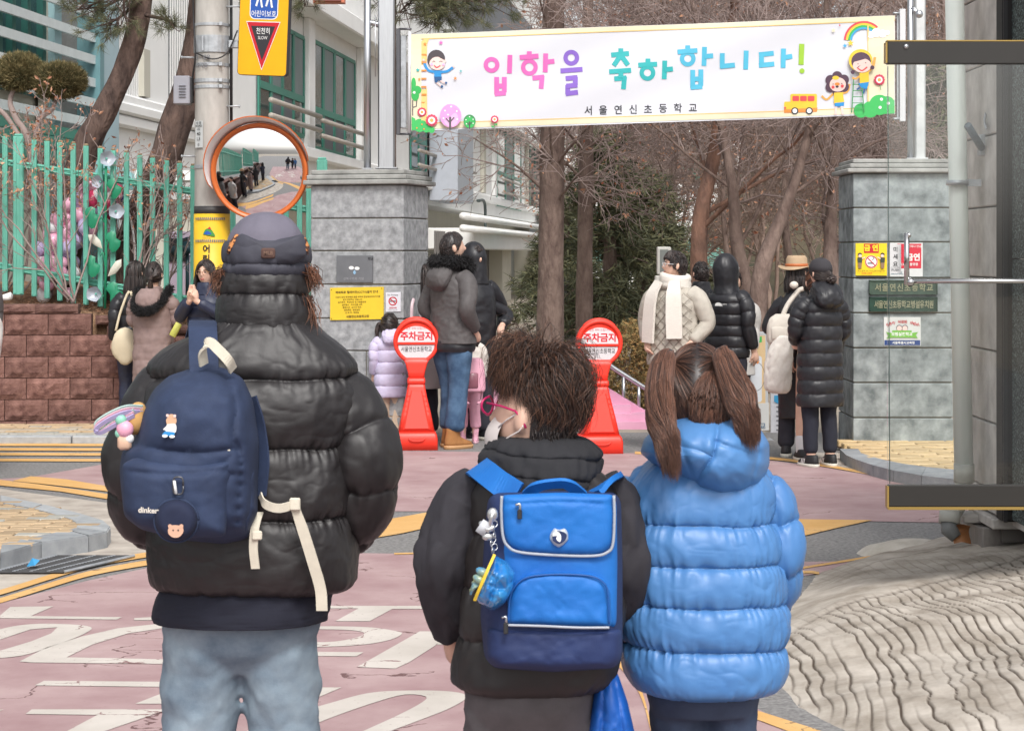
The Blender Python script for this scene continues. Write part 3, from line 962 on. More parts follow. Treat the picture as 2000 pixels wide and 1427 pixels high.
# small board with screens behind the fence
bd = thing('notice_screen', 'pale lilac notice panel with two dark screens behind the right end of the fence', 'screen', P(352, 620, 22.3))
b = MB(); b.add(*box(P(352, 525, 22.3), (0.245, 0.05, 0.78)), 0, False); part('panel', b, flat('lilac_panel', S(222, 206, 224)), bd, True)
b = MB(); b.add(*box(P(348, 488, 22.26), (0.2, 0.02, 0.24)), 0, False); part('screen', b, BLACK, bd, True)
pr = Print(lambda x, y, l: P(x, y, 22.245 - l)); pr.poly(rrect(333, 485, 342, 496, 1), flat('blue_glow', S(60, 120, 220))); pr.text('예약', 357, 486, 10, flat('yellow_glow', S(240, 220, 120)), 0.02, flip=-1); pr.text('열린학교', 352, 457, 5, flat('lilac_ink', S(120, 70, 130)), 0.02, flip=-1)
pr.done('print', bd)

# ---- utility pole
PY = 19.0
M_pole = mat('pole_concrete', S(156, 152, 146), 0.9, col2=S(196, 192, 186), scale=5, bump=0.6, bscale=60, stretch=(1, 1, 0.35))
pole = thing('utility_pole', 'round concrete utility pole with a yellow wrap and steel bands behind the round mirror', 'utility pole', (*P(414, 0, PY)[:2], 0))
pcx = pole.location[0]
b = MB(); zs = np.linspace(-0.05, 5.5, 30)
b.add(*lathe([(0.162 - 0.0035 * z, z) for z in zs], 28)); part('shaft', b, M_pole, pole)
def zof(y): return H - (y - YH) / F * PY
def prad(z): return 0.162 - 0.0035 * z
M_wrap = mat('yellow_wrap', S(234, 190, 40), 0.5, var=0.07, scale=4)
M_dk = flat('black_wrap', S(62, 60, 60))
b = MB(); b.add(*lathe([(prad(0.5) + .006, 0.35), (prad(2) + .006, zof(418))], 28), 0); b.add(*lathe([(prad(2) + .005, zof(418)), (prad(2.1) + .005, zof(403))], 28), 1); part('wrap', b, [M_wrap, M_dk], pole)
pr = Print(lambda x, y, l: np.array([pcx + math.sin((x - 414) / F * PY / .162) * (.166 + l), PY - math.cos((x - 414) / F * PY / .162) * (.166 + l), zof(y)]))
ink = flat('black_ink', (0.015, 0.015, 0.016)); wink = flat('white_ink', (0.78, 0.78, 0.76)); rink = flat('red_ink', S(205, 30, 45)); grn = flat('green_ink', S(70, 150, 70)); blu = flat('blue_ink', S(40, 90, 180)); yink = flat('yellow_ink', S(246, 200, 40)); gink = flat('grey_ink', S(120, 120, 124)); orange = flat('orange_ink', S(240, 150, 60))
for i, ch in enumerate('어린이보호'): pr.text(ch, 408, 486 + i * 19, 17, ink, 0.03, flip=-1)
for yb in (425, 468):
    for k in range(16): pr.poly([(383 + k * 4, yb), (385.6 + k * 4, yb), (384.8 + k * 4, yb + 5), (382.2 + k * 4, yb + 5)], gink, layer=(k == 0))
pr.poly(arc([(402, 458), (406, 449), (414, 446), (420, 452), (425, 462), (412, 460)], 12), grn); pr.poly(arc([(403, 457), (410, 451), (418, 457), (410, 459)], 10), blu); pr.poly([(410, 447), (415, 443), (418, 449)], rink)
pr.done('emblem', pole); pr.mb, pr.mats = MB(), []
pr.text('성북구청', 408, 464, 4.6, orange, 0, flip=-1)
for t, x, y, s in (('13 - 08', 398, 115, 13), ('19-70', 398, 131, 12)): pr.text(t, x, y, s, gink, 0.02, flip=-1)
pr.done('lettering', pole); pr.mb, pr.mats = MB(), []
pr.poly([(383, 238), (402, 238), (402, 290), (383, 290)], flat('plate_tin', S(200, 204, 204)))
for t, y, s in (('비 명', 242, 6), ('9729D', 248, 6), ('132', 254, 6), ('40', 263, 9), ('L3', 273, 9), ('관', 284, 6)): pr.text(t, 392, y, s, ink, 0.01, flip=-1)
pr.done('print', pole)
for y, wd in ((50, .012), (128, .014), (159, .016), (171, .014), (326, .016)):
    z = zof(y); b = MB(); b.add(*lathe([(prad(z) + .001, z - wd), (prad(z) + .007, z - wd), (prad(z) + .007, z + wd), (prad(z) + .001, z + wd)], 28), 0, False); b.add(*box((0.1, -prad(z) - .004, z), (.03, .03, .03)), 0, False); part('band', b, GALV, pole)
z = zof(88); b = MB(); b.add(*lathe([(prad(z), z - .075), (prad(z) + .012, z - .075), (prad(z) + .012, z + .075), (prad(z), z + .075)], 28), 0, False); b.add(*box((-.06, -prad(z) + .01, z), (.012, .05, .13)), 0, False); b.add(*box((0.2, -.05, z), (.09, .05, .07), b=.006), 0, False); part('clamp', b, GALV, pole)
for y, sx in ((114, -1), (306, -1), (209, 1), (15, 1)):
    z = zof(y); b = MB(); b.add(*tube(np.array([(sx * .12, -.05, z), (sx * .25, -.09, z)]), 0.009, 6)); b.add(*ell((sx * .255, -.09, z), (.008, .016, .016), 8, 6)); part('step_bolt', b, GALV, pole)
b = MB(); b.add(*tube(catmull([(-.16, -.06, 3.95), (-.155, -.05, 3.7), (-.13, -.12, 3.4), (-.17, -.02, 3.2), (-.17, 0.02, 3.05)], 20), 0.008, 6)); b.add(*tube(catmull([(-.13, -.12, 3.42), (0.03, -.18, 3.36), (.15, -.12, 3.42), (.24, -.1, 3.62)], 16), .007, 6)); part('cable', b, BLACK, pole)
b = MB(); b.add(*tube(np.array([(.175, -.02, 2.3), (.17, -.02, 5.4)]), 0.014, 8)); part('conduit', b, BLACK, pole)
# grey box on the pole
eb = thing('junction_box', 'small grey louvred metal box strapped to the left of the utility pole', 'box', P(357, 206, PY))
b = MB(); b.add(*box(P(357, 177, PY - .02), (0.145, 0.16, 0.25), b=.008), 0, False); part('casing', b, flat('box_grey', S(156, 156, 164), .45), eb, True)
b = MB(); b.add(*box(P(375, 177, PY), (0.02, 0.1, 0.22)), 0, False); part('bracket', b, BLACK, eb, True)
for k in range(5):
    b = MB(); b.add(*box(P(356, 167 + k * 5.5, PY - .105), (0.06, 0.016, 0.008), rot=(0.5, 0, 0)), 0, False); part('louvre', b, flat('box_grey2', S(140, 140, 148), .45), eb, True)

# yellow child protection sign
M_sy = flat('sign_yellow', S(252, 184, 12), 0.4)
sg = thing('slow_sign', 'yellow rectangular road sign with a red slow triangle fixed to the utility pole', 'sign', P(517, 60, PY - 0.15), rot=(R(2), R(3.2), R(-16)))
SW, SH = 0.47, 0.98
b = MB(); v, f = prism(rrect(-SW / 2, -0.40, SW / 2, SH - .40, 0.035), -0.03, 0.03); v = v[:, [0, 2, 1]] * (1, 1, 1); b.add(v, [q[::-1] for q in f], 0, False); part('backing', b, flat('sign_edge', S(60, 60, 64)), sg)
b = MB(); v, f = prism(rrect(-SW / 2 + .006, -0.394, SW / 2 - .006, SH - .406, 0.03), 0, 0.004); v = v[:, [0, 2, 1]] * (1, -1, 1) + (0, -.03, 0); b.add(v, f, 0, False); part('face', b, M_sy, sg)
pr = Print(lambda x, y, l: np.array([x, -.034 - l, y]))
pr.poly(rrect(-.135, .095, .135, .50, .05), wink).poly(rrect(-.127, .103, .127, .49, .045), blu)
pr.text('어린이보호', 0, .145, .062, wink, .006, sx=.84)
for sx in (-.045, .05):
    pr.disc(sx, .40, .03, wink); pr.poly([(sx - .03, .36), (sx + .03, .36), (sx + .02, .27), (sx - .02, .27)], wink); pr.stroke([(sx - .012, .275), (sx - .03, .21)], .018, wink); pr.stroke([(sx + .012, .275), (sx + .025, .21), (sx + .03, .20)], .018, wink)
def tri(s): return [(x * s, -.06 + (y + .06) * s) for x, y in ((-.155, .07), (.155, .07), (0, -.34))]
pr.poly(tri(1.05), wink).poly(tri(1), rink).poly(tri(.74), flat('sign_charcoal', S(50, 48, 54)))
pr.text('천천히', 0, -.006, .062, wink, .006, sx=.8).text('SLOW', 0, -.066, .040, wink, .0, sx=.8)
pr.done('print', sg, False)

# round traffic mirror
mr = thing('traffic_mirror', 'round convex traffic mirror with an orange rim and hood in front of the utility pole', 'mirror', P(507, 335, 18.72), rot=(R(7), 0, R(-2)))
M_org = flat('mirror_orange', S(214, 110, 50), 0.4)
RR = 0.425
b = MB(); a = np.linspace(0, math.asin(RR * .93 / 1.9), 24); b.add(*lathe([(max(1.9 * math.sin(t), .0005), 1.9 * math.cos(t) - 1.9 * math.cos(a[-1])) for t in a[::-1]], 64)); b.warp(lambda v: v[:, [0, 2, 1]] * (1, -1, 1) + (0, -.02, 0)); part('mirror_face', b, mat('mirror_silver', (0.86, 0.87, 0.88), 0.015, var=0.01, metal=1.0), mr)
b = MB(); b.add(*lathe([(RR * .93, 0.02), (RR * .955, .05), (RR, .045), (RR, -.05), (RR * .9, -.07), (.02, -.08)], 64)); b.warp(lambda v: v[:, [0, 2, 1]] * (1, -1, 1)); part('rim', b, M_org, mr)
K = 30; th = np.linspace(R(12), R(200), K)
for nm, mm, r in (('hood', [WHITE, M_org], RR * 1.005),):
    b = MB(); dep = 0.16 * np.sin(np.clip((th - th[0]) / (th[-1] - th[0]), 0, 1) * PI) ** 0.6 + .03
    o = np.stack([r * np.cos(th), -0 * th + .03, r * np.sin(th)], -1); rf = r * (1 + .8 * dep); i_ = np.stack([rf * np.cos(th), -dep, rf * np.sin(th)], -1)
    o2 = o * (1.02, 1, 1.02); i2 = i_ * (1.02, 1, 1.02)
    b.add(np.stack([o, i_], 1).reshape(-1, 3), grid_faces(K, 2, False), 0); b.add(np.stack([o2, i2], 1).reshape(-1, 3), grid_faces(K, 2, False), 1); b.add(np.stack([i_, i2], 1).reshape(-1, 3), grid_faces(K, 2, False), 1)
    part(nm, b, mm, mr)
b = MB(); b.add(*tube(np.array([(0, .07, 0), (-.1, .2, 0), (-.36, .3, 0)]), .02, 8)); part('bracket', b, GALV, mr)
# ================================================================ GATE PILLARS
M_gran = mat('pillar_granite', S(122, 124, 126), 0.85, col2=S(186, 188, 190), scale=15, bump=0.5, bscale=160, rand=0.10, detail=10, thr=(0.28, 0.72))
M_granr = mat('dark_pillar_granite', S(88, 96, 98), 0.8, col2=S(176, 184, 185), scale=6.5, bump=0.4, bscale=180, rand=0.12, detail=14, thr=(0.3, 0.72))
M_gran2 = mat('cap_granite', S(134, 134, 130), 0.85, col2=S(186, 186, 182), scale=5, bump=0.4, bscale=150, rand=0.05, detail=10)
M_joint = mat('pillar_joint', S(132, 126, 112), 0.95)
def pillar(name, label, loc, rz, wx, wy, zs, splits, ztop, gm_=None):
    """local x from 0 to -wx (left), y from 0 to wy (back); courses between the heights zs"""
    t = thing(name, label, 'pillar', loc, rz)
    b = MB(); b.add(*box((-wx / 2, wy / 2, ztop / 2 - .05), (wx - .03, wy - .03, ztop - .1)), 0, False); part('core', b, M_joint, t)
    for k in range(len(zs) - 1):
        z0, z1 = zs[k] + .005, zs[k + 1] - .005
        cuts = splits[k % len(splits)]
        xs = [0] + list(cuts) + [1]
        for i in range(len(xs) - 1):
            a, c = -wx * xs[i + 1] + (.004 if i < len(xs) - 2 else 0), -wx * xs[i] - (.004 if i else 0)
            b = MB(); b.add(*box(((a + c) / 2, wy / 2, (z0 + z1) / 2), (c - a, wy, z1 - z0), b=.006), 0, False)
            part('stone', b, gm_ or M_gran, t)
    hb = (ztop - zs[-1]) / 3
    for k, ex in enumerate((.055, .03, .0)):
        b = MB(); b.add(*box((-wx / 2, wy / 2, zs[-1] + hb * (k + .5)), (wx + 2 * ex, wy + 2 * ex, hb - .003), b=.008), 0, False); part('cap_stone', b, M_gran2, t)
    return t
LZ = lambda y: H - (y - YH) / 227.7
lp_loc = P(788, 0, 18.3); lp_loc[2] = 0
lpil = pillar('gate_pillar', 'grey granite gate pillar left of the entrance with a yellow notice on it', lp_loc, R(-16), 0.85, 0.68,
              [0.0, LZ(814), LZ(750), LZ(686), LZ(623), LZ(556), LZ(490), LZ(426), LZ(360)], [[], [], [.4], [], [], [], []], LZ(330))
RZ = lambda y: H - (y - YH) / 234.0
rp_loc = P(1862, 0, 17.8); rp_loc[2] = 0
rpil = pillar('gate_pillar', 'grey granite gate pillar right of the entrance carrying green name plates', rp_loc, 0, 0.835, 0.8,
              [0.0, RZ(815.5), RZ(747), RZ(679.5), RZ(611), RZ(543), RZ(473), RZ(406), RZ(338)], [[]], RZ(310), M_granr)

# posts on the pillars
def post(name, label, px, Y, wpx, y0, ytop, sq, cat='post'):
    q = P(px, y0, Y); top = P(px, ytop, Y); wd = wpx / F * Y
    b = MB()
    if sq: b.add(*box((q[0], Y, (q[2] + top[2]) / 2), (wd, wd, top[2] - q[2]), b=.012), 0, False)
    else: b.add(*tube(np.array([q, top]), wd / 2, 16))
    b.add(*box((q[0], Y, q[2] + .006), (wd * 1.35, wd * 1.35, .012)), 0, False)
    return b
b = post('', '', 755, 18.62, 32, 330, -90, True); solo('banner_post', b, STEEL, 'thick square stainless post on the left gate pillar holding the banner', 'post')
b = post('', '', 717.5, 18.55, 14, 331, -90, False); b.add(*tube(np.array([P(719, 43, 18.55), P(748, 52, 18.6)]), .024, 10)); b.add(*ell(P(748, 52, 18.58), (.03, .03, .03), 10, 8)); b.add(*tube(np.array([P(733, 30, 18.5), P(733, 150, 18.5)]), .004, 5)); solo('flagpole', b, STEEL, 'thin round stainless flagpole on the left gate pillar', 'flagpole')
b = post('', '', 1796, 18.2, 21, 311, -90, True); solo('banner_post', b, mat('pale_steel', (.62, .63, .63), .4, metal=.7), 'square stainless post on the right gate pillar behind the glass door', 'post')
b = post('', '', 1778, 18.1, 12, 311, -90, False); b.add(*tube(np.array([P(1779, 15, 18.1), P(1793, 27, 18.05)]), .024, 10)); b.add(*ell(P(1795, 28, 18.0), (.035, .03, .035), 10, 8)); solo('flagpole', b, STEEL, 'thin round stainless flagpole on the right gate pillar', 'flagpole')

# ================================================================ BANNER
BL, BR = 18.45, 18.0
def bmap(px, py, l=0.0):
    u = (px - 803) / 945.0
    Y = BL + (BR - BL) * u - l
    yt = 67 - 37 * u
    wv = 0.022 * math.sin(u * 9 + 1) * math.sin(min(max(u, 0), 1) * PI) + 0.008 * math.sin((py - yt) * .05 + u * 14) + 0.05 * math.sin(min(max(u, 0), 1) * PI)
    q = P(px, py, Y); q[1] += wv
    return q
ban = thing('banner', 'long white welcome banner with coloured lettering stretched between the gate posts', 'banner', P(1275, 245, 18.2))
M_cloth = mat('banner_cloth', S(236, 238, 246, .76), 0.55, var=0.015, scale=2)
nu, nv = 90, 16
b = MB(); v = []
for j in range(nv):
    for i in range(nu):
        u = i / (nu - 1); px = 803 + 945 * u; yt, yb = 67 - 37 * u, 256 - 33 * u
        v.append(bmap(px, yt + (yb - yt) * j / (nv - 1)))
b.add(np.array(v), grid_faces(nv, nu, False))
part('cloth', b, M_cloth, ban, True)
cI = {k: flat('print_' + k, S(*c)) for k, c in dict(cream=(240, 232, 200), amber=(250, 214, 136), line=(245, 205, 120), pink=(232, 112, 190), purple=(140, 104, 204), teal=(50, 184, 186), blue=(84, 190, 222), lime=(160, 204, 56), dark=(50, 52, 60), green=(62, 190, 96), dgreen=(70, 150, 90), skin=(248, 214, 206), hair=(72, 64, 70), mane=(90, 66, 84), bluec=(44, 148, 216), navy=(44, 96, 150), red=(230, 84, 90), rose=(220, 76, 104), yel=(248, 208, 66), white=(250, 250, 250), lilac=(226, 160, 216), lilac2=(236, 186, 228), orange=(240, 150, 70), brown=(92, 84, 90), gold=(236, 176, 90), sky=(70, 170, 220), violet=(120, 110, 200)).items()}
pr = Print(bmap, 0.0006, 0.002)
def bt(u): return 67 - 37 * u
def bb_(u): return 256 - 33 * u
def strip(f0, f1, m):
    us = np.linspace(0, 1, 90); pr.stroke([(803 + 945 * u, (f0(u) + f1(u)) / 2) for u in us], f1(.5) - f0(.5), m)
strip(lambda u: bt(u) + .5, lambda u: bt(u) + 9, cI['cream']); strip(lambda u: bb_(u) - 13, lambda u: bb_(u) - 3, cI['cream'])
strip(lambda u: bt(u) + 9, lambda u: bt(u) + 10.6, cI['line']); strip(lambda u: bb_(u) - 15, lambda u: bb_(u) - 13.4, cI['line'])
for x0_, x1_, y0_, y1_ in ((803, 823, 68, 255), (1696, 1747, 40, 225)):
    pr.lift += .0006
    for k in range(8): a_ = x0_ + (x1_ - x0_) * k / 8; c_ = x0_ + (x1_ - x0_) * (k + 1) / 8; pr.stroke([(( a_ + c_) / 2, y0_ - (4 if x0_ > 900 else 0) * k / 8 + (y1_ - y0_) * q / 14) for q in range(15)], c_ - a_, cI['cream'], layer=False)
pr.poly([(823, 80), (830, 76), (838, 76), (834, 86), (834, 252), (823, 252)], cI['amber'])
for y in (90, 107, 122, 138, 154, 170, 185, 201, 216): pr.stroke([(823, y), (833, y)], 3.4, cI['orange'])
pr.stroke([(1696, 50), (1696, 198)], 2.5, cI['amber'])
def star(x, y, r, c): pr.poly([(x + (r if k % 2 == 0 else r * .42) * math.sin(k * PI / 5), y - (r if k % 2 == 0 else r * .42) * math.cos(k * PI / 5)) for k in range(10)], cI[c])
for s in ((861, 83, 5, 'pink'), (830, 86, 4, 'orange'), (816, 137, 4.5, 'teal'), (819, 155, 3.5, 'orange'), (889, 153, 4, 'orange'), (900, 139, 3, 'teal'), (1629, 59, 5, 'cream'), (1641, 49, 2.5, 'rose'), (1662, 84, 7, 'yel'), (1651, 89, 5, 'sky')): star(*s)
pr.lift = .006
# left boy jumping
pr.stroke([(827, 120), (836, 137), (850, 141)], 5, cI['bluec'], dense=8); pr.stroke([(860, 141), (874, 139), (885, 131)], 5, cI['bluec'], dense=8); pr.disc(827, 117, 2.3, cI['skin']); pr.disc(886, 130, 2.3, cI['skin'])
pr.poly([(848, 138), (862, 138), (862, 152), (848, 152)], cI['bluec']); pr.poly([(848, 150), (863, 150), (862, 160), (856, 157), (853, 163), (849, 160)], cI['navy'])
pr.stroke([(853, 162), (862, 169)], 2.5, cI['skin']); pr.stroke([(860, 158), (870, 163)], 2.5, cI['skin']); pr.disc(863, 169, 2.6, cI['navy']); pr.disc(871, 162, 2.4, cI['navy'])
pr.disc(852, 116, 17.5, cI['hair'], 19); pr.disc(854, 124, 15.5, cI['skin'], 13); pr.disc(869, 119, 3, cI['skin']); pr.poly([(837, 122), (842, 108), (851, 104), (846, 112)], cI['hair']); pr.poly([(853, 104), (864, 108), (869, 118), (858, 112)], cI['hair'])
pr.stroke([(848, 128), (853, 132), (860, 128)], 2.2, cI['red'], dense=8); pr.stroke([(845, 121), (847, 119), (850, 121)], 1, cI['hair']); pr.stroke([(858, 121), (861, 119), (864, 121)], 1, cI['hair']); pr.disc(843, 126, 2.6, cI['lilac2']); pr.disc(866, 126, 2.6, cI['lilac2'])
pr.lift = .006
pr.stroke([(806, 226), (806, 196)], 2, cI['brown']); pr.stroke([(806, 210), (813, 208), (814, 196)], 2, cI['brown'])
for x, y, r in ((808, 164, 12), (815, 176, 8), (811, 186, 11), (805, 175, 12)): pr.disc(x, y, r if x - r > 803 else x - 803.5, cI['green'], r)
pr.disc(809, 181, 2.6, cI['white'])
for x, y, r in ((808, 244, 5), (820, 245, 13), (833, 250, 9), (843, 254, 6)): pr.disc(x, y, r if x - r > 803 else x - 803.5, cI['green'])
pr.poly([(804, 228), (811, 232), (812, 254), (804, 255)], cI['green'])
for x, y in ((814, 250), (824, 243), (828, 252)): pr.disc(x, y, 1.5, cI['orange'])
def sunflower(x, y, r):
    for k in range(12): pr.disc(x + r * .82 * math.cos(k * PI / 6), y + r * .82 * math.sin(k * PI / 6), r * .28, cI['rose'], n=8)
    pr.disc(x, y, r * .84, cI['rose']); pr.disc(x, y, r * .62, cI['white']); pr.disc(x, y, r * .33, cI['gold'])
sunflower(824, 219, 8.5); sunflower(843, 235, 11); sunflower(966, 233, 7.2); pr.stroke([(966, 240), (965, 251)], 1.2, cI['dgreen']); pr.disc(962, 247, 2.5, cI['green'], 1.6); pr.disc(969, 243, 2.5, cI['green'], 1.6)
pr.disc(880, 226, 21, cI['lilac'], 23); pr.disc(881, 232, 14, cI['lilac2'], 16)
for x, y in ((881, 208), (892, 217), (869, 216), (866, 231), (893, 233), (875, 224)): pr.disc(x, y, 1.7, cI['white'])
pr.stroke([(879, 254), (879, 228)], 4, cI['brown']); pr.stroke([(879, 240), (871, 231)], 2, cI['brown']); pr.stroke([(879, 238), (887, 229)], 2, cI['brown'])
pr.disc(917, 237, 12, cI['dgreen'], 13.5); pr.disc(917, 239, 10, cI['green'], 11)
for x, y in ((917, 228), (910, 234), (924, 233), (911, 242), (924, 241)): pr.disc(x, y, 1.2, cI['white'])
pr.stroke([(917, 252), (917, 237)], 2.4, cI['brown']); pr.stroke([(917, 244), (912, 239)], 1.3, cI['brown']); pr.stroke([(917, 242), (922, 238)], 1.3, cI['brown'])
_k = [0]
def st(c, *ss, w=9.5):
    for s in ss: _k[0] += 1; pr.lift = .003 + (_k[0] % 8) * .0003; pr.stroke(s, w, cI[c])
def o_(c, x, y, r=15.5, w=8.5): pr.lift = .0026; pr.ring(x, y, r, w, cI[c])
o_('pink', 960, 126.5); st('pink', [(996, 107), (995, 143)], [(970, 150), (970, 184)], [(985, 150), (985, 180)], [(966, 183), (988, 181)], [(970, 168), (986, 167)])
st('pink', [(1034, 100), (1034, 111)], [(1015, 112), (1052, 109)], [(1066, 104), (1065, 141)], [(1066, 121), (1083, 119)], [(1040, 152), (1063, 150)], [(1059, 148), (1057, 173)]); o_('pink', 1034, 131, 16.5)
o_('purple', 1116, 112.5); st('purple', [(1095, 138), (1138, 135)], [(1105, 153), (1128, 151)], [(1124, 150), (1124, 166)], [(1106, 168), (1128, 166)], [(1109, 166), (1109, 184)], [(1105, 183), (1129, 180)])
st('teal', [(1213, 94), (1213, 106)], [(1194, 107), (1229, 104)], [(1213, 107), (1199, 128)], [(1213, 107), (1227, 127)], [(1190, 140), (1233, 137)], [(1213, 139), (1213, 152)], [(1200, 154), (1224, 152)], [(1220, 150), (1218, 174)])
st('teal', [(1266, 114), (1266, 126)], [(1247, 127), (1284, 125)], [(1299, 118), (1298, 154)], [(1299, 136), (1315, 134)]); o_('teal', 1265, 142)
st('blue', [(1344, 88), (1344, 100)], [(1324, 101), (1363, 98)], [(1377, 91), (1376, 128)], [(1377, 110), (1394, 108)], [(1354, 136), (1354, 171)], [(1370, 135), (1370, 167)], [(1350, 170), (1373, 168)], [(1354, 154), (1371, 153)]); o_('blue', 1344, 114)
st('blue', [(1412, 103), (1412, 132)], [(1408, 129), (1437, 126)], [(1459, 98), (1458, 135)], [(1484, 106), (1513, 103)], [(1489, 104), (1489, 128)], [(1484, 127), (1514, 124)], [(1532, 94), (1531, 132)], [(1532, 112), (1549, 109)])
st('lime', [(1567.5, 85), (1566, 126)], w=10); pr.disc(1567.5, 138, 5, cI['lime'])
for i, ch in enumerate('서울연신초등학교'): pr.lift = .003; pr.text(ch, 1149 + i * 29.3, 215.5 - i * 0.85, 19.5, cI['dark'], .012, flip=-1, sx=.95)
pr.lift = .004
pr.poly(rrect(1545, 183, 1597, 216, 3), cI['yel']); pr.poly(rrect(1533, 198, 1560, 218, 3), cI['yel']); pr.poly([(1533, 213), (1598, 210), (1597, 218), (1533, 220)], cI['orange'])
for x in (1549, 1564, 1579): pr.poly(rrect(x, 187, x + 13, 197, 2), cI['red'])
for x in (1554, 1582): pr.disc(x, 216, 7, cI['dark']); pr.disc(x, 216, 4.6, cI['white'])
pr.disc(1535, 210, 2, cI['red'])
pr.lift = .004
pr.stroke([(1629, 182), (1616, 194), (1606, 187)], 4, cI['gold'], dense=8); pr.stroke([(1644, 182), (1656, 178), (1660, 164)], 5, cI['gold'], dense=8)
for k in range(6): pr.disc(1636 + 15 * math.cos(k * 1.047 + .5), 163 + 14 * math.sin(k * 1.047 + .5), 10, cI['mane'])
pr.stroke([(1634, 206), (1633, 224)], 5, cI['skin']); pr.stroke([(1645, 206), (1647, 224)], 5, cI['skin'])
pr.poly([(1630, 181), (1647, 180), (1650, 201), (1630, 203)], cI['yel']); pr.poly([(1631, 201), (1650, 199), (1649, 207), (1632, 208)], cI['bluec'])
pr.disc(1637, 165, 16, cI['skin'], 14); pr.disc(1633, 152, 6.5, cI['yel'], 4); pr.disc(1636, 169, 3, cI['hair'], 2.4); pr.disc(1636, 164, 5, cI['orange'], 3); pr.disc(1628, 170, 3, cI['red']); pr.disc(1646, 168, 3, cI['red']); pr.disc(1628, 164, 1, cI['hair']); pr.disc(1645, 163, 1, cI['hair'])
pr.lift = .006
for k, c in enumerate(('red', 'yel', 'green', 'sky')): pr.ring(1688, 80, 39 - k * 4, 4, cI[c], PI * 1.02, PI * 1.75)
for x, y, r in ((1702, 68, 7), (1712, 64, 9), (1724, 66, 8), (1733, 64, 5)): pr.disc(x, y, r, cI['white'])
for x, y, r in ((1682, 216, 14), (1700, 214, 16), (1718, 205, 20), (1733, 202, 14)): pr.disc(x, y, r, cI['green'], n=24)
pr.poly([(1669, 225), (1747, 222), (1747, 196), (1730, 190), (1690, 206)], cI['green'])
for x, y in ((1722, 194), (1719, 210), (1735, 202)): pr.disc(x, y, 3, cI['white'])
sunflower(1718, 156, 10); pr.stroke([(1719, 166), (1721, 176)], 1.2, cI['dgreen'])
pr.stroke([(1668, 154), (1664, 220)], 2, cI['dgreen']); pr.stroke([(1683, 156), (1688, 219)], 2, cI['dgreen'])
for y in (165, 177, 189, 201, 211): pr.stroke([(1666, y), (1686, y)], 1.6, cI['dgreen'])
pr.stroke([(1684, 146), (1672, 154), (1665, 152)], 4, cI['gold']); pr.stroke([(1695, 140), (1705, 130), (1709, 112)], 5, cI['gold'], dense=8)
pr.poly([(1679, 142), (1697, 140), (1698, 162), (1680, 163)], cI['yel']); pr.poly([(1677, 163), (1698, 160), (1694, 174), (1683, 172)], cI['bluec']); pr.stroke([(1690, 173), (1687, 183)], 3, cI['navy']); pr.stroke([(1680, 171), (1674, 175)], 3, cI['navy'])
pr.disc(1681, 118, 23, cI['yel'], 22); pr.disc(1682, 120, 19, cI['mane'], 18); pr.disc(1684, 128, 18, cI['skin'], 14); pr.poly([(1665, 122), (1682, 104), (1703, 120), (1690, 115), (1680, 118)], cI['mane']); pr.stroke([(1675, 133), (1684, 138), (1694, 131)], 2.4, cI['red'], dense=8); pr.disc(1676, 125, 1, cI['hair']); pr.disc(1691, 123, 1, cI['hair']); pr.disc(1666, 141, 4, cI['mane']); pr.disc(1704, 132, 4, cI['mane'])
pr.done('print', ban)
# frame arms that hold the banner
fr = thing('steel_bracket', 'dark upright steel bracket at the left end of the banner', 'bracket', P(780, 262, 18.5))
b = MB(); b.add(*box(P(778, 160, 18.5), (.035, .06, .92), b=.004), 0, False); part('upright', b, DARKSTEEL, fr, True)
b = MB(); b.add(*box(P(788, 160, 18.52), (.05, .02, .8), b=.004), 0, False); part('plate', b, GALV, fr, True)
b = MB(); b.add(*tube(np.array([P(800, 62, 18.45), P(799, 260, 18.45)]), .014, 8)); part('rod', b, flat('rod_white', (.6, .6, .62), .4), fr, True)
for y in (57, 262):
    b = MB(); b.add(*tube(np.array([P(779, y, 18.5), P(803, y, 18.45)]), .01, 6)); part('arm', b, DARKSTEEL, fr, True)
fr = thing('steel_bracket', 'pale upright steel bracket at the right end of the banner', 'bracket', P(1760, 238, 18.05))
b = MB(); b.add(*box(P(1762, 128, 18.05), (.05, .06, .95), b=.004), 0, False); part('upright', b, flat('rod_white', (.6, .6, .62)), fr, True)
b = MB(); b.add(*box(P(1753, 130, 18.06), (.012, .03, .9)), 0, False); part('rod', b, GALV, fr, True)
for y in (26, 232):
    b = MB(); b.add(*tube(np.array([P(1745, y, 18.0), P(1762, y, 18.05)]), .01, 6)); part('arm', b, GALV, fr, True)

# ================================================================ PLATES ON THE PILLARS
uL = np.array([math.cos(R(-16)), math.sin(R(-16)), 0]); nL = np.array([uL[1], -uL[0], 0])
def lface(px, py, l=0.0):
    """point of the left pillar's front face seen at a pixel, lifted off it by l"""
    d = np.array([(px - CX) / F, 1.0, -(py - YH) / F]); o = np.array([0, 0, H])
    s = np.dot(lp_loc - o, nL) / np.dot(d, nL)
    return o + d * s + nL * l
def rface(px, py, l=0.0):
    return P(px, py, 17.8) + np.array([0, -l, 0])
def plate(name, label, x0, y0, x1, y1, th, m, fn, slant=0.0, cat='sign'):
    t = thing(name, label, cat, fn((x0 + x1) / 2, y1))
    b = MB(); c = [(x0, y0), (x1, y0 + slant), (x1, y1 + slant), (x0, y1)]
    v = np.array([fn(x, y, 0.001) for x, y in c] + [fn(x, y, th) for x, y in c])
    b.add(v, [(7, 6, 5, 4), (0, 1, 5, 4), (1, 2, 6, 5), (2, 3, 7, 6), (3, 0, 4, 7)], 0, False)
    part('panel', b, m, t, True)
    return t
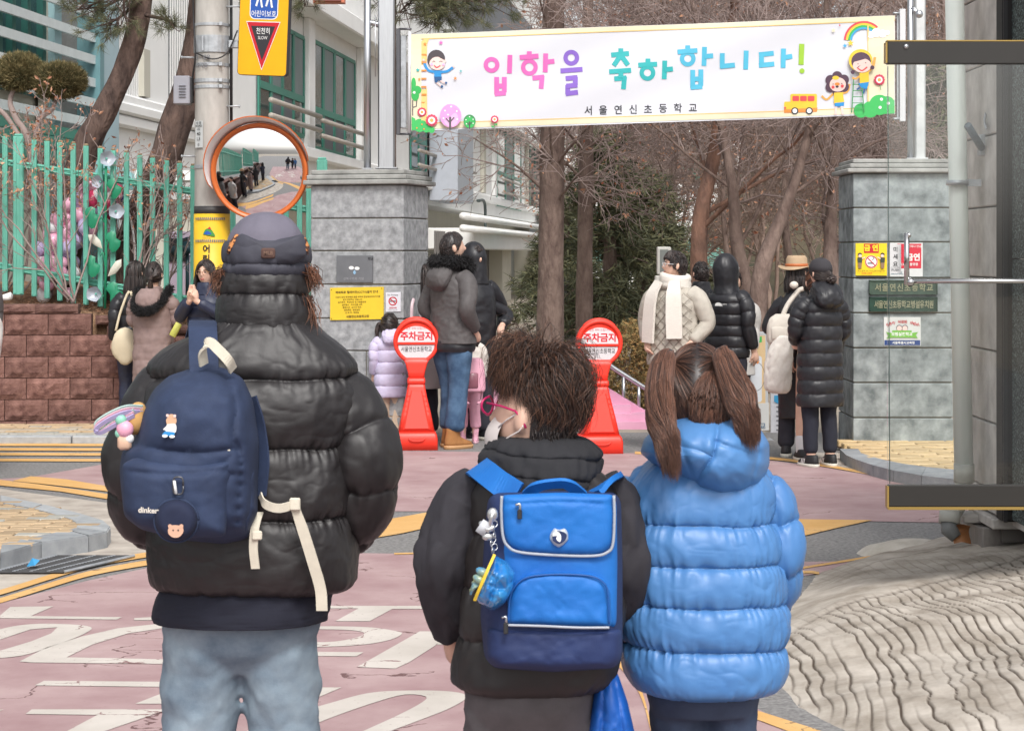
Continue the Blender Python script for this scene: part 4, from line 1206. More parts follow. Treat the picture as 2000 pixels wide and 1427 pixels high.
t = plate('name_plaque', 'dark grey metal plaque with a small sprout emblem on the left pillar', 659, 499, 729, 551, .02, mat('plaque_grey', S(122, 124, 128), .5, var=.1, metal=.3), lface, 0)
pr = Print(lambda x, y, l: lface(x, y, .02 + l)); pr.disc(688, 523, 5, wink, 3.4).disc(699, 524, 5, wink, 3.2).poly(arc([(694, 527), (697, 532), (694, 536), (691, 532)], 8), flat('pale_blue', S(150, 190, 220))); pr.text('성북구의회 기념', 692, 544, 6, flat('pale_grey_ink', S(160, 160, 164)), .01, flip=-1); pr.text('한글', 726, 505, 6, ink, .01, flip=-1); pr.done('print', t)
t = plate('camera_notice', 'yellow metal camera notice with small black print on the left pillar', 646, 562, 750, 625, .015, flat('notice_yellow', S(240, 204, 52)), lface, -2)
pr = Print(lambda x, y, l: lface(x, y, .015 + l)); dk = flat('notice_ink', S(90, 70, 30))
pr.text('폐쇄회로 텔레비전(CCTV)설치 안내', 698, 570.5, 5.6, dk, .02, flip=-1, rot=-.02)
for i, s in enumerate(('시설의 안전 화재예방 등을 위하여 영상정보처리기기를', '설치 운영하고 있습니다', '설치목적 : 학생안전 및 시설물보호', '설치장소 : 학교건물 내외', '촬영시간 : 24시간 연속', '관리책임 : 행정실장', '연 락 처 : 행정실')): pr.text(s, (700 if i == 0 else 690 if i < 2 else 689), 579.5 + i * 5.1, 3.9, dk, .01, flip=-1, rot=-.02)
pr.text('서울연신초등학교장', 700, 617.5, 5.4, dk, .02, flip=-1, rot=-.02)
for x, y in ((649, 566), (747, 563), (649, 622), (747, 620)): pr.disc(x, y, .9, dk)
pr.done('lettering', t, kind='stuff')
t = plate('no_smoking_sign', 'small white no smoking sign beside the yellow notice on the left pillar', 754, 571, 783, 609, .008, flat('sign_white', S(226, 226, 232)), lface, -1)
pr = Print(lambda x, y, l: lface(x, y, .008 + l)); pr.ring(768, 588, 8.5, 2, rink); pr.stroke([(762, 588), (774, 588)], 2.4, gink); pr.stroke([(762.5, 583), (773.5, 593)], 1.8, rink); pr.text('No Smoking', 768, 576, 4.2, gink, .01, flip=-1); pr.text('금연구역', 768, 601, 4, rink, .02, flip=-1); pr.text('이곳은 금연구역', 768, 605.5, 2.6, gink, 0, flip=-1); pr.done('print', t)
# right pillar
t = plate('no_smoking_poster', 'yellow and red no smoking poster on the right gate pillar', 1671, 475, 1732, 538, .008, flat('poster_yellow', S(250, 214, 30)), rface)
pr = Print(lambda x, y, l: rface(x, y, .008 + l), .0008, .001)
pr.poly(rrect(1687, 476, 1716, 494, 1), rink); pr.text('금 연', 1701, 484, 13, flat('poster_yel', S(255, 226, 40)), .05, flip=-1)
pr.disc(1701.5, 511, 12.5, wink).ring(1701.5, 511, 12, 1.8, rink); pr.stroke([(1694, 514), (1706, 514)], 2.6, gink); pr.stroke([(1703, 508), (1707, 504), (1704, 501)], 1.3, gink); pr.stroke([(1693.5, 503), (1709.5, 519)], 1.6, rink)
for x, s in ((1679, 1), (1723, -1)):
    pr.disc(x, 497, 4, ink, 3.5); pr.disc(x + s * .5, 499.5, 3.2, cI['skin'], 3); pr.poly([(x - 5, 503), (x + 5, 503), (x + 4, 513), (x - 4, 513)], flat('poster_green', S(60, 70, 60))); pr.poly([(x - 4, 513), (x + 4, 513), (x + 3, 524), (x - 3, 524)], flat('poster_brown', S(150, 120, 90))); pr.stroke([(x + 4 * s, 505), (x + 10 * s, 502)], 2, cI['skin'])
pr.text('학교 경계 10m 이내 금연구역입니다', 1701, 529, 3.6, ink, .01, flip=-1); pr.text('과태료 10만원', 1692, 533.5, 3.6, rink, .01, flip=-1)
pr.done('print', t)
b = MB(); b.add(*box(rface(1702, 540.2, .006), (.25, .01, .012)), 0, False); part('base_strip', b, BLACK, t, True)
t = plate('red_poster', 'white and red poster beside the no smoking poster on the right gate pillar', 1738, 474, 1802, 540, .008, flat('poster_white', S(230, 230, 230)), rface)
pr = Print(lambda x, y, l: rface(x, y, .008 + l)); prd = flat('poster_red', S(222, 30, 60)); pr.poly([(1752, 476), (1799, 476), (1799, 524), (1752, 524)], prd); pr.text('금연', 1783, 502, 15, wink, .04, flip=-1); pr.text('언제나 안심', 1786, 481, 5.5, wink, .01, flip=-1); pr.text('CCTV 촬영중', 1776, 516, 6, wink, .02, flip=-1); pr.text('SEOUL', 1752, 533, 8, flat('poster_teal', S(60, 110, 130)), .01, flip=-1); pr.done('print', t)
M_brz = mat('green_bronze', S(74, 92, 80), .55, var=.25, scale=20, metal=.35); M_brz2 = mat('green_bronze_dark', S(40, 70, 58), .55, var=.25, scale=20, metal=.3); M_gold = flat('faded_brass', S(150, 150, 122), .5)
for (y0, y1, mm, lab, txt) in ((547, 575, M_brz, 'weathered grey green metal name plate, the upper of two on the right pillar', '서울연신초등학교'), (580, 608, M_brz2, 'dark green metal name plate, the lower of two on the right pillar', '서울연신초등학교병설유치원')):
    t = plate('name_plate', lab, 1697, y0, 1830, y1, .025, mm, rface)
    b = MB()
    for (a0, a1, c0, c1) in ((1697, 1830, y0, y0 + 2), (1697, 1830, y1 - 2, y1), (1697, 1699, y0, y1), (1828, 1830, y0, y1)):
        q0, q1 = rface(a0, c0, .025), rface(a1, c1, .033); b.add(*box((q0 + q1) / 2, np.abs(q1 - q0)), 0, False)
    part('frame', b, mm, t, True)
    for k, ch in enumerate(txt):
        pr = Print(lambda x, y, l: rface(x, y, .028 + l)); n_ = len(txt); pr.text(ch, 1764 + (k - (n_ - 1) / 2) * (116 / n_), (y0 + y1) / 2, 16, M_gold, .02, flip=-1, sx=.9 if n_ < 10 else .62); pr.done('letter', t)
t = plate('model_school_plate', 'white school plate with a green ribbon and blue foot on the right pillar', 1726, 619, 1798, 675, .008, flat('plate_white', S(218, 220, 218)), rface)
pr = Print(lambda x, y, l: rface(x, y, .008 + l)); pr.poly([(1727, 664), (1797, 664), (1797, 674), (1727, 674)], flat('plate_blue', S(30, 66, 130))); pr.text('서울특별시교육청', 1764, 669, 6, wink, .02, flip=-1)
for k, ch in enumerate('어린이 바로된 어린이'): pr.text(ch, 1733 + k * 5.9, 634 - 6 * math.sin(k / 10 * PI), 7, rink, .02, rot=0.4 - k * .08, flip=-1)
pr.disc(1756, 640, 6, gink).disc(1756, 641, 5, cI['skin']).disc(1767, 640, 6, gink).disc(1767, 641, 5, cI['skin'])
pr.poly([(1730, 648), (1742, 650), (1742, 645), (1780, 645), (1780, 650), (1793, 648), (1788, 654), (1792, 660), (1780, 659), (1742, 659), (1731, 661), (1735, 655)], flat('ribbon_green', S(120, 190, 70))); pr.text('모범실천학교', 1761, 652, 7.5, wink, .03, flip=-1); pr.done('print', t)

# ================================================================ NO PARKING STANDS
M_red = flat('stand_red', S(244, 58, 40, .9), .42); M_refl = mat('reflective_white', S(226, 222, 224), .5, var=.05, scale=60); M_redtxt = flat('stand_letter_red', S(214, 24, 44))
def stand():
    t = thing('no_parking_stand', 'x', 'no parking stand')
    # bottom block
    def rect(z, wx, wy, r=.02):
        p = rrect(-wx / 2, -wy / 2, wx / 2, wy / 2, r); return np.c_[p, np.full(len(p), z)]
    b = MB(); b.add(*loft(np.array([rect(0, .355, .34), rect(.10, .35, .335), rect(.135, .335, .32), rect(.155, .31, .29)])), 0, True)
    b.add(*loft(np.array([rect(.15, .305, .285), rect(.30, .245, .225), rect(.45, .175, .155, .018), rect(.52, .150, .125, .018), rect(.56, .135, .11, .016)])), 0)
    b.add(*loft(np.array([rect(.55, .15, .12, .016), rect(.57, .152, .12, .016), rect(.60, .145, .115, .016)])), 0)
    part('base', b, M_red, t)
    b = MB(); b.add(*loft(np.array([rect(.59, .13, .105, .014), rect(.65, .145, .10, .014), rect(.72, .185, .09, .014), rect(.77, .23, .08, .012)])), 0); part('neck', b, M_red, t)
    for sx in (-1,):
        b = MB(); q = [(-.115, .175), (.115, .175), (.045, .5), (-.045, .5)]
        v = [(x, -.1475 + (z - .15) * .215, z) for x, z in q] + [(x * .86, -.156 + (z - .15) * .215, .02 + z * .94) for x, z in q]
        b.add(np.array(v), [(4, 5, 6, 7), (0, 1, 5, 4), (1, 2, 6, 5), (2, 3, 7, 6), (3, 0, 4, 7)], 0, False); part('front_panel', b, M_red, t)
    b = MB()
    for k in range(7): z = .2 + k * .042; b.add(*box((.0, -.0, z), (.29 - (z - .15) * .43, .29 - (z - .15) * .4, .004)), 0, False)
    part('step_ridges', b, M_red, t, kind='stuff')
    b = MB(); b.add(*tube(catmull([(-.07, -.178, .105), (-.04, -.183, .085), (.04, -.183, .085), (.07, -.178, .105)], 12), .006, 6)); part('moulded_grip', b, M_red, t)
    # round head with a carrying handle
    cz = .908
    a = np.arange(64) / 64 * 2 * PI
    def rg(r, y, top=0): 
        x = r * np.cos(a); z = cz + r * np.sin(a)
        return np.stack([x, 0 * a + y, z], -1)
    b = MB(); b.add(*loft(np.array([rg(.16, -.028), rg(.168, -.042), rg(.186, -.042), rg(.194, -.03), rg(.194, .03), rg(.186, .042), rg(.168, .042), rg(.16, .028)]), False)); b.add(*loft(np.array([rg(.165, -.026), rg(.165, .026)]))); part('head', b, M_red, t)
    b = MB(); th = np.linspace(R(40), R(140), 20); b.add(*tube(np.stack([.165 * np.cos(th), 0 * th, cz + .035 + .155 * np.sin(th) * 1.0], -1), .017, 8)); part('handle', b, M_red, t)
    b = MB(); b.add(*box((0, -.034, cz - .018), (.33, .014, .014)), 0, False); part('divider', b, M_red, t)
    pr = Print(lambda x, y, l: np.array([x, -.027 - l, cz + y]))
    aa = np.linspace(R(-2), R(182), 30); pr.poly(np.c_[.156 * np.cos(aa), .156 * np.sin(aa) * .83 - .003], M_refl)
    aa = np.linspace(R(180), R(360), 30); pr.poly(np.c_[.156 * np.cos(aa), .156 * np.sin(aa) - .030], M_refl) if False else pr.poly(np.c_[.152 * np.cos(aa), .128 * np.sin(aa) - .032], M_refl)
    pr.text('주차금지', 0, .045, .077, M_redtxt, .035, sx=.98).text('협조 부탁 드립니다', 0, .108, .022, M_redtxt, .0).text('서울연신초등학교', 0, -.066, .048, ink, .012, sx=.74)
    if True:
        hexm = flat('hex_grey', S(206, 206, 212))
        for j in range(6):
            for i in range(12):
                x, y = -.14 + i * .025 + (.0125 if j % 2 else 0), -.15 + j * .0215
                if x * x / .02 + (y + .03) ** 2 / .0135 < 1: pr.lift = .0022; pr.ring(x, y, .0125, .0012, hexm, n=6)
    pr.done('print', t, False)
    return t
s1 = stand()
q = G(813, 876.5); s1.location = (q[0], q[1], 0); s1['label'] = 'red plastic no parking stand in front of the man in blue jeans'; s1['group'] = 'no parking stands in the gateway'
s1.rotation_euler = (0, 0, R(4))
q = G(1170, 884); copy_thing(s1, (q[0], q[1], 0), R(7), 'red plastic no parking stand partly behind the short haired boy', 'no parking stands in the gateway')

# ================================================================ PINK RAMP, RAIL, SIGN BOARD
M_pk = mat('pink_ramp_paint', S(226, 160, 190), .8, col2=S(238, 180, 206), scale=3, bump=.2)
rp = thing('pink_ramp', 'pink painted ramp with steps inside the school gate', 'ramp', (0.5, 20.4, 0))
def poly_xz(pts, y0, y1):
    v, f = prism(np.array(pts), y0, y1); v = v[:, [0, 2, 1]]; return v, [q[::-1] for q in f]
b = MB(); b.add(*poly_xz([(-.36, 0), (1.48, 0), (1.42, .06), (.92, .36), (-.36, .42)], 20.3, 20.5), 0, False); part('side_wall', b, M_pk, rp, True)
b = MB(); b.add(*poly_xz([(-.36, 0), (1.4, 0), (.9, .3), (-.36, .36)], 20.5, 21.9), 0, False); part('slope', b, M_pk, rp, True)
for k in range(3):
    b = MB(); b.add(*box((1.0 - .05 * k, 20.12 + .06 * k, .035 + .07 * k), (.95 - .25 * k, .3, .07)), 0, False); part('step', b, M_pk, rp, True)
rl = thing('handrail', 'tubular steel handrail along the pink ramp inside the gate', 'handrail', P(1200, 800, 20.4))
b = MB(); b.add(*tube(catmull([P(950, 694, 20.4), P(985, 683, 20.4), P(1060, 681, 20.4), P(1150, 684, 20.4), P(1195, 716, 20.4), P(1240, 745, 20.4), P(1300, 783, 20.4)], 40), .024, 10)); part('top_rail', b, STEEL, rl, True)
for x, y0, y1 in ((955, 690, 850), (1218, 733, 806), (1248, 752, 808), (1060, 682, 770), (1140, 684, 770), (1184, 712, 780)):
    b = MB(); b.add(*tube(np.array([P(x, y0, 20.4), P(x, y1, 20.4)]), .016, 8)); part('upright', b, STEEL, rl, True)
b = MB(); b.add(*tube(np.array([P(1195, 803, 20.42), P(1300, 804, 20.42)]), .014, 8)); part('low_rail', b, STEEL, rl, True)
lm = thing('intercom_post', 'tall narrow metal cabinet with two framed panels behind the woman in the white scarf', 'post', P(1294, 660, 21.5))
for (y0, y1, x0, x1) in ((482, 536, 1283, 1310), (538, 660, 1279, 1308)):
    q0, q1 = P(x0, y1, 21.5), P(x1, y0, 21.5)
    b = MB(); b.add(*box((q0 + q1) / 2, (q1[0] - q0[0], .12, q1[2] - q0[2]), b=.01), 0, False); part('frame', b, flat('pale_metal', S(200, 198, 190), .4), lm, True)
    b = MB(); b.add(*box((q0 + q1) / 2 + (0, -.062, 0), ((q1[0] - q0[0]) * .62, .01, (q1[2] - q0[2]) * .8)), 0, False); part('panel', b, flat('panel_grey', S(120, 124, 120), .3), lm, True)
ea = thing('sign_board', 'white framed standing board with tan poster behind the short black puffer', 'sign board', P(1480, 860, 18.9))
b = MB(); b.add(*box(P(1470, 725, 18.9), (.27, .04, .70), b=.008), 0, False); part('frame', b, flat('frame_grey', S(196, 200, 204), .4), ea, True)
b = MB(); b.add(*box(P(1470, 813, 18.9), (.28, .06, .24)), 0, False); part('plinth', b, flat('plinth_white', S(214, 214, 212)), ea, True)
b = MB(); b.add(*box(P(1470, 860, 18.9), (.34, .3, .03)), 0, False); part('foot', b, GALV, ea, True)
pr = Print(lambda x, y, l: P(x, y, 18.875 - l)); pr.poly([(1444, 655), (1495, 655), (1495, 796), (1444, 796)], flat('poster_tan', S(226, 196, 150))); pr.poly(rrect(1446, 695, 1488, 785, 5), flat('poster_paper', S(226, 230, 236)))
pr.ring(1476, 735, 18, .8, gink, ry=1.6); pr.poly([(1471, 658), (1479, 657), (1479, 669), (1471, 670)], cI['sky']); pr.poly([(1480, 657), (1488, 657), (1488, 668), (1480, 669)], cI['green']); pr.poly([(1476, 706), (1484, 704), (1480, 711)], cI['orange'])
for y in (732, 757): pr.stroke([(1452, y), (1472, y)], 1.6, gink)
pr.done('print', ea)
pr = Print(lambda x, y, l: P(x, y, 18.865 - l)); pr.text('학교', 1484, 831, 13, flat('plinth_blue', S(80, 120, 150)), .01, flip=-1); pr.done('print', ea)
b = MB(); b.add(*box(P(1520, 810, 19.6), (.14, .03, .42)), 0, False)
t = thing('low_sign', 'small white leaflet stand low down behind the people by the right pillar', 'sign', P(1520, 862, 19.6)); part('panel', b, flat('sign_white', S(226, 226, 232)), t, True)
pr = Print(lambda x, y, l: P(x, y, 19.58 - l))
for y in range(785, 840, 9): pr.stroke([(1516, y), (1532, y)], 2, gink)
pr.poly([(1512, 772), (1524, 772), (1524, 790), (1512, 784)], cI['sky']); pr.done('print', t)
b = MB(); b.add(*box(P(1525, 853, 19.5), (.36, .12, .04)), 0, False); part('foot', b, GALV, t, True)
# ================================================================ RIGHT BUILDING CORNER AND GLASS DOOR
M_wallst = mat('wall_granite', S(176, 171, 165), .85, col2=S(222, 218, 212), scale=6, bump=.3, bscale=220, rand=.05, detail=12)
M_dkgran = mat('dark_granite', S(22, 30, 30), .8, col2=S(140, 160, 158), scale=120, var=.3, thr=(.5, .66), detail=3)
M_frame = flat('dark_bronze', S(26, 24, 24), .7)
M_pvc = mat('painted_pipe', S(222, 230, 222), .45, col2=S(236, 240, 234), scale=3, stretch=(6, 6, .6))
bld = thing('stone_building', 'grey granite corner of a building with a dark entrance at the right edge', 'building', (2.9, 11, 0))
WX = 2.44
b = MB(); b.add(*box((WX + .6, 11.1, 2.4), (1.16, .8, 4.4)), 0, False); part('core', b, flat('core_grey', S(100, 96, 92)), bld, True)
zc = [0.33, 0.45, 0.79, 1.155, 1.525, 1.885, 2.25, 2.62, 2.98, 3.35, 3.72, 4.1, 4.5]
for k in range(len(zc) - 1):
    b = MB(); b.add(*box((WX + .015, 11.11, (zc[k] + zc[k + 1]) / 2), (.05, .84, zc[k + 1] - zc[k] - .009), b=.005), 0, False); part('facing_stone', b, M_wallst, bld, True)
    b = MB(); b.add(*box((WX + .62, 11.54, (zc[k] + zc[k + 1]) / 2), (1.15, .04, zc[k + 1] - zc[k] - .009), b=.005), 0, False); part('facing_stone', b, M_wallst, bld, True)
b = MB(); b.add(*box((WX + .03, 10.62, 2.42), (.09, .14, 4.2), b=.01), 0, False); part('door_frame', b, M_frame, bld, True)
b = MB(); b.add(*box((WX + .0, 10.56, 2.42), (.02, .03, 4.2)), 0, False); part('frame_seal', b, BLACK, bld, True)
for z0, z1 in ((.33, 1.62), (1.62, 2.9), (2.9, 4.5)):
    b = MB(); b.add(*box((WX + .06, 10.12, (z0 + z1) / 2), (.06, .84, z1 - z0 - .006), b=.003), 0, False); part('dark_panel', b, M_dkgran, bld, True)
b = MB(); b.add(*box((WX + .04, 9.66, 2.42), (.09, .07, 4.2)), 0, False); part('door_frame', b, M_frame, bld, True)
# plinth
for x0, x1, y0, y1, z0, z1, nm in ((2.325, 2.42, 10.98, 11.2, .26, .30, 'ledge_stone'), (2.40, 3.6, 10.66, 11.1, .27, .322, 'ledge_stone')):
    b = MB(); b.add(*box(((x0 + x1) / 2, (y0 + y1) / 2, (z0 + z1) / 2), (x1 - x0, y1 - y0, z1 - z0), b=.006), 0, False); part(nm, b, M_wallst, bld, True)
M_plin = mat('plinth_tile', S(112, 106, 102), .9, col2=S(168, 162, 156), scale=7, bump=.4, stretch=(1, 1, .35), rand=.1)
for k in range(5):
    b = MB(); b.add(*box((2.47 + k * .2, 10.78, .125), (.192, .05, .28), b=.005), 0, False); part('plinth_tile', b, M_plin, bld, True)
b = MB(); b.add(*box((2.93, 11.1, .1), (1.1, .6, .3)), 0, False); part('plinth_core', b, M_plin, bld, True)
b = MB(); b.add(*box((3.3, 10.1, .36), (1.6, 1.3, .14)), 0, False); part('door_step', b, M_wallst, bld, True)
# cctv lamp bracket and hook on the stone
br = thing('wall_bracket', 'small grey metal arm bracket screwed to the stone left of the glass door top', 'bracket', (2.33, 10.75, 2.2))
def wq(px, py, x=WX - .012):
    Y = x * F / (px - CX); return np.array([x, Y, H - (py - YH) / F * Y])
b = MB(); q0, q1 = wq(1927, 265), wq(1913, 302); b.add(*box((WX - .02, (q0[1] + q1[1]) / 2, (q0[2] + q1[2]) / 2), (.03, .07, .11), b=.004), 0, False); part('base_plate', b, GALV, br, True)
b = MB(); b.add(*tube(np.array([wq(1918, 290, WX - .03), wq(1890, 245, WX - .13)]), .02, 8)); part('arm', b, flat('bracket_grey', S(110, 122, 130), .4), br, True)
b = MB(); b.add(*tube(catmull([wq(1925, 222), wq(1923, 240, WX - .03), wq(1927, 252, WX - .03), wq(1925, 240)], 12), .006, 6)); part('hook', b, GALV, br, True)
# downpipe
dp = thing('downpipe', 'tall pale grey green rain downpipe on the corner of the stone building', 'pipe', (2.28, 11.3, 0.2))
pa, pb_ = P(1863, -80, 11.05), P(1883, 940, 11.0)
b = MB(); b.add(*tube(np.array([pa, pb_]), .049, 20)); part('pipe', b, M_pvc, dp, True)
b = MB(); b.add(*tube(np.array([P(1883, 905, 11.0), P(1883, 941, 11.0)]), .053, 20)); b.add(*tube(np.array([pb_, P(1872, 985, 10.97), P(1856, 1008, 10.95)]), .045, 16)); b.add(*tube(np.array([P(1856, 998, 10.95), P(1854, 1022, 10.93)]), .055, 16)); part('collar', b, mat('old_pipe', S(180, 180, 172), .6, var=.1), dp, True)
b = MB(); b.add(*tube(np.array([P(1854, 1020, 10.93), P(1854, 1034, 10.92), P(1868, 1050, 10.9)]), [.044, .044, .03], 16)); part('elbow', b, mat('grey_pipe', S(120, 122, 122), .6, var=.15), dp, True)
b = MB(); q = P(1870, 357, 11.0)
b.add(*lathe([(.052, -.012), (.057, -.012), (.057, .012), (.052, .012)], 20, q)); b.add(*box(q + (.08, 0, 0), (.08, .03, .035)), 0, False); part('pipe_clip', b, GALV, dp, True)
lf = MB(); q = P(1873, 1042, 10.95)
gx, gz = np.meshgrid(np.linspace(-.04, .05, 6), np.linspace(-.03, .06, 6)); lf.add(np.stack([q[0] + gx, q[1] - .05 + .4 * gx ** 2 * 20 + .03 * np.sin(gz * 60), q[2] + gz - .3 * np.abs(gx)], -1).reshape(-1, 3), grid_faces(6, 6, False)); solo('dry_leaf', lf, flat('dead_leaf', S(150, 100, 60)), 'curled brown dead leaf caught at the foot of the downpipe', 'leaf')
hm = MB(); hx, hy = np.meshgrid(np.linspace(-.36, .36, 30), np.linspace(-.3, .3, 20)); q = G(1790, 1075, .02)
hz = .10 * np.clip(1 - (hx / .34) ** 2 - (hy / .28) ** 2, 0, 1) ** .6 + .012 * fbm(np.stack([hx * 12, hy * 12, 0 * hx], -1), 3) - .02
hm.add(np.stack([q[0] + hx, q[1] + hy, hz], -1).reshape(-1, 3), grid_faces(20, 30, False)); solo('concrete_lump', hm, mat('mortar_lump', S(176, 168, 156), .95, col2=S(212, 206, 196), bump=.6, bscale=60), 'rough mortar lump at the foot of the downpipe', 'concrete')

# glass door leaf, standing open towards the street
DY = 9.56
gd = thing('glass_door', 'frameless glass door with dark top and bottom rails standing open at the right', 'door', P(1868, 990, DY))
def dbox(x0, y0, x1, y1, th, m, nm, bev=.004, dy=0):
    q0, q1 = P(x0, y1, DY + dy), P(x1, y0, DY + dy); b = MB(); b.add(*box(((q0[0] + q1[0]) / 2, DY + dy, (q0[2] + q1[2]) / 2), (q1[0] - q0[0], th, q1[2] - q0[2]), b=bev), 0, False); return part(nm, b, m, gd, True)
dbox(1733, 126, 2130, 946, .012, glassmat('door_glass', (.97, .985, .98), .05), 'pane', 0)
M_rail = flat('door_rail', S(52, 50, 48), .35, metal=.3); M_brass = flat('worn_brass', S(170, 142, 80), .4, metal=.6)
dbox(1731, 82, 2130, 126, .05, M_rail, 'top_rail'); dbox(1734, 946, 2130, 988, .05, M_rail, 'bottom_rail')
dbox(1728, 84, 1731.3, 124, .052, M_brass, 'end_cap', 0); dbox(1731, 948, 1734.4, 990, .052, M_brass, 'end_cap', 0); dbox(1733, 988.2, 2130, 994, .046, M_brass, 'brass_strip', 0); dbox(1731, 79.6, 2130, 82, .046, M_brass, 'brass_strip', 0)
b = MB(); b.add(*tube(np.array([P(1734, 130, DY), P(1738, 944, DY)]), .002, 6)); part('glass_edge', b, flat('glass_edge', S(120, 140, 138), .2), gd, True)
b = MB(); q = P(1770, 91, DY - .027); b.add(*tube(np.array([q, q + (0, -.004, 0)]), .011, 14)); part('lock', b, STEEL, gd, True)
b = MB(); hy = DY - .07
b.add(*tube(np.array([P(1771, 455, hy), P(1771, 556, hy)]), .012, 12)); b.add(*tube(np.array([P(1776, 549, hy), P(2130, 549, hy)]), .011, 12))
for x, y in ((1775, 459), (1777, 550)): b.add(*tube(np.array([P(x, y, hy - .012), P(x, y, DY)]), .012, 14))
b.add(*ell(P(1778, 551, hy), (.02, .02, .02), 12, 8)); part('push_bar', b, mat('chrome', (.5, .5, .5), .12, var=.02, metal=1), gd, True)
q0, q1 = P(1738, 534, DY - .008), P(1760, 477, DY - .008)
b = MB(); b.add(*box((q0 + q1) / 2, (q1[0] - q0[0], .002, q1[2] - q0[2])), 0, False); part('push_sticker', b, flat('sticker_grey', S(214, 214, 214)), gd, True)
pr = Print(lambda x, y, l: P(x, y, DY - .009 - l))
for ch, y in (('미', 487), ('세', 501), ('요', 515)): pr.text(ch, 1749, y, 10.5, ink, .01, flip=-1)
pr.text('PUSH', 1749, 527, 6.5, ink, .0, flip=-1); pr.stroke([(1740, 522), (1758, 522)], .5, ink); pr.done('print', gd)

# ================================================================ SCHOOL BUILDING (its front runs away to the right)
M_sw = mat('school_white', S(236, 236, 234, .95), .8, col2=S(244, 244, 242, .95), scale=1.2, bump=.1, bscale=30)
M_sc = mat('school_cream', S(206, 202, 188), .85, var=.06, scale=1.0)
M_teal = flat('teal_window_frame', S(62, 138, 120), .45); M_sill = flat('sill_rail', S(176, 168, 158), .5)
M_wglass = mat('window_glass', S(66, 84, 84), .12, var=.35, scale=.8, spec=.6); M_blind = mat('window_blind', S(126, 140, 140), .5, var=.15, stretch=(6, 6, .2), scale=4); M_wgrey = flat('spandrel', S(110, 112, 118), .5)
fo = np.array([-4.49, 37.4, 0.0]); fd = nrm(np.array([0.096, 1.0, 0])); fn_ = np.array([fd[1], -fd[0], 0])        # facade origin, direction, outward
school = thing('school_building', 'white school building with teal framed windows running away behind the gate', 'building', (-4.5, 37.4, 0), math.atan2(fd[1], fd[0]))
def fu(px):
    k = (px - CX) / F
    return (k * fo[1] - fo[0]) / (fd[0] - k * fd[1])
def fY(px): return fo[1] + fu(px) * fd[1]
def fz(px, py): return H - (py - YH) / F * fY(px)
def fbox(u0, u1, z0, z1, d0, d1, m, name, bev=0.0, label=None, parent=None):
    """box on the front: u along it, z up, d outward"""
    b = MB(); b.add(*box(((u0 + u1) / 2, -(d0 + d1) / 2, (z0 + z1) / 2), (u1 - u0, abs(d1 - d0), z1 - z0), b=bev), 0, False)
    return part(name, b, m, parent or school)
U0, U1 = fu(-150), fu(1075)
fbox(U0, fu(186), -1, 14, -3, -.05, M_sc, 'wall'); fbox(fu(186), fu(500), -1, 14, -3, 0, M_sw, 'wall'); fbox(fu(500), U1, 3.0, 14, -3, 0, M_sw, 'wall')
fbox(fu(500), U1, -1, 3.0, -3, -1.0, M_sc, 'lower_wall')
def window(x0, x1, ya, yb, panes, mid=None, rails=(), blind=True):
    """ya, yb: rows at the left side x0 for head and sill"""
    u0, u1 = fu(x0), fu(x1); z1, z0 = fz(x0, ya), fz(x0, yb); W = u1 - u0
    t = fbox(u0, u1, z0, z1, .004, .02, M_wgrey, 'window')
    fw = 0
    zm = z0 + (z1 - z0) * (mid if mid else .36)
    for k in range(panes):
        a, c = u0 + W * k / panes, u0 + W * (k + 1) / panes
        b = MB(); b.add(*box(((a + c) / 2, -.03, (zm + z1) / 2), (c - a - .06, .02, z1 - zm - .08)), 0, False); part('pane', b, M_blind if (k % 2 and blind) else M_wglass, t)
        b = MB(); b.add(*box(((a + c) / 2, -.03, (z0 + zm) / 2), (c - a - .06, .02, zm - z0 - .08)), 0, False); part('pane', b, M_wglass if k in (0, panes - 1) else M_wgrey, t)
    b = MB()
    for k in range(panes + 1): a = u0 + W * k / panes; b.add(*box((a, -.045, (z0 + z1) / 2), (.12 if k in (0, panes) else .2 * W / 5, .03, z1 - z0)), 0, False)
    for z in (z0, z1): b.add(*box(((u0 + u1) / 2, -.045, z), (W, .03, .08)), 0, False)
    b.add(*box(((u0 + u1) / 2, -.05, zm), (W, .035, .13)), 0, False)
    part('frame', b, M_teal, t)
    for y in rails:
        z = fz(x0, y); b = MB(); b.add(*tube(np.array([(u0 - .1, -.28, z), (u1 + .5, -.28, z)]), .05, 8)); part('rail', b, M_sill, t)
window(502, 590, 70 - 40, 242, 4, .37, (196, 226)); window(605, 690, 78, 287, 4, .36, (236, 266))
window(800, 830, 180, 330, 2, .4, (294, 322)); window(886, 909, 205, 372, 2, .4, (330, 352)); window(969, 1016, 240, 400, 3, .4, (350, 376)); window(1034, 1052, 262, 410, 2, .4, (372, 393)); window(1062, 1073, 272, 415, 2, .4, ())
fbox(fu(500), U1, 6.25, 6.62, 0, .55, M_sw, 'eave', .03)
fbox(fu(560), U1, 8.6, 11.5, .0, .02, M_wgrey, 'upper_windows')
zs = fz(605, 292)
fbox(fu(500), fu(760), zs - .22, zs, 0, .22, M_sw, 'sill_band', .03); fbox(fu(780), U1, zs - .3, zs - .05, 0, .2, M_sw, 'sill_band', .03)
for x in (597, 700, 745, 940, 962, 1026, 1057): fbox(fu(x) - .25, fu(x) + .35, zs, 6.25, 0, .14, M_sc if x in (940, 1026) else M_sw, 'pilaster', .02)
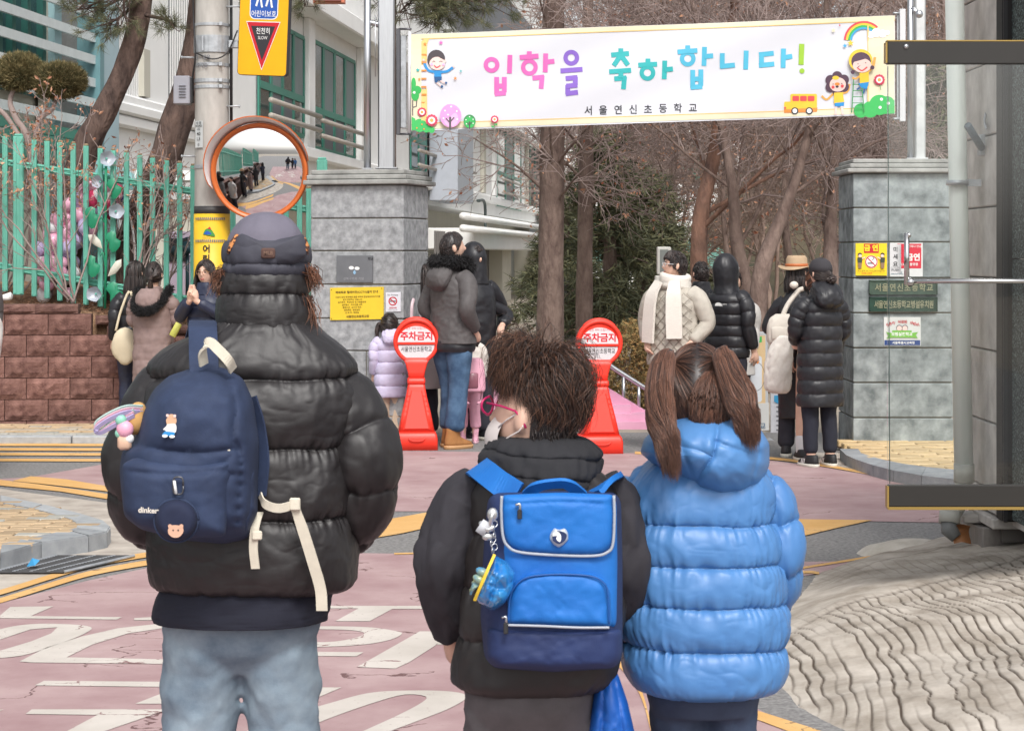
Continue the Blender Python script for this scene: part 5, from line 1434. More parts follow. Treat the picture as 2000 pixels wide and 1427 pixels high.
# low band with pipes over the recessed ground floor
fbox(fu(835), U1, 1.75, 2.35, 0, 1.3, M_sw, 'canopy', .03)
for d, z in ((1.42, 2.3), (1.42, 2.62)): b = MB(); b.add(*tube(np.array([(fu(800), -d, z), (U1, -d, z)]), .10, 10)); part('canopy_pipe', b, M_sw, school)
fbox(fu(936), fu(955), -1, 1.8, -1, .8, M_sc, 'column'); fbox(fu(960), fu(1036), -1, 1.8, -.9, -.7, flat('shutter_grey', S(136, 142, 140), .5), 'shutter'); fbox(fu(1040), fu(1052), -1, 1.8, -1, .3, M_sc, 'column')
b = MB()
for k in range(30): u = fu(815) + k * (fu(925) - fu(815)) / 29; b.add(*box((u, -.5, 1.1), (.09, .06, 2.3)), 0, False)
part('slat_screen', b, flat('slat_grey', S(120, 116, 114)), school, kind='stuff')
# box shaped window unit
fbox(fu(832), fu(866), fz(832, 392), fz(832, 210), .1, .9, flat('unit_grey', S(190, 196, 206), .5), 'window_box', .02)
b = MB(); b.add(*tube(catmull([(fu(916), -.3, zs - .35), (fu(930), -.3, zs - .4), (fu(931), -.3, zs - 1.6)], 12), .05, 8)); part('drain_pipe', b, flat('drain_grey', S(70, 80, 78)), school)
# left part: glazed stair with rails, blue column, louvred strips
fbox(U0, fu(76), 3.5, 12.5, -.05, .0, mat('stair_glass', S(70, 100, 104), .15, var=.4, scale=.5), 'stair_glazing')
for x in (-40, -10, 16, 46, 76): fbox(fu(x) - .06, fu(x) + .06, 3.5, 12.5, .0, .08, flat('dark_teal', S(40, 96, 88), .5), 'mullion')
fbox(fu(76), fu(88), 1, 12.5, 0, .06, M_sc, 'stair_wall'); fbox(fu(86), fu(100), 1, 12.5, 0, .14, flat('aqua_post', S(150, 184, 190), .5), 'stair_post'); fbox(fu(100), fu(152), 1, 12.5, -.03, .0, mat('stair_grey', S(150, 150, 148), .8, var=.1), 'stair_panel')
for y in (-34, 18, 66, 116, 160, 205, 250):
    z = fz(0, y); fbox(U0, fu(152), z - .09, z + .02, .2, .24, mat('rail_white', S(214, 222, 222), .5, var=.06), 'rail')
for y in (240, 262, 290): z = fz(0, y); fbox(U0, fu(120), z - .1, z + .02, .3, .36, M_teal, 'rail')
fbox(fu(152), fu(160), 0, 14, 0, .3, flat('aqua_edge', S(110, 150, 156), .4), 'corner_post'); fbox(fu(160), fu(193), 0, 14, 0, .28, mat('aqua_panel', S(174, 200, 208), .4, var=.06, scale=1), 'column_panel')
for x0, x1, ya, yb in ((228, 268, -20, 186), (330, 379, -60, 190)):
    u0, u1 = fu(x0), fu(x1); z1, z0 = fz(x0, ya), fz(x0, yb)
    t = fbox(u0, u1, z0, z1, .002, .01, flat('louvre_dark', S(80, 84, 90)), 'louvre_grille')
    n_ = 11
    for k in range(n_): b = MB(); u = u0 + (k + .5) * (u1 - u0) / n_; b.add(*box((u, -.016, (z0 + z1) / 2), ((u1 - u0) / n_ * .5, .01, z1 - z0)), 0, False); part('slat', b, M_sw, t)
for k, (y, d) in enumerate(((190, .10), (208, .16), (232, .12))): z = fz(262, y); fbox(fu(193), fu(500), z - .16, z, 0, d, M_sw, 'moulding', .03)
fbox(fu(272), fu(284), fz(272, 188), fz(272, 95), .0, .08, M_sc, 'narrow_panel')
# low annexe with a canopy just behind the fence
an = thing('entrance_canopy', 'small pale annexe with a turquoise canopy behind the picket fence', 'annexe', P(260, 620, 26))
b = MB(); b.add(*poly_xz([(P(150, 0, 26)[0], P(0, 345, 26)[2]), (P(265, 0, 26)[0], P(0, 372, 26)[2]), (P(265, 0, 26)[0], P(0, 352, 26)[2]), (P(200, 0, 26)[0], P(0, 315, 26)[2])], 25.2, 27), 0, False); part('canopy', b, flat('turquoise_canopy', S(130, 200, 200), .4), an, True)
b = MB(); b.add(*box(P(330, 560, 27), (1.1, .3, 2.2)), 0, False); part('wall', b, M_sc, an, True); b = MB(); b.add(*box(P(345, 345, 26.9), (.9, .9, .12)), 0, False); part('roof_edge', b, M_sw, an, True)

# signboard peeping over the roof eave above
b = MB(); b.add(*box(P(640, -6, 40), (0.65, .3, .25)), 0, False); b.add(*box(P(640, -6, 39.8), (.5, .1, .16)), 1, False)
solo('roof_sign', b, [flat('sign_rust', S(220, 130, 100)), flat('sign_brown', S(150, 90, 80))], 'orange edged box sign high on the school wall at the top of the picture', 'sign')
# further school wing among the trees
wg = thing('far_wing', 'pale far wing of the school seen through the trees', 'building', (7, 95, 0))
b = MB(); b.add(*box((6, 96, 5), (9, 2, 10)), 0, False); part('wall', b, M_sw, wg, True)
for x, z in ((3.4, 5.6), (4.6, 5.6), (3.4, 2.8), (4.6, 2.8), (6.4, 5.6), (8, 5.6)):
    b = MB(); b.add(*box((x, 94.9, z), (.9, .1, 1.4)), 0, False); part('window', b, M_teal, wg, True)
b = MB(); v, f = loft(np.array([np.c_[4.2 + 2.4 * np.cos(np.linspace(0, PI, 24)), np.full(24, y), 1.2 + .9 * np.sin(np.linspace(0, PI, 24))] for y in (62, 66)])); b.add(v, f, 0, False)
solo('green_canopy', b, flat('canopy_mint', S(150, 210, 196), .4), 'mint rounded canopy roof far behind the trunks', 'canopy')
# ================================================================ TREES
M_bark = mat('pine_bark', S(72, 58, 54), 1, col2=S(122, 100, 90), scale=10, bump=1.0, bscale=26, stretch=(1, 1, .35), dist=.04)
M_bark2 = mat('grey_bark', S(96, 78, 72), 1, col2=S(142, 122, 112), scale=9, bump=1.0, bscale=24, stretch=(1, 1, .4), dist=.03)
M_twig = mat('bare_twig', S(140, 120, 114), .95, col2=S(184, 166, 160), scale=2)
M_twig2 = mat('dark_twig', S(122, 102, 92), .95, col2=S(160, 138, 126), scale=2)
M_dry = mat('dry_leaf', S(186, 134, 106), .9, col2=S(222, 178, 146), scale=3, tone=S(150, 84, 60))
M_needle = mat('pine_needle', S(58, 70, 50), .8, col2=S(104, 108, 78), scale=3, tone=S(140, 134, 96))
M_conif = mat('conifer_needle', S(62, 72, 56), .85, col2=S(112, 114, 88), scale=1.5, tone=S(130, 128, 90))
M_hedge = mat('hedge_leaf', S(92, 90, 56), .8, col2=S(150, 132, 84), scale=3, tone=S(176, 136, 84))

def trunk_mesh(path, rad, n=18, seed=1, rough=.10):
    path = catmull(path, 40); rad = np.interp(np.linspace(0, 1, 40), np.linspace(0, 1, len(rad)), rad)
    t, u, b_ = frames(path); a = np.arange(n) / n * 2 * PI
    r = rad[:, None] * (1 + rough * fbm(np.stack([np.cos(a)[None] * 2.2 + 0 * rad[:, None], np.sin(a)[None] * 2.2 + 0 * rad[:, None], np.arange(40)[:, None] * .22 + 0 * a[None]], -1), seed))
    v = path[:, None] + r[..., None] * (u[:, None] * np.cos(a)[None, :, None] + b_[:, None] * np.sin(a)[None, :, None])
    m = MB(); m.add(*loft(v)); return m, path, rad

def leaves(rg, tips, n, size, jit, sag=.0):
    k = rg.integers(0, len(tips), n); c = tips[k] + rg.normal(size=(n, 3)) * jit
    a = nrm(rg.normal(size=(n, 3)) + np.array([0, 0, -sag])); b_ = nrm(np.cross(a, rg.normal(size=(n, 3))))
    s = size * rg.uniform(.6, 1.3, (n, 1))
    nn_ = np.cross(a, b_) * s * .25
    v = np.stack([c - a * s, c + b_ * s * .5 + nn_, c + a * s, c - b_ * s * .5 + nn_], 1)
    return v.reshape(-1, 3), np.arange(n * 4).reshape(n, 4), np.repeat(rg.uniform(0, 1, n) ** 2, 4)

def needles(rg, tips, dirs, per, ln, wd, spread=.9):
    n = len(tips) * per
    d = nrm(np.repeat(dirs, per, 0) + rg.normal(size=(n, 3)) * spread)
    p = np.repeat(tips, per, 0) + rg.normal(size=(n, 3)) * ln * .15
    s = nrm(np.cross(d, rg.normal(size=(n, 3)))) * wd
    L = ln * rg.uniform(.6, 1.2, (n, 1))
    v = np.stack([p - s, p + s, p + d * L], 1)
    return v.reshape(-1, 3), np.arange(n * 3).reshape(n, 3), np.repeat(rg.uniform(0, 1, n) ** 2.5, 3)

def bare_tree(label, px, Y, path_px, rad, specs, seed, nleaf, bark=M_bark2, twig=M_twig, group='bare trees behind the gate'):
    rg = np.random.default_rng(seed)
    path = [P(x, y, Y + d) for x, y, d in path_px]
    path[0] = np.array([path[0][0], Y, 0.0])
    t = thing('bare_tree', label, 'tree', (path[0][0], Y, 0), group=group)
    m, pt, rd = trunk_mesh(path, rad, seed=seed)
    lv = branch_levels(rg, pt[6:], rd[6:] * .9, specs)
    for Pp, Rr in lv[1:2]:
        pass
    part('trunk', m, bark, t, True)
    if len(lv) > 1:
        for i in range(len(lv[1][0])):
            lb = MB(); lb.add(*ribbons(lv[1][0][i:i + 1], lv[1][1][i:i + 1], 7)[:2]); part('limb', lb, bark, t, True)
    cb = MB()
    for k, (Pp, Rr) in enumerate(lv[2:]):
        cb.add(*ribbons(Pp, np.maximum(Rr, .0035 * Y / 25), 4 if k < 1 else 3)[:2])
    part('crown', cb, twig, t, True, kind='stuff')
    if nleaf:
        tips = lv[-1][0][:, 2:].reshape(-1, 3)
        lb = MB(); v, f, tn = leaves(rg, tips, nleaf, .028 * Y / 25, .05); lb.add(v, f, 0, False, tn); part('dry_leaves', lb, M_dry, t, True, kind='stuff')
    return t
SP = [(10, 1.6, 3.0, .36, .9, -.02, 8, .25, .10), (6, .9, 1.7, .55, .8, -.05, 7, .2, .16), (6, .5, 1.0, .6, .8, -.06, 6, .15, .2), (5, .25, .6, .65, .8, -.04, 5, .1, .22)]
SPS = [(9, 1.2, 2.4, .5, 1.1, -.06, 8, .2, .10), (6, .7, 1.3, .55, .8, -.06, 7, .2, .16), (5, .4, .8, .6, .8, -.06, 6, .15, .2), (4, .2, .5, .65, .8, -.04, 5, .1, .22)]
bare_tree('tall straight brown trunk nearest the school wall, behind the banner', 1077, 26, [(1074, 760, 0), (1076, 500, 0), (1079, 260, 0), (1082, 0, 0), (1086, -260, .2)], [.175, .155, .145, .13, .09], [(10, .8, 2.0, .16, 1.3, -.03, 8, .2, .1), (5, .6, 1.2, .6, .9, -.06, 7, .2, .16), (5, .35, .8, .6, .8, -.06, 6, .15, .2), (4, .2, .4, .65, .8, -.04, 4, .1, .2)], 11, 420)
bare_tree('slender upright brown trunk between the thick trunk and the conifers', 1140, 28, [(1140, 760, 0), (1142, 500, 0), (1146, 260, 0), (1150, -120, .2)], [.12, .105, .09, .06], [(9, .7, 1.8, .28, 1.2, -.03, 8, .3, .1), (5, .5, 1.1, .6, .9, -.06, 7, .2, .16), (5, .3, .7, .6, .8, -.06, 6, .15, .2), (4, .2, .4, .65, .8, -.04, 4, .1, .2)], 12, 260)
bare_tree('reddish barked tree forking behind the woman in the white scarf', 1365, 25, [(1362, 740, 0), (1365, 560, 0), (1368, 430, 0), (1395, 300, .2), (1420, 120, .4), (1450, -100, .6)], [.12, .105, .095, .08, .06, .04], SP, 13, 260, mat('reddish_bark', S(104, 82, 74), 1, col2=S(166, 126, 106), scale=6, bump=1, bscale=24, stretch=(1, 1, .4), dist=.03))
bare_tree('grey tree with low spreading limbs between the reddish tree and the right pillar', 1480, 23.5, [(1476, 760, 0), (1478, 620, 0), (1490, 520, 0), (1520, 440, .1), (1560, 330, .2), (1600, 160, .3), (1620, -60, .4)], [.12, .105, .095, .075, .055, .04, .03], SP, 14, 240)
bare_tree('low branching grey tree leaning left behind the black puffer jacket', 1470, 24.5, [(1470, 760, 0), (1462, 600, 0), (1440, 480, 0), (1430, 360, 0), (1400, 200, .3), (1350, 0, .5)], [.11, .095, .08, .06, .045, .03], SP, 15, 160)
bare_tree('bare tree right behind the hat woman by the right pillar', 1630, 24, [(1632, 800, 0), (1630, 640, 0), (1622, 520, 0), (1625, 380, .2), (1640, 200, .4), (1670, 0, .6)], [.13, .115, .09, .06, .05, .03], SP, 16, 240)
for i, (x, Y, lab) in enumerate(((1240, 33, 'thin bare tree behind the exclamation end of the conifers'), (1320, 36, 'bare tree far back above the no parking stand near the boy'), (1540, 32, 'bare tree far back above the sign board'), (1710, 30, 'bare tree behind the right pillar and banner end'), (1180, 40, 'farthest bare tree above the middle of the banner'), (1420, 44, 'far bare tree above the green exclamation mark'), (1830, 27, 'bare tree seen between the right post and the downpipe'))):
    rg = np.random.default_rng(40 + i)
    bare_tree(lab, x, Y, [(x, 760, 0), (x + 6, 560, 0), (x - 8, 380, 0), (x + 14, 160, .3), (x + 10, -80, .5)], [.07, .06, .05, .04, .025], SP, 60 + i, 260, M_bark2, M_twig2 if i % 2 else M_twig)

def conifer(label, px, Y, ytop, ybase, width, seed, group='conifers behind the gate', nb=70):
    rg = np.random.default_rng(seed)
    base = P(px, ybase, Y); base[2] = 0; top = P(px, ytop, Y)
    t = thing('conifer', label, 'tree', base, group=group)
    m, pt, rd = trunk_mesh([base, (base + top) / 2 + (.05, 0, 0), top], [.14, .09, .02], seed=seed); part('trunk', m, M_bark2, t, True)
    hgt = top[2]
    z = rg.uniform(.12, .98, nb) * hgt; a = rg.uniform(0, 2 * PI, nb)
    L = width * (1.05 - z / hgt) * rg.uniform(.6, 1.1, nb) + .12
    s = np.linspace(0, 1, 8)
    d = np.stack([np.cos(a), np.sin(a), 0 * a], -1)
    Pp = base * (1, 1, 0) + np.stack([0 * z, 0 * z, z], -1)[:, None] + d[:, None] * (L[:, None, None] * s[None, :, None]) + np.array([0, 0, 1.0]) * ((.22 * s - .5 * s ** 2)[None, :, None] * L[:, None, None])
    bb_ = MB(); bb_.add(*ribbons(Pp, np.linspace(.02, .004, 8)[None].repeat(nb, 0), 3)[:2]); part('boughs', bb_, M_bark2, t, True, kind='stuff')
    pts = Pp[:, 2:].reshape(-1, 3); dr = nrm(np.repeat(d, 6, 0) + (0, 0, -.25))
    pts = np.repeat(pts, 5, 0) + rg.normal(size=(len(pts) * 5, 3)) * (.12, .12, .05); dr = np.repeat(dr, 5, 0) + rg.normal(size=(len(pts), 3)) * .5
    v, f, tn = needles(rg, pts, dr, 7, .20, .012, .7)
    nb_ = MB(); nb_.add(v, f, 0, False, tn); part('crown', nb_, M_conif, t, True, kind='stuff')
conifer('dark green conifer just right of the thick brown trunk', 1185, 30, 255, 700, 1.4, 1, nb=70)
conifer('dark green conifer behind the left no parking text, above the boy', 1255, 32, 330, 720, 1.4, 2, nb=62)
conifer('dark conifer between the right post and the downpipe', 1830, 26, 120, 640, .35, 6, nb=60)
conifer('conifer hugging the school wall behind the thick trunk', 1105, 40, 370, 690, 1.2, 8)

# hedge behind the ramp
def bush(label, x0, x1, y0, y1, Y, n, size, m, name='bush', cat='bush', group=None, dep=.5):
    rg = np.random.default_rng(int(x0) + 5)
    a, b_ = P(x0, y1, Y), P(x1, y0, Y); c = (a + b_) / 2; h = (b_ - a) / 2; h[1] = dep
    t = thing(name, label, cat, (c[0], Y, max(a[2], 0)), group=group)
    d = nrm(rg.normal(size=(n, 3))); r = rg.uniform(.55, 1.0, (n, 1)) ** .5
    cl = 1 + .28 * fbm(d * 2.6, 5, 2)[:, None]
    tips = c + d * r * cl * h
    m2 = MB(); v, f, tn = leaves(rg, tips, n * 2, size, size * .8); m2.add(v, f, 0, False, tn); part('crown', m2, m, t, True, kind='stuff')
    st_ = np.array([c[0], Y, 0.0]); N = 24; e = tips[rg.integers(0, n, N)]
    s = np.linspace(0, 1, 5)[None, :, None]; Pp = st_ + (e - st_)[:, None] * s + rg.normal(size=(N, 5, 3)) * .02
    m3 = MB(); m3.add(*ribbons(Pp, np.linspace(.012, .003, 5)[None].repeat(N, 0), 3)[:2]); part('stems', m3, M_twig2, t, True, kind='stuff')
    return t
bush('olive and yellowish clipped bush behind the ramp handrail', 1165, 1300, 630, 830, 22.6, 5200, .020, M_hedge)
bush('darker olive bush left of the clipped one behind the boy', 1110, 1200, 690, 800, 23.6, 2400, .022, M_hedge)
bush('dull bush filling the gap beside the pink ramp end', 1240, 1330, 700, 850, 24.2, 2600, .022, M_hedge)
bush('brown undergrowth behind the sign board', 1380, 1560, 690, 850, 25.5, 3000, .025, mat('undergrowth', S(96, 82, 60), .9, col2=S(130, 110, 84), tone=S(150, 112, 80)))
bush('brown undergrowth beside the right pillar', 1540, 1680, 700, 860, 25, 2600, .025, mat('undergrowth', S(96, 82, 60), .9))

# wooded slope beyond, one mass
hx, hy = np.meshgrid(np.linspace(-20, 60, 60), np.linspace(46, 150, 40))
hz = np.clip((hy - 50) * .16, 0, 18) + 1.2 * fbm(np.stack([hx * .15, hy * .15, 0 * hx], -1), 6) - .4
hz = hz * np.clip((hx - 2.5 - (hy - 50) * .09) / 4, 0, 1)
b = MB(); b.add(np.stack([hx, hy, hz - .3], -1).reshape(-1, 3), grid_faces(40, 60, False)); struct('wooded_slope', b, mat('slope_litter', S(78, 76, 60), 1, col2=S(118, 104, 82), scale=.8, bump=.5))
rg = np.random.default_rng(77)
N = 62
px_ = rg.uniform(1120, 1900, N); Y_ = rg.uniform(46, 80, N)
base = np.stack([(px_ - CX) / F * Y_, Y_, np.clip((Y_ - 50) * .16, 0, 9) - .5], -1)
hgt = rg.uniform(4, 9, N)
s = np.linspace(0, 1, 7)[None, :, None]
tr = base[:, None] + np.array([0, 0, 1.0]) * hgt[:, None, None] * s + np.cumsum(rg.normal(size=(N, 7, 3)) * (.12, .12, 0), 1)
rr = np.linspace(.055, .02, 7)[None].repeat(N, 0)
lv = [(tr, rr)]
def more(lv, specs): 
    outs = list(lv)
    for sp in specs:
        Pp, Rr = outs[-1]; n, lo, hi, rf, spread, droop, K, tlo, jit = sp
        q = branch_levels(rg, Pp[0], Rr[0], []) if False else None
        Nn, Kp = Pp.shape[:2]; t = rg.uniform(tlo, 1, (Nn, n)) * (Kp - 1); k = np.minimum(t.astype(int), Kp - 2); fr_ = (t - k)[..., None]; ar = np.arange(Nn)[:, None]
        bs_ = Pp[ar, k] * (1 - fr_) + Pp[ar, k + 1] * fr_; d = nrm(Pp[ar, k + 1] - Pp[ar, k]); per = rg.normal(size=(Nn, n, 3)); per = nrm(per - d * np.sum(per * d, -1, keepdims=True))
        dd = nrm(d + per * spread).reshape(-1, 3); p = bs_.reshape(-1, 3); L = rg.uniform(lo, hi, (len(p), 1)); pts = [p]
        for _ in range(K - 1): dd = nrm(dd + rg.normal(size=p.shape) * jit + (0, 0, droop)); p = p + dd * L / (K - 1); pts.append(p)
        rad = (Rr[ar, k] * (1 - fr_[..., 0]) + Rr[ar, k + 1] * fr_[..., 0]).reshape(-1, 1) * rf
        outs.append((np.stack(pts, 1), np.maximum(rad * np.linspace(1, .4, K)[None], .010)))
    return outs
lv = more(lv, [(9, 1.2, 2.6, .5, .9, 0, 6, .2, .15), (6, .6, 1.4, .6, .9, -.03, 5, .1, .2), (4, .4, .8, .7, .9, -.03, 4, .1, .2)])
b = MB()
for k, (Pp, Rr) in enumerate(lv): b.add(*ribbons(Pp, Rr, 5 if k == 0 else 3)[:2])
q = part('far_wood', b, M_twig2); q['kind'] = 'stuff'
b = MB(); v, f, tn = leaves(rg, lv[-1][0].reshape(-1, 3), 9000, .07, .1); b.add(v, f, 0, False, tn); q = part('far_leaves', b, M_dry); q['kind'] = 'stuff'

# ---- pines on the bank behind the fence
def pine(label, path_px, rad, Y, tufts, seed, group='pines behind the fence', name='pine_tree'):
    rg = np.random.default_rng(seed)
    t = thing(name, label, 'tree', P(path_px[0][0], path_px[0][1], Y), group=group)
    m, pt, rd = trunk_mesh([P(x, y, Y + d) for x, y, d in path_px], rad, 22, seed, .16)
    part('trunk', m, M_bark, t, True)
    tb, nbm = MB(), MB()
    for (x0, y0, x1, y1, nt_, sp, ln) in tufts:
        a, b_ = P(x0, y0, Y - .1), P(x1, y1, Y - .3); pth = catmull([a, (a + b_) / 2 + rg.normal(size=3) * .06, b_], 10)
        tb.add(*tube(pth, np.linspace(.022, .006, 10), 5))
        c = pth[3:][rg.integers(0, 7, nt_)] + rg.normal(size=(nt_, 3)) * sp
        k2 = rg.integers(3, 10, nt_)
        Pp = np.stack([pth[k2], (pth[k2] + c) / 2 + rg.normal(size=(nt_, 3)) * .03, c], 1); tb.add(*ribbons(Pp, np.array([[.006, .005, .004]]).repeat(nt_, 0), 3)[:2])
        dr = nrm(c - pth[k2] + (0, 0, .02)); v, f, tn = needles(rg, c, dr, 60, ln, .0022, .75); nbm.add(v, f, 0, False, tn)
    part('boughs', tb, M_bark, t, True, kind='stuff'); part('crown', nbm, M_needle, t, True, kind='stuff')
pine('leaning pine trunk left of the utility pole, curving up to the right', [(120, 560, 0), (158, 320, 0), (200, 225, 0), (245, 130, 0), (275, 20, 0), (285, -90, 0), (300, -260, .2)], [.16, .135, .118, .112, .1, .09, .07], 20.9,
     [(285, -60, 150, 20, 26, .13, .11), (275, 0, 200, 50, 18, .10, .11), (285, 30, 340, 55, 14, .08, .11), (285, -40, 120, -10, 24, .13, .11), (280, -30, 250, 60, 14, .1, .11)], 21)
pine('thick dark pine trunk right beside the utility pole', [(235, 590, .1), (275, 430, .1), (318, 320, 0), (352, 220, 0), (380, 110, .1), (395, -20, .2), (410, -200, .3)], [.2, .165, .16, .15, .13, .11, .09], 20.7, [(405, -120, 470, -20, 18, .12, .11), (400, -80, 350, -40, 14, .1, .1)], 22)
pine('pine whose dark needle sprays hang in at the top behind the banner', [(757, 700, 0), (756, 300, 0), (757, -60, 0), (760, -200, 0)], [.1, .1, .1, .1], 24, [(858, -60, 780, 25, 46, .17, .13), (858, -60, 940, 5, 50, .17, .13), (856, -30, 850, 50, 46, .14, .13), (858, -50, 900, 30, 40, .14, .13), (858, -60, 720, -10, 22, .13, .12), (858, -60, 1010, -5, 26, .14, .12)], 23)
pine('pine spray drooping over the top of the yellow road sign', [(560, 0, 1.0), (590, -120, 0), (600, -260, 0)], [.03, .05, .06], 22, [(600, -90, 590, 0, 24, .09, .1)], 24, name='pine_bough')
# cloud pruned shrub
tp = thing('topiary_pine', 'cloud pruned evergreen with two round clipped pads behind the fence at the left edge', 'tree', P(60, 560, 21.6))
rg = np.random.default_rng(31)
for pth, rd in (([(70, 560), (60, 300), (30, 230), (20, 195), (36, 160)], .035), ([(62, 330), (75, 240), (100, 215), (112, 190)], .03), ([(40, 270), (10, 225), (-20, 200)], .025)):
    m, _, _ = trunk_mesh([P(x, y, 21.6) for x, y in pth], [rd, rd, rd * .8, rd * .6][:max(2, len(pth))], 10, 3); part('stem', m, M_twig, tp, True)
for (cx, cy, rx, ry) in ((38, 143, 46, 38), (115, 160, 54, 37)):
    c = P(cx, cy, 21.6); h = np.array([rx, 1, ry]) / F * 21.6; h[1] = h[0] * .8; n = 5200
    d = nrm(rg.normal(size=(n, 3))); d[:, 2] = np.where(d[:, 2] < 0, d[:, 2] * .9, d[:, 2])
    r = rg.uniform(.72, 1.0, (n, 1)); pts = c + d * r * h * (1 + .12 * fbm(d * 5, 3, 2)[:, None])
    v, f, tn = needles(rg, pts, d + (0, 0, .5), 4, .05, .0035, .5); m = MB(); m.add(v, f, 0, False, tn)
    v, f = ell(c, h * .78, 20, 14); m.add(v, f, 0)
    part('clipped_pad', m, mat('yew_needle', S(64, 70, 42), .85, col2=S(116, 106, 66), scale=8, tone=S(176, 156, 110)), tp, True, kind='stuff')
# bare shrubs with dry leaves along the fence
def shrub(label, px, Y, ybase, h, seed, n=7, nleaf=90):
    rg = np.random.default_rng(seed); base = P(px, ybase, Y); t = thing('bare_shrub', label, 'shrub', base, group='bare shrubs along the fence')
    s = np.linspace(0, 1, 9); cb, tips = MB(), []
    for k in range(n):
        d = nrm(np.array([rg.normal() * .32, rg.normal() * .15, 1])); pth = base + np.outer(s, d * h * rg.uniform(.7, 1.1)) + np.cumsum(rg.normal(size=(9, 3)) * .018, 0)
        lv = branch_levels(rg, pth, np.linspace(.011, .004, 9), [(5, .25, .55, .7, .8, .05, 6, .25, .14), (4, .1, .28, .75, .9, .03, 4, .2, .2)])
        for Pp, Rr in lv: cb.add(*ribbons(Pp, np.maximum(Rr, .0028), 4)[:2])
        tips.append(lv[-1][0][:, 2:].reshape(-1, 3))
    part('branches', cb, M_twig, t, True, kind='stuff'); tips = np.vstack(tips); tips = tips[tips[:, 2] > base[2] + h * .55]
    if nleaf: m = MB(); v, f, tn = leaves(rg, tips, nleaf * 2, .024, .02); m.add(v, f, 0, False, tn); part('dry_leaves', m, M_dry, t, True, kind='stuff')
for i, (x, Y, yb, h, nl, lab) in enumerate(((40, 20.5, 575, 1.75, 120, 'bare shrub with dry leaves behind the wide fence post at far left'), (95, 20.6, 580, 1.7, 110, 'bare leafy twigs under the clipped pads, left part of the fence'), (140, 20.1, 590, 1.6, 110, 'bare shrub in front of the curved pine trunk foot'), (185, 20.5, 598, 1.55, 80, 'bare shrub right behind the metal flower stem'), (245, 20.1, 610, 1.4, 60, 'bare shrub between the flowers and the thick pine'), (300, 20.5, 618, 1.35, 40, 'bare shrub at the foot of the thick dark pine'), (270, 20.9, 610, 1.5, 50, 'bare shrub farther back between the two pine trunks'), (5, 20.8, 570, 1.6, 90, 'bare shrub cut by the left edge of the picture'))):
    shrub(lab, x, Y, yb, h, 90 + i, 7 if i % 2 else 6, nl)
# ================================================================ PEOPLE
M_skin = mat('skin', S(232, 190, 168), .55, var=.05, scale=14, spec=.35)
M_hairk = mat('black_hair', S(38, 32, 32, 1), .42, var=.25, scale=4, tone=S(74, 62, 58, 1), spec=.5)
M_hairb = mat('brown_hair', S(56, 42, 38, 1), .45, var=.25, scale=5, tone=S(150, 100, 74, 1), spec=.5)
M_lip = flat('lip', S(186, 100, 92)); M_eye = flat('eye_dark', (0.012, 0.01, 0.01), .25)
M_pblack = mat('black_puffer', S(38, 38, 42, 1), .42, var=.15, scale=30, bump=.15, bscale=120, spec=.4)
M_fur = mat('black_fur', (0.010, 0.010, 0.011), .95, var=.3, tone=(0.035, 0.033, 0.035))
M_sole = flat('rubber_white', S(222, 218, 206), .6)

def tmax(phi):
    """hairline: polar angle from the crown, front is phi = 90 degrees"""
    s = np.sin(phi)
    return np.interp(s, [-1, -.4, .2, .6, 1], [R(128), R(122), R(98), R(66), R(50)])

def dirv(th, ph):
    return np.stack([np.sin(th) * np.cos(ph), np.sin(th) * np.sin(ph), np.cos(th)], -1)

def head_shape(hs=1.0):
    b = MB()
    n, m = 40, 30
    th = np.linspace(.03, PI - .03, m)[:, None]; ph = (np.arange(n) / n * 2 * PI)[None]
    d = dirv(th + 0 * ph, ph + 0 * th)
    p = d * np.array([.074, .095, .115])
    x, y, z = p[..., 0], p[..., 1], p[..., 2]
    low = np.clip(-z / .115, 0, 1)
    x = x * (1 - .30 * low ** 1.4); y = np.where(y > 0, y * (1 - .10 * low) * .96, y * (1.06 - .28 * low))
    f = np.clip(d[..., 1], 0, 1)
    y = y + f * (.024 * np.exp(-(x / .012) ** 2 - ((z + .016) / .02) ** 2) + .010 * np.exp(-(x / .009) ** 2 - ((z - .008) / .025) ** 2))
    y = y - f * .010 * np.exp(-((np.abs(x) - .031) / .016) ** 2 - ((z - .014) / .012) ** 2)
    y = y + f * (.006 * np.exp(-(x / .022) ** 2 - ((z + .052) / .010) ** 2) + .008 * np.exp(-(x / .02) ** 2 - ((z + .092) / .018) ** 2))
    b.add(*loft(np.stack([x, y, z], -1)[::-1] * hs))
    for s in (-1, 1):
        b.add(*ell(np.array([s * .078, -.008, -.006]) * hs, np.array([.012, .022, .034]) * hs, 12, 8, (0.15, 0, s * .5)))
    return b

def rot_pts(v, yaw, pitch=0.0, roll=0.0):
    M = np.array((Matrix.Rotation(yaw, 3, 'Z') @ Matrix.Rotation(pitch, 3, 'X') @ Matrix.Rotation(roll, 3, 'Y')))
    return v @ M.T

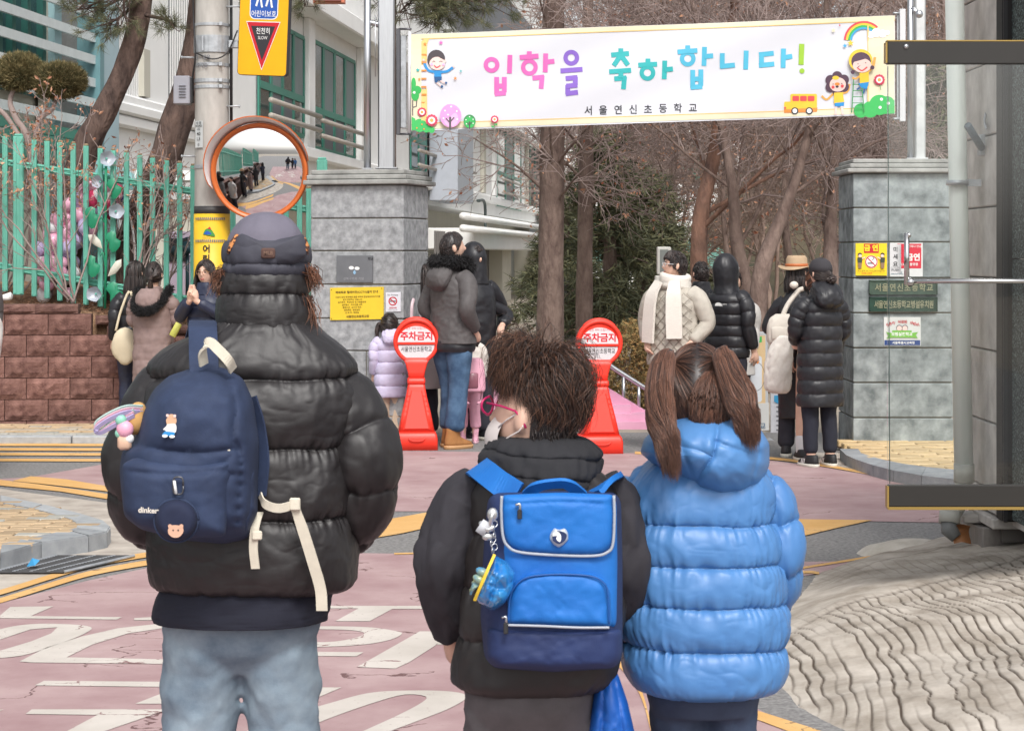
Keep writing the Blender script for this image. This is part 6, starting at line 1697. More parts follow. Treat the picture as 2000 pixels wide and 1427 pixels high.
def hair_mesh(style, hs, N, seed, wd=.004, length=.06, zend=-.30, tie=None, tail=None, lift=.0, mess=.15, crown=(0, -.25), thick=1.05):
    """hair about a head centred at the origin, face to +Y"""
    rg = np.random.default_rng(seed); rad = np.array([.078, .100, .120]) * hs * thick
    b = MB()
    ph = np.arange(36) / 36 * 2 * PI; tt = np.linspace(.02, 1, 14)[:, None]
    cap_ = dirv(tt * tmax(ph)[None] * (.64 if style == 'mop' else 1), ph[None] + 0 * tt) * rad
    b.add(*loft(cap_[::-1], True), 0, True)
    ph = rg.uniform(0, 2 * PI, N); tm = tmax(ph)
    if style in ('short', 'mop'):
        if style == 'mop': tm = tm * .66
        th0 = np.sqrt(rg.uniform(0, 1, N)) * tm * .96
        K = 7; s = np.linspace(0, 1, K)[None]
        ln = length * rg.uniform(.5, 1.3, N) * np.clip(1.25 - .8 * th0 / tm, .3, 1)
        ang = (ln / rad.mean())[:, None] * s
        if style == 'mop':
            M_ = 260; li = rg.integers(0, M_, N); lth, lph = np.sqrt(rg.uniform(0, 1, M_)) * .9, rg.uniform(0, 2 * PI, M_)
            lt = lth[li] * tmax(lph[li]) * .60; th0 = lt + rg.normal(size=N) * .13; ph = lph[li] + rg.normal(size=N) * .16 / np.maximum(np.sin(lt), .25); tm = tmax(ph) * .60; th0 = np.clip(np.abs(th0), .02, tm)
            cv = 1 - .72 * s; ang = (length / rad.mean() * rg.uniform(.6, 1.15, M_)[li] * np.clip(1.2 - .6 * lt / tm, .4, 1) * rg.uniform(.8, 1.15, N))[:, None] * s + ((lt - th0)[:, None]) * (1 - cv)
            cl = (rg.normal(size=M_) * .8)[li]; lf = rg.uniform(.2, 1.5, M_)[li]
        cl = vnoise(np.c_[ph * 1.6, th0 * 4, 0 * ph + seed], seed)
        dph = ((lph[li] - ph)[:, None] * (1 - cv) + (mess * (cl + .12 * rg.normal(size=N)))[:, None] * s ** 1.4) if style == 'mop' else (mess * (rg.normal(size=N) * .28 + cl * 1.8))[:, None] * s
        up = 1 + (lift * lf * (1 + .25 * rg.normal(size=N)) * np.clip(1.25 - th0 / tm, .15, 1))[:, None] * np.sin(s * PI * .80) if style == 'mop' else 1 + (lift * (rg.uniform(.3, 1.4, N) * (1 + .8 * cl)) * np.clip(1.25 - th0 / tm, .12, 1))[:, None] * np.sin(s * PI * .62)
        d = dirv(th0[:, None] + ang, ph[:, None] + dph)
        Pp = d * rad * up[..., None]
    elif style == 'long':
        side = np.where(np.cos(ph) >= 0, 0.0, PI)
        fr = np.clip((np.sin(ph) - .25) / .75, 0, 1)
        th0 = np.sqrt(rg.uniform(0, 1, N)) * tm * .9
        K = 12; s = np.linspace(0, 1, K)[None]
        the = R(98)
        phe = np.where(fr > 0, side + (ph - side) * (1 - fr * .75), ph)
        u = np.clip(s / .4, 0, 1)
        d = dirv(th0[:, None] * (1 - u) + the * u, ph[:, None] * (1 - u) + phe[:, None] * u)
        Pp = d * rad * (1 + rg.uniform(0, .10, N))[:, None, None]
        drop = np.clip((s - .4) / .6, 0, 1)
        Pp[..., 2] += drop * (zend * rg.uniform(.8, 1.1, N))[:, None] + 0 * Pp[..., 2]
        Pp[..., 0] *= 1 + .18 * np.sin(drop * PI) * rg.uniform(.4, 1.4, N)[:, None]; Pp[..., 1] -= drop * .015
        Pp += rg.normal(size=(N, 1, 3)) * .006 * drop[..., None] + vnoise(np.stack([Pp[..., 0] * 30, Pp[..., 1] * 30, Pp[..., 2] * 12], -1), 4)[..., None] * .006
    else:                                                    # gathered towards the tie points
        th0 = np.sqrt(rg.uniform(0, 1, N)) * tm
        d0 = dirv(th0, ph); ties = np.array(tie, float)
        tid = nrm(ties / rad); k = np.argmin(((d0[:, None] - tid[None]) ** 2).sum(-1), 1) if len(ties) > 1 else np.zeros(N, int)
        if len(ties) > 1: k = np.where(d0[:, 0] < (ties[0][0] + ties[1][0]) / 2 + .01 * rg.normal(size=N), 0, 1)
        K = 8; s = np.linspace(0, 1, K)[None, :, None]
        d = nrm(d0[:, None] * (1 - s) + tid[k][:, None] * s)
        Pp = d * rad * (1.01 + .03 * rg.uniform(0, 1, (N, 1, 1)) + .04 * s)
    Rr = (wd * rg.uniform(.6, 1.3, (N, 1))) * np.interp(np.linspace(0, 1, Pp.shape[1]), [0, .3, .8, 1], [.8, 1, .8, .15])[None]
    if style == 'tie': Rr = (wd * rg.uniform(.6, 1.3, (N, 1))) * np.ones((1, Pp.shape[1])) * .8
    tn = rg.uniform(0, 1, N) ** 2.2
    v, f, t_ = ribbons(Pp, Rr, 3, tn); b.add(v, f, 0, True, t_)
    for (pts, r, n2, zz) in (tail or []):
        pts = np.array(pts, float); pth = catmull(pts, 14); s = np.linspace(0, 1, 14)
        off = rg.normal(size=(n2, 3)); off = off / np.maximum(1, np.linalg.norm(off, axis=1, keepdims=True)) * r
        env = np.interp(s, [0, .12, .5, 1], [.35, .7, 1, .55])
        Pt = pth[None] + off[:, None] * env[None, :, None] + vnoise(np.stack([off[:, None, 0] * 60 + 0 * s, s[None] * 5 + 0 * off[:, None, 0], off[:, None, 2] * 60 + 0 * s], -1), 8)[..., None] * .006
        Pt[..., 2] -= (rg.uniform(-.5, .5, n2) * zz)[:, None] * s[None] ** 2
        v, f, t_ = ribbons(Pt, (wd * rg.uniform(.6, 1.3, (n2, 1))) * np.interp(s, [0, .7, 1], [1, 1, .15])[None], 3, rg.uniform(.15, 1, n2) ** 1.3); b.add(v, f, 0, True, t_)
    return b

def seam_prof(z, seams):
    """0 at every seam, 1 half way between two; second value is the distance to the nearest seam"""
    z = np.asarray(z); s = np.sort(np.asarray(seams, float))
    k = np.clip(np.searchsorted(s, z) - 1, 0, len(s) - 2)
    t = np.clip((z - s[k]) / (s[k + 1] - s[k]), 0, 1)
    return np.sqrt(np.clip(1 - (2 * t - 1) ** 2, 0, 1)) ** .85, np.minimum(np.abs(z - s[k]), np.abs(s[k + 1] - z))

def torso_mesh(keys, seams=None, amp=.015, nth=72, nz=90, seed=1, fold=.004, gather=.004, tilt=0.0, gw=.018, closed=True, cx_fold=1.0, cr=0.0):
    """keys: z, xc, yc, rx, ry, exponent (bottom to top)"""
    K = np.array(keys, float); K = K[np.argsort(K[:, 0])]
    q = catmull(K, nz * 3); zz = np.linspace(K[0, 0], K[-1, 0], nz)
    c = np.stack([np.interp(zz, q[:, 0], q[:, i]) for i in range(6)], -1)
    a = np.arange(nth) / nth * 2 * PI
    ca, sa = np.cos(a)[None], np.sin(a)[None]; e = 2 / c[:, 5:6]
    ux = np.sign(ca) * np.abs(ca) ** e; uy = np.sign(sa) * np.abs(sa) ** e
    Z = np.repeat(zz[:, None], nth, 1)
    off = 0 * Z
    pz = np.stack([np.cos(a)[None] * 1.0 + 0 * Z, np.sin(a)[None] * 1.0 + 0 * Z, Z * 4], -1)
    if seams is not None:
        zw = Z + tilt * np.cos(a)[None] + .006 * vnoise(pz * 2.5, seed)
        pf, ds = seam_prof(zw, seams)
        g = 1 - 3.2 * np.abs(vnoise(np.stack([np.cos(a)[None] * 13 + 0 * Z, np.sin(a)[None] * 13 + 0 * Z, Z * 8], -1), seed + 3)) + .6 * vnoise(np.stack([np.cos(a)[None] * 30 + 0 * Z, np.sin(a)[None] * 30 + 0 * Z, Z * 12], -1), seed + 5)
        off = amp * (pf - .5) + gather * g * np.exp(-ds / gw)
    off = off + fold * fbm(pz * 2.2 * cx_fold, seed + 7, 3) + .35 * fold * fbm(pz * 7, seed + 9, 2)
    if cr:
        q3 = pz * np.array([3.0, 3.0, 2.6]) + Z[..., None] * np.array([5.0, -3.0, 0]); off = off - cr * np.exp(-np.abs(fbm(q3, seed + 11, 2)) / .07) - .6 * cr * np.exp(-np.abs(fbm(q3 * 2.1, seed + 12, 2)) / .08)
    x = c[:, 1:2] + ux * (c[:, 3:4] + off); y = c[:, 2:3] + uy * (c[:, 4:5] + off)
    b = MB(); b.add(*loft(np.stack([x, y, Z], -1), closed)); return b

def sleeve_mesh(path, rad, nseam=0, amp=.012, n=40, K=64, seed=1, fold=.004, gather=.004, seams=None, flat_=1.0, cr=0.0):
    pth = catmull(path, K); s = np.linspace(0, 1, K)
    rr = np.interp(s, np.linspace(0, 1, len(rad)), rad)
    t, u, b_ = frames(pth); a = np.arange(n) / n * 2 * PI
    S_ = np.repeat(s[:, None], n, 1); L = np.linalg.norm(np.diff(pth, axis=0), axis=1).sum()
    pz = np.stack([np.cos(a)[None] + 0 * S_, np.sin(a)[None] + 0 * S_, S_ * L * 7], -1)
    off = fold * fbm(pz * 2.0, seed, 3)
    if nseam or seams is not None:
        pf, ds = seam_prof(S_ + .02 * vnoise(pz * 1.5, seed + 2), np.linspace(0, 1, nseam + 1) if seams is None else seams)
        off = off + amp * (pf - .5) + gather * vnoise(np.stack([np.cos(a)[None] * 6 + 0 * S_, np.sin(a)[None] * 6 + 0 * S_, S_ * 20], -1), seed + 4) * np.exp(-ds * L / .02)
    if cr: off = off - cr * np.exp(-np.abs(fbm(pz * 1.7 + np.array([2.0, 0, 0]) * S_[..., None], seed + 11, 2)) / .08)
    cap_ = np.clip(np.minimum(S_, 1 - S_) / .035, 0, 1) ** .5
    r = (rr[:, None] + off) * (.25 + .75 * cap_)
    v = pth[:, None] + r[..., None] * (u[:, None] * np.cos(a)[None, :, None] + flat_ * b_[:, None] * np.sin(a)[None, :, None])
    b = MB(); b.add(*loft(v)); return b

def hand_pieces(b, w, d, nrm_, s=1.0, curl=.5, thumb=1):
    """palm and five fingers: w wrist, d pointing along the hand, nrm_ the palm's normal"""
    d = nrm(d); nn_ = nrm(nrm_ - d * np.dot(nrm_, d)); sd_ = np.cross(d, nn_)
    b.add(*capsule(np.array([w, w + d * .045 * s, w + d * .075 * s]), np.array([.026, .034, .032]) * s, 10))
    for k, (o, L) in enumerate(((-.024, .066), (-.008, .076), (.008, .072), (.024, .058))):
        p = w + d * .075 * s + sd_ * o * s; q = [p]
        dd = d.copy()
        for j in range(3):
            dd = nrm(dd + nn_ * curl * .6); p = p + dd * L * s / 3; q.append(p)
        b.add(*capsule(np.array(q), np.array([.0095, .009, .0085, .0075]) * s, 8, 3))
    p = w + d * .03 * s + sd_ * thumb * .026 * s; q = [p, p + (d * .6 + sd_ * thumb * .6 + nn_ * .3) * .03 * s, p + (d * 1.3 + sd_ * thumb * .7 + nn_ * .7) * .042 * s]
    b.add(*capsule(np.array(q), np.array([.012, .0105, .009]) * s, 8, 3))

def shoe_mesh(b, ankle, yaw, s=1.0, kind='sneaker'):
    n = 20; a = np.arange(n) / n * 2 * PI
    rings = []
    for z, wx, f0, f1 in ((0, .046, .175, -.085), (.02, .050, .185, -.09), (.034, .048, .183, -.088)):
        y = np.where(np.sin(a) > 0, np.sin(a) * f1 * -1, np.sin(a) * -f0 * -1); rings.append(np.stack([np.cos(a) * wx * (1 - .12 * np.sin(a)), np.where(np.sin(a) > 0, np.sin(a) * f0, -np.sin(a) * f1), 0 * a + z], -1))
    def put(r): 
        q = rot_pts(np.asarray(r).reshape(-1, 3) * s, yaw) + ankle; return q.reshape(np.asarray(r).shape)
    b.add(*loft(put(np.array(rings))), 1)
    up = []
    for z, wx, f0, f1 in ((.030, .046, .178, -.084), (.055, .045, .165, -.083), (.078, .042, .10, -.08), (.10, .040, .058, -.074), (.13 if kind == 'boot' else .105, .042 if kind == 'boot' else .036, .052, -.068), (.20 if kind == 'boot' else .107, .05 if kind == 'boot' else .03, .055, -.06)):
        up.append(np.stack([np.cos(a) * wx * (1 - .15 * np.clip(np.sin(a), 0, 1)), np.where(np.sin(a) > 0, np.sin(a) * f0, -np.sin(a) * f1), 0 * a + z], -1))
    b.add(*loft(put(np.array(up))), 0)

def person(label, px, Y, h, face, *, coat=None, legs=None, shoe=(M_pblack, M_sole, 'sneaker'), hair=None, hm=None, hs=1.0, yaw=0, pitch=0, arms=None, stance=.09, z0=0.0, seed=1, hands=False, face_on=False, group=None, skirt=None, bare=False, step=(0, 0)):
    X = (px - CX) / F * Y
    t = thing('person', label, 'person', (X, Y, z0), R(face), group, scale=h / 1.70)
    hc = np.array([0, .0, 1.70 - .118 * hs])
    ar = arms or {}
    J = {-1: ar.get('L', ((-.215, -.03, 1.10), (-.205, .07, .90))), 1: ar.get('R', ((.215, -.03, 1.10), (.205, .07, .90)))}
    hp = {-1: (-stance, step[0], .06), 1: (stance, step[1], .06)}
    b = MB()
    kk = [(.80, 0, 0, .12, .09, 2.2), (.92, 0, 0, .165, .11, 2.2), (1.08, 0, 0, .14, .10, 2.2), (1.25, 0, 0, .15, .105, 2.2), (1.335, 0, -.005, .14, .085, 2.2), (1.385, 0, -.01, .09, .065, 2), (1.43, 0, -.01, .06, .055, 2)]
    b.v += torso_mesh(kk, fold=0, nth=24, nz=24).v; tm = torso_mesh(kk, fold=0, nth=24, nz=24); b = tm
    b.add(*capsule(np.array([(0, -.012, 1.38), hc + (0, -.012, -.06)]), np.array([.058, .052]) * (hs * .5 + .5), 14))
    hd = head_shape(hs); v = rot_pts(hd.verts(), R(yaw), R(pitch)) + hc
    k0 = 0
    for q, fc in zip(hd.v, hd.f):
        pass
    n0 = 0
    for q, (idx, lens, mi, sm) in zip(hd.v, hd.f):
        fs = []; p = 0
        for L in lens: fs.append(tuple(int(i) - n0 for i in idx[p:p + L])); p += L
        b.add(v[n0:n0 + len(q)], fs); n0 += len(q)
    for s in (-1, 1):
        e, w_ = np.array(J[s][0], float), np.array(J[s][1], float)
        sh = np.array([s * .138, -.005, 1.325])
        b.add(*capsule(catmull([sh, e, w_], 14), np.interp(np.linspace(0, 1, 14), [0, .5, 1], [.042, .036, .027]), 12))
        hd_ = ar.get('hd', {}).get(s)
        d = hd_[0] if hd_ else (w_ - e); nn_ = hd_[1] if hd_ else np.array([-s, 0, 0.2])
        hand_pieces(b, w_, np.array(d, float), np.array(nn_, float), 1.0 if hs < 1.1 else .9, ar.get('curl', .5), 1 if s < 0 else -1)
        b.add(*capsule(catmull([(s * .085, 0, .90), (s * (stance * .9), hp[s][1] * .5 + .01, .48), (hp[s][0], hp[s][1] - .01, .07)], 14), np.interp(np.linspace(0, 1, 14), [0, .5, .75, 1], [.085, .055, .052, .036]), 12))
        b.add(*capsule(np.array([(hp[s][0], hp[s][1] - .03, .035), (hp[s][0], hp[s][1] + .11, .028)]), np.array([.034, .026]), 10))
    part('body', union(b, .0095, 2), M_skin, t)
    # face
    def hp_(q): return rot_pts(np.atleast_2d(np.array(q, float)) * hs, R(yaw), R(pitch)) + hc
    if face_on:
        for s in (-1, 1):
            m = MB(); v, f = ell((s * .031, .0835, .012), (.0125, .006, .0055), 12, 8); m.add(hp_(v), f); part('eye', m, M_eye, t)
            m = MB(); v, f = tube(catmull([(s * .016, .092, .031), (s * .032, .090, .035), (s * .048, .078, .030)], 8), .0035, 6); m.add(hp_(v), f); part('eyebrow', m, M_hairk, t)
        m = MB(); v, f = tube(catmull([(-.020, .085, -.053), (0, .094, -.055), (.020, .085, -.053)], 8), [.002, .004, .005, .005, .005, .005, .004, .002], 8, flat=1.2); m.add(hp_(v), f); part('mouth', m, M_lip, t)
    # hair
    if hair:
        hb = hair_mesh(hair['style'], hs, hair.get('N', 420), seed, hair.get('wd', .007), hair.get('length', .05), hair.get('zend', -.3), hair.get('tie'), hair.get('tail'), hair.get('lift', .05), hair.get('mess', .2), thick=hair.get('thick', 1.05))
        hb.warp(lambda q: rot_pts(q, R(yaw), R(pitch)) + hc); part('hair', hb, hm or M_hairk, t)
    # legs
    if legs:
        m, wd, hem = legs['m'], legs.get('wd', 1.0), legs.get('hem', .07)
        b = torso_mesh([(.78, 0, 0, .155 * wd, .12 * wd, 2.3), (.9, 0, 0, .17 * wd, .125 * wd, 2.3), (1.0, 0, 0, .155 * wd, .11 * wd, 2.2)], fold=.003, nth=32, nz=16, seed=seed)
        for s in (-1, 1):
            b2 = sleeve_mesh([(s * .082, 0, .92), (s * .086, .0, .74), (s * stance * .95, hp[s][1] * .5 + .015, .48), (s * (stance + .002), hp[s][1] - .01, hem)], np.array([.095, .10, .074, legs.get('cuff', .07)]) * wd, n=28, K=50, seed=seed + s, fold=.010)
            for q, (idx, lens, mi, sm) in zip(b2.v, b2.f):
                fs = []; p = 0
                for L in lens: fs.append(tuple(idx[p:p + L])); p += L
                b.add(q, fs)
        part('trousers', union(b, .011, 1), m, t)
    if skirt:
        part('skirt', torso_mesh([(skirt['z'], 0, 0, .20, .15, 2.2), (.8, 0, 0, .19, .14, 2.2), (1.0, 0, 0, .16, .11, 2.2)], fold=.012, seed=seed), skirt['m'], t)
    for s in (-1, 1):
        m = MB(); shoe_mesh(m, np.array([hp[s][0], hp[s][1] - .01, 0]), R(-6 * s), 1.0, shoe[2]); part('shoe', m, [shoe[0], shoe[1]], t)
    # coat
    if coat:
        m, hem, wd, puff = coat['m'], coat.get('hem', .78), coat.get('wd', 1.0), coat.get('puff', 0)
        dp_ = coat.get('dp', 1.0)
        ks = [(hem, 0, 0, .182 * wd * coat.get('flare', 1.0), .15 * dp_, 2.3), ((hem + 1.1) / 2, 0, 0, .176 * wd, .145 * dp_, 2.3), (1.1, 0, 0, .168 * wd, .140 * dp_, 2.3), (1.25, 0, -.005, .172 * wd, .140 * dp_, 2.3), (1.32, 0, -.01, .160 * wd, .125 * dp_, 2.2), (1.375, 0, -.01, .122 * wd, .105, 2.1), (1.42, 0, -.01, .085, .085, 2), (1.47, 0, -.008, .068, .072, 2)]
        sm = np.linspace(hem - .005, 1.38, puff + 1).tolist() + [1.5] if puff else None
        part('coat', torso_mesh(ks, sm, coat.get('amp', .020), nth=72, nz=110, seed=seed, fold=coat.get('fold', .007), gather=.005 if puff else 0), m, t)
        for s in (-1, 1):
            e, w_ = np.array(J[s][0], float), np.array(J[s][1], float)
            r = np.array(coat.get('sr', (.066, .064, .056, .045))) * coat.get('sw', 1.0)
            part('sleeve', sleeve_mesh([(s * .105 * wd, -.005, 1.345), (s * .165 * wd, -.008, 1.30), ((s * .165 * wd + e[0]) / 2 + s * .015, (e[1] - .005) / 2, (1.32 + e[2]) / 2), e, w_ + (w_ - e) * coat.get('cuff', -.05)], r, int(puff * .8) if puff else 0, .014, n=32, K=56, seed=seed + 20 + s, fold=.008), coat.get('sm', m), t)
        hd_ = coat.get('hood')
        if hd_ == 'puff':
            b = torso_mesh([(1.30, 0, -.15, .06, .03, 2), (1.34, 0, -.16, .115, .065, 2.2), (1.42, 0, -.12, .13, .10, 2.2), (1.49, 0, -.07, .105, .09, 2.2), (1.52, 0, -.05, .07, .07, 2)], fold=.016, seed=seed + 2, nz=40); part('hood', b, m, t)
        elif hd_ == 'fur':
            b = torso_mesh([(1.24, 0, -.13, .05, .03, 2), (1.29, 0, -.16, .115, .055, 2.2), (1.38, 0, -.13, .125, .085, 2.2), (1.45, 0, -.08, .09, .07, 2.2)], fold=.012, seed=seed + 2, nz=36); part('hood', b, m, t)
            rg = np.random.default_rng(seed); c_ = catmull(np.array(coat['furpath']), 60); n = 4200
            k = rg.integers(0, 60, n); d = nrm(rg.normal(size=(n, 3))); L = rg.uniform(.03, .055, (n, 1)) * coat.get('furl', 1)
            p0 = c_[k] + d * .018; p2 = p0 + d * L + (0, 0, -.008)
            b = MB(); b.add(*tube(c_, .030 * coat.get('furl', 1), 10)); v, f, t_ = ribbons(np.stack([p0, (p0 + p2) / 2 + rg.normal(size=(n, 3)) * .004, p2], 1), np.array([[.0035, .003, .0008]]).repeat(n, 0), 3, rg.uniform(0, 1, n) ** 2); b.add(v, f, 0, True, t_); part('fur_trim', b, M_fur, t)
        elif hd_ == 'up':
            b = torso_mesh([(1.36, 0, -.01, .13, .12, 2.2), (1.44, 0, -.01, .105, .115, 2.2), (1.53, 0, -.022, .110, .122, 2.2), (1.62, 0, -.025, .108, .122, 2.2), (1.685, 0, -.025, .08, .095, 2), (1.72, 0, -.025, .045, .055, 2), (1.732, 0, -.025, .012, .012, 2)], fold=.007, seed=seed + 2, nz=50); part('hood', b, coat.get('hm', m), t)
        elif hd_ == 'collar':
            b = torso_mesh([(1.38, 0, -.01, .115, .10, 2.2), (1.43, 0, -.01, .10, .095, 2.2), (1.49, 0, -.012, .085, .09, 2.2), (1.50, 0, -.012, .07, .075, 2)], fold=.006, seed=seed + 2, nz=30); part('collar', b, m, t)
    t['_'] = 0; del t['_']
    return t, hp_, hc

def glasses(t, hp_, m):
    b = MB()
    for s in (-1, 1):
        a = np.linspace(0, 2 * PI, 22); c_ = np.stack([s * .034 + .024 * np.cos(a), .104 - .012 * np.abs(.034 + s * 0 + .024 * np.cos(a) * s) / .05, .010 + .020 * np.sin(a)], -1)
        v, f = tube(c_, .0022, 5); b.add(hp_(v), f)
        v, f = tube(np.array([(s * .058, .095, .016), (s * .080, .05, .014), (s * .083, -.01, .008)]), .0024, 5); b.add(hp_(v), f)
    v, f = tube(np.array([(-.01, .108, .014), (.01, .108, .014)]), .002, 5); b.add(hp_(v), f)
    part('glasses', b, m, t)

M_tau = mat('taupe_coat', S(146, 124, 120), .75, var=.1, scale=20, bump=.2, bscale=80); M_navyp = mat('navy_puffer', S(38, 44, 66, 1), .5, var=.12, scale=24, bump=.15, bscale=100)
M_greyj = mat('charcoal_jacket', S(88, 84, 84), .7, var=.12, scale=40, bump=.25, bscale=160); M_jean = mat('blue_jeans', S(44, 72, 104), .85, col2=S(92, 124, 156), scale=7, bump=.25, bscale=220, thr=(.35, .75))
M_lil = mat('lilac_puffer', S(206, 198, 226), .6, var=.05, scale=20, bump=.15, bscale=90); M_bei = mat('beige_corduroy', S(214, 192, 168), .85, var=.08, stretch=(60, 60, 1), scale=2)
M_khaki = mat('pale_khaki_jacket', S(192, 185, 173), .75, var=.08, scale=20, bump=.2, bscale=90); M_dkt = mat('dark_trousers', S(44, 44, 54, 1), .85, var=.12, scale=20); M_tan = mat('tan_suede', S(168, 116, 68), .9, var=.15, scale=18)
M_pinkp = flat('pink_cloth', S(236, 176, 196), .75, var=.08); M_knit = mat('cream_knit', S(234, 228, 218), .95, var=.06, stretch=(1, 1, 6), scale=30, bump=.8, bscale=60); M_fleece = mat('cream_fleece', S(226, 220, 212), 1, var=.06, scale=40, bump=.7, bscale=90)
M_pale = flat('pale_coat', S(206, 202, 198), .85, var=.06); M_hat = flat('tan_felt', S(186, 160, 130), .9, var=.08); M_greyp = flat('mauve_grey_coat', S(190, 180, 180), .8)

POCK = {'L': ((-.26, -.06, 1.09), (-.17, .09, .92)), 'R': ((.26, -.06, 1.09), (.17, .09, .92))}
# --- left group by the wall
person('woman in a long taupe coat with black fur trimmed hood, by the wall', 300, 19.25, 1.56, -14, coat=dict(m=M_tau, hem=.28, wd=1.16, puff=7, amp=.008, fold=.012, hood='fur', furpath=[(-.165, .02, 1.44), (-.15, -.10, 1.34), (-.09, -.21, 1.25), (0, -.23, 1.23), (.09, -.21, 1.26), (.15, -.10, 1.36), (.165, .02, 1.46)], furl=.85), legs=dict(m=M_dkt), hair=dict(style='tie', tie=[(0, -.10, -.03)], tail=[([(0, -.105, -.02), (0, -.14, -.05), (0, -.13, -.11), (0, -.12, -.17)], .022, 60, .03)], N=420), arms={'L': ((-.22, .02, 1.12), (-.15, .2, 1.12)), 'R': ((.235, 0.02, 1.12), (.16, .2, 1.14))}, seed=3, yaw=10)
person('woman in a black jacket partly hidden by the long taupe coat at the wall', 264, 19.75, 1.57, 20, coat=dict(m=M_pblack, hem=.74, wd=1.0, puff=6, hood='collar'), legs=dict(m=M_navyp), hair=dict(style='long', zend=-.2, N=360), yaw=-40, seed=4)
bb = MB()
v, f = ell((0, 0, 0), (.12, .07, .17), 18, 12); bb.add(v + .012 * vnoise(v * 14, 3)[:, None], f); bb.add(*tube(catmull([(-.08, 0, .14), (-.03, .02, .34), (.05, .04, .5), (.09, .0, .14)], 16), .012, 6)); q = P(243, 676, 19.5); bb.v = [x + q for x in bb.v]
solo('shoulder_bag', bb, mat('canvas_cream', S(222, 208, 180), .9, var=.06, bump=.2), 'cream cloth shoulder bag hanging beside the woman in the black jacket at the wall', 'bag')
bb = MB(); bb.add(*box(P(343, 644, 19.0), (.06, .03, .13), rot=(0, .5, 0), b=.005)); solo('bouquet_wrap', bb, flat('lime_wrap', S(220, 220, 110)), 'small yellow wrapped bunch held at the right elbow of the taupe coat', 'bouquet')
t, hp_, hc = person('woman in navy puffer and glasses pressing her hands together under her chin', 402, 18.75, 1.58, 160, coat=dict(m=M_navyp, hem=.76, wd=1.0, puff=6, amp=.016, hood='collar'), legs=dict(m=M_dkt), hair=dict(style='long', zend=-.24, N=520, wd=.006), face_on=True, yaw=4, arms={'L': ((-.24, .06, 1.17), (-.035, .26, 1.33)), 'R': ((.24, .06, 1.17), (.03, .26, 1.33)), 'hd': {-1: ((.12, 0, 1), (1, .2, 0)), 1: ((-.10, 0, 1), (-1, .2, 0))}, 'curl': .04}, seed=5)
glasses(t, hp_, flat('brass_wire', S(170, 130, 90), .3, metal=.6))
# --- by the left pillar
person('tall man in charcoal jacket with black fur collar and blue jeans', 884, 18.05, 1.82, -50, coat=dict(m=M_greyj, hem=.83, wd=1.18, puff=0, fold=.016, hood='fur', furpath=[(.12, .085, 1.44), (.14, .02, 1.47), (.12, -.08, 1.48), (.04, -.13, 1.47), (-.04, -.13, 1.47), (-.12, -.08, 1.48), (-.14, .02, 1.47), (-.12, .085, 1.44)], furl=1.15, sw=1.2), legs=dict(m=M_jean, wd=1.04, cuff=.078, hem=.13), shoe=(M_tan, flat('boot_sole', S(196, 150, 104)), 'boot'), hair=dict(style='short', N=900, length=.03, lift=.02, wd=.0035, mess=.08), arms=POCK, yaw=-20, pitch=4, seed=6, step=(.05, -.05))
bb = MB(); q = P(868, 637, 17.87)
t = bpy.data.objects['person.003']; part('waistband', torso_mesh([(.765, 0, 0, .19, .145, 2.3), (.80, 0, 0, .20, .155, 2.3), (.85, 0, 0, .19, .15, 2.3)], fold=.004), M_pblack, t)
person('person in a black coat standing behind the man with the fur collar', 928, 18.75, 1.72, -150, coat=dict(m=M_pblack, hem=.62, wd=1.08, fold=.012, hood='up'), legs=dict(m=M_dkt, wd=1.1), hair=dict(style='short', N=200), arms={'R': ((-.30, .02, 1.10), (-.20, .12, 1.0)), 'L': ((-.30, -.05, 1.10), (-.2, .1, .95))}, seed=7)
t, hp_, hc = person('small girl in white fleece and pink boots wearing a pink backpack', 916, 18.55, 1.06, 172, coat=dict(m=M_fleece, hem=.72, wd=1.08, fold=.02), legs=dict(m=M_pinkp, wd=1.05, hem=.2), shoe=(M_pinkp, flat('pink_sole', S(236, 190, 204)), 'boot'), hair=dict(style='long', zend=-.2, N=300, wd=.010), hs=1.42, face_on=True, yaw=-10, seed=8)
bp = thing('pink_backpack', 'small pink backpack with a clear pocket worn by the little girl in pink boots', 'backpack', P(924, 765, 18.25))
b = torso_mesh([(0, 0, 0, .09, .055, 3), (.03, 0, 0, .105, .07, 3), (.18, 0, 0, .10, .07, 3), (.27, 0, 0, .08, .055, 2.6), (.29, 0, 0, .05, .03, 2.2)], fold=.006, nz=30); part('bag_body', b, M_pinkp, bp)
b = MB(); b.add(*box((-.02, -.072, .10), (.13, .02, .13), b=.008)); part('clear_pocket', b, flat('plum_print', S(150, 96, 110), .2), bp)
b = MB(); b.add(*ell((-.06, -.03, .27), (.03, .03, .05), 10, 8)); part('orange_toy', b, flat('orange_toy', S(240, 120, 50)), bp)
for s in (-1, 1): b = MB(); b.add(*tube(catmull([(s * .06, .0, .27), (s * .08, .06, .2), (s * .07, .05, -.06), (s * .04, -.01, -.10)], 14), .012, 6)); part('strap', b, M_pinkp, bp)
person('girl in a lilac puffer jacket with a high pigtail, facing the left pillar', 762, 18.35, 1.13, 14, coat=dict(m=M_lil, hem=.62, wd=1.12, puff=5, amp=.030, hood='puff', sw=1.15), legs=dict(m=M_bei, wd=1.05, hem=.06, cuff=.085), hair=dict(style='tie', tie=[(-.09, -.05, .03), (.09, -.04, .02)], tail=[([(-.09, -.05, .04), (-.14, -.05, .02), (-.16, -.06, -.08), (-.155, -.06, -.17)], .026, 50, .03), ([(.09, -.05, .03), (.13, -.06, -.0), (.12, -.07, -.09)], .02, 40, .03)], N=380, wd=.008), hs=1.40, yaw=-25, seed=9)
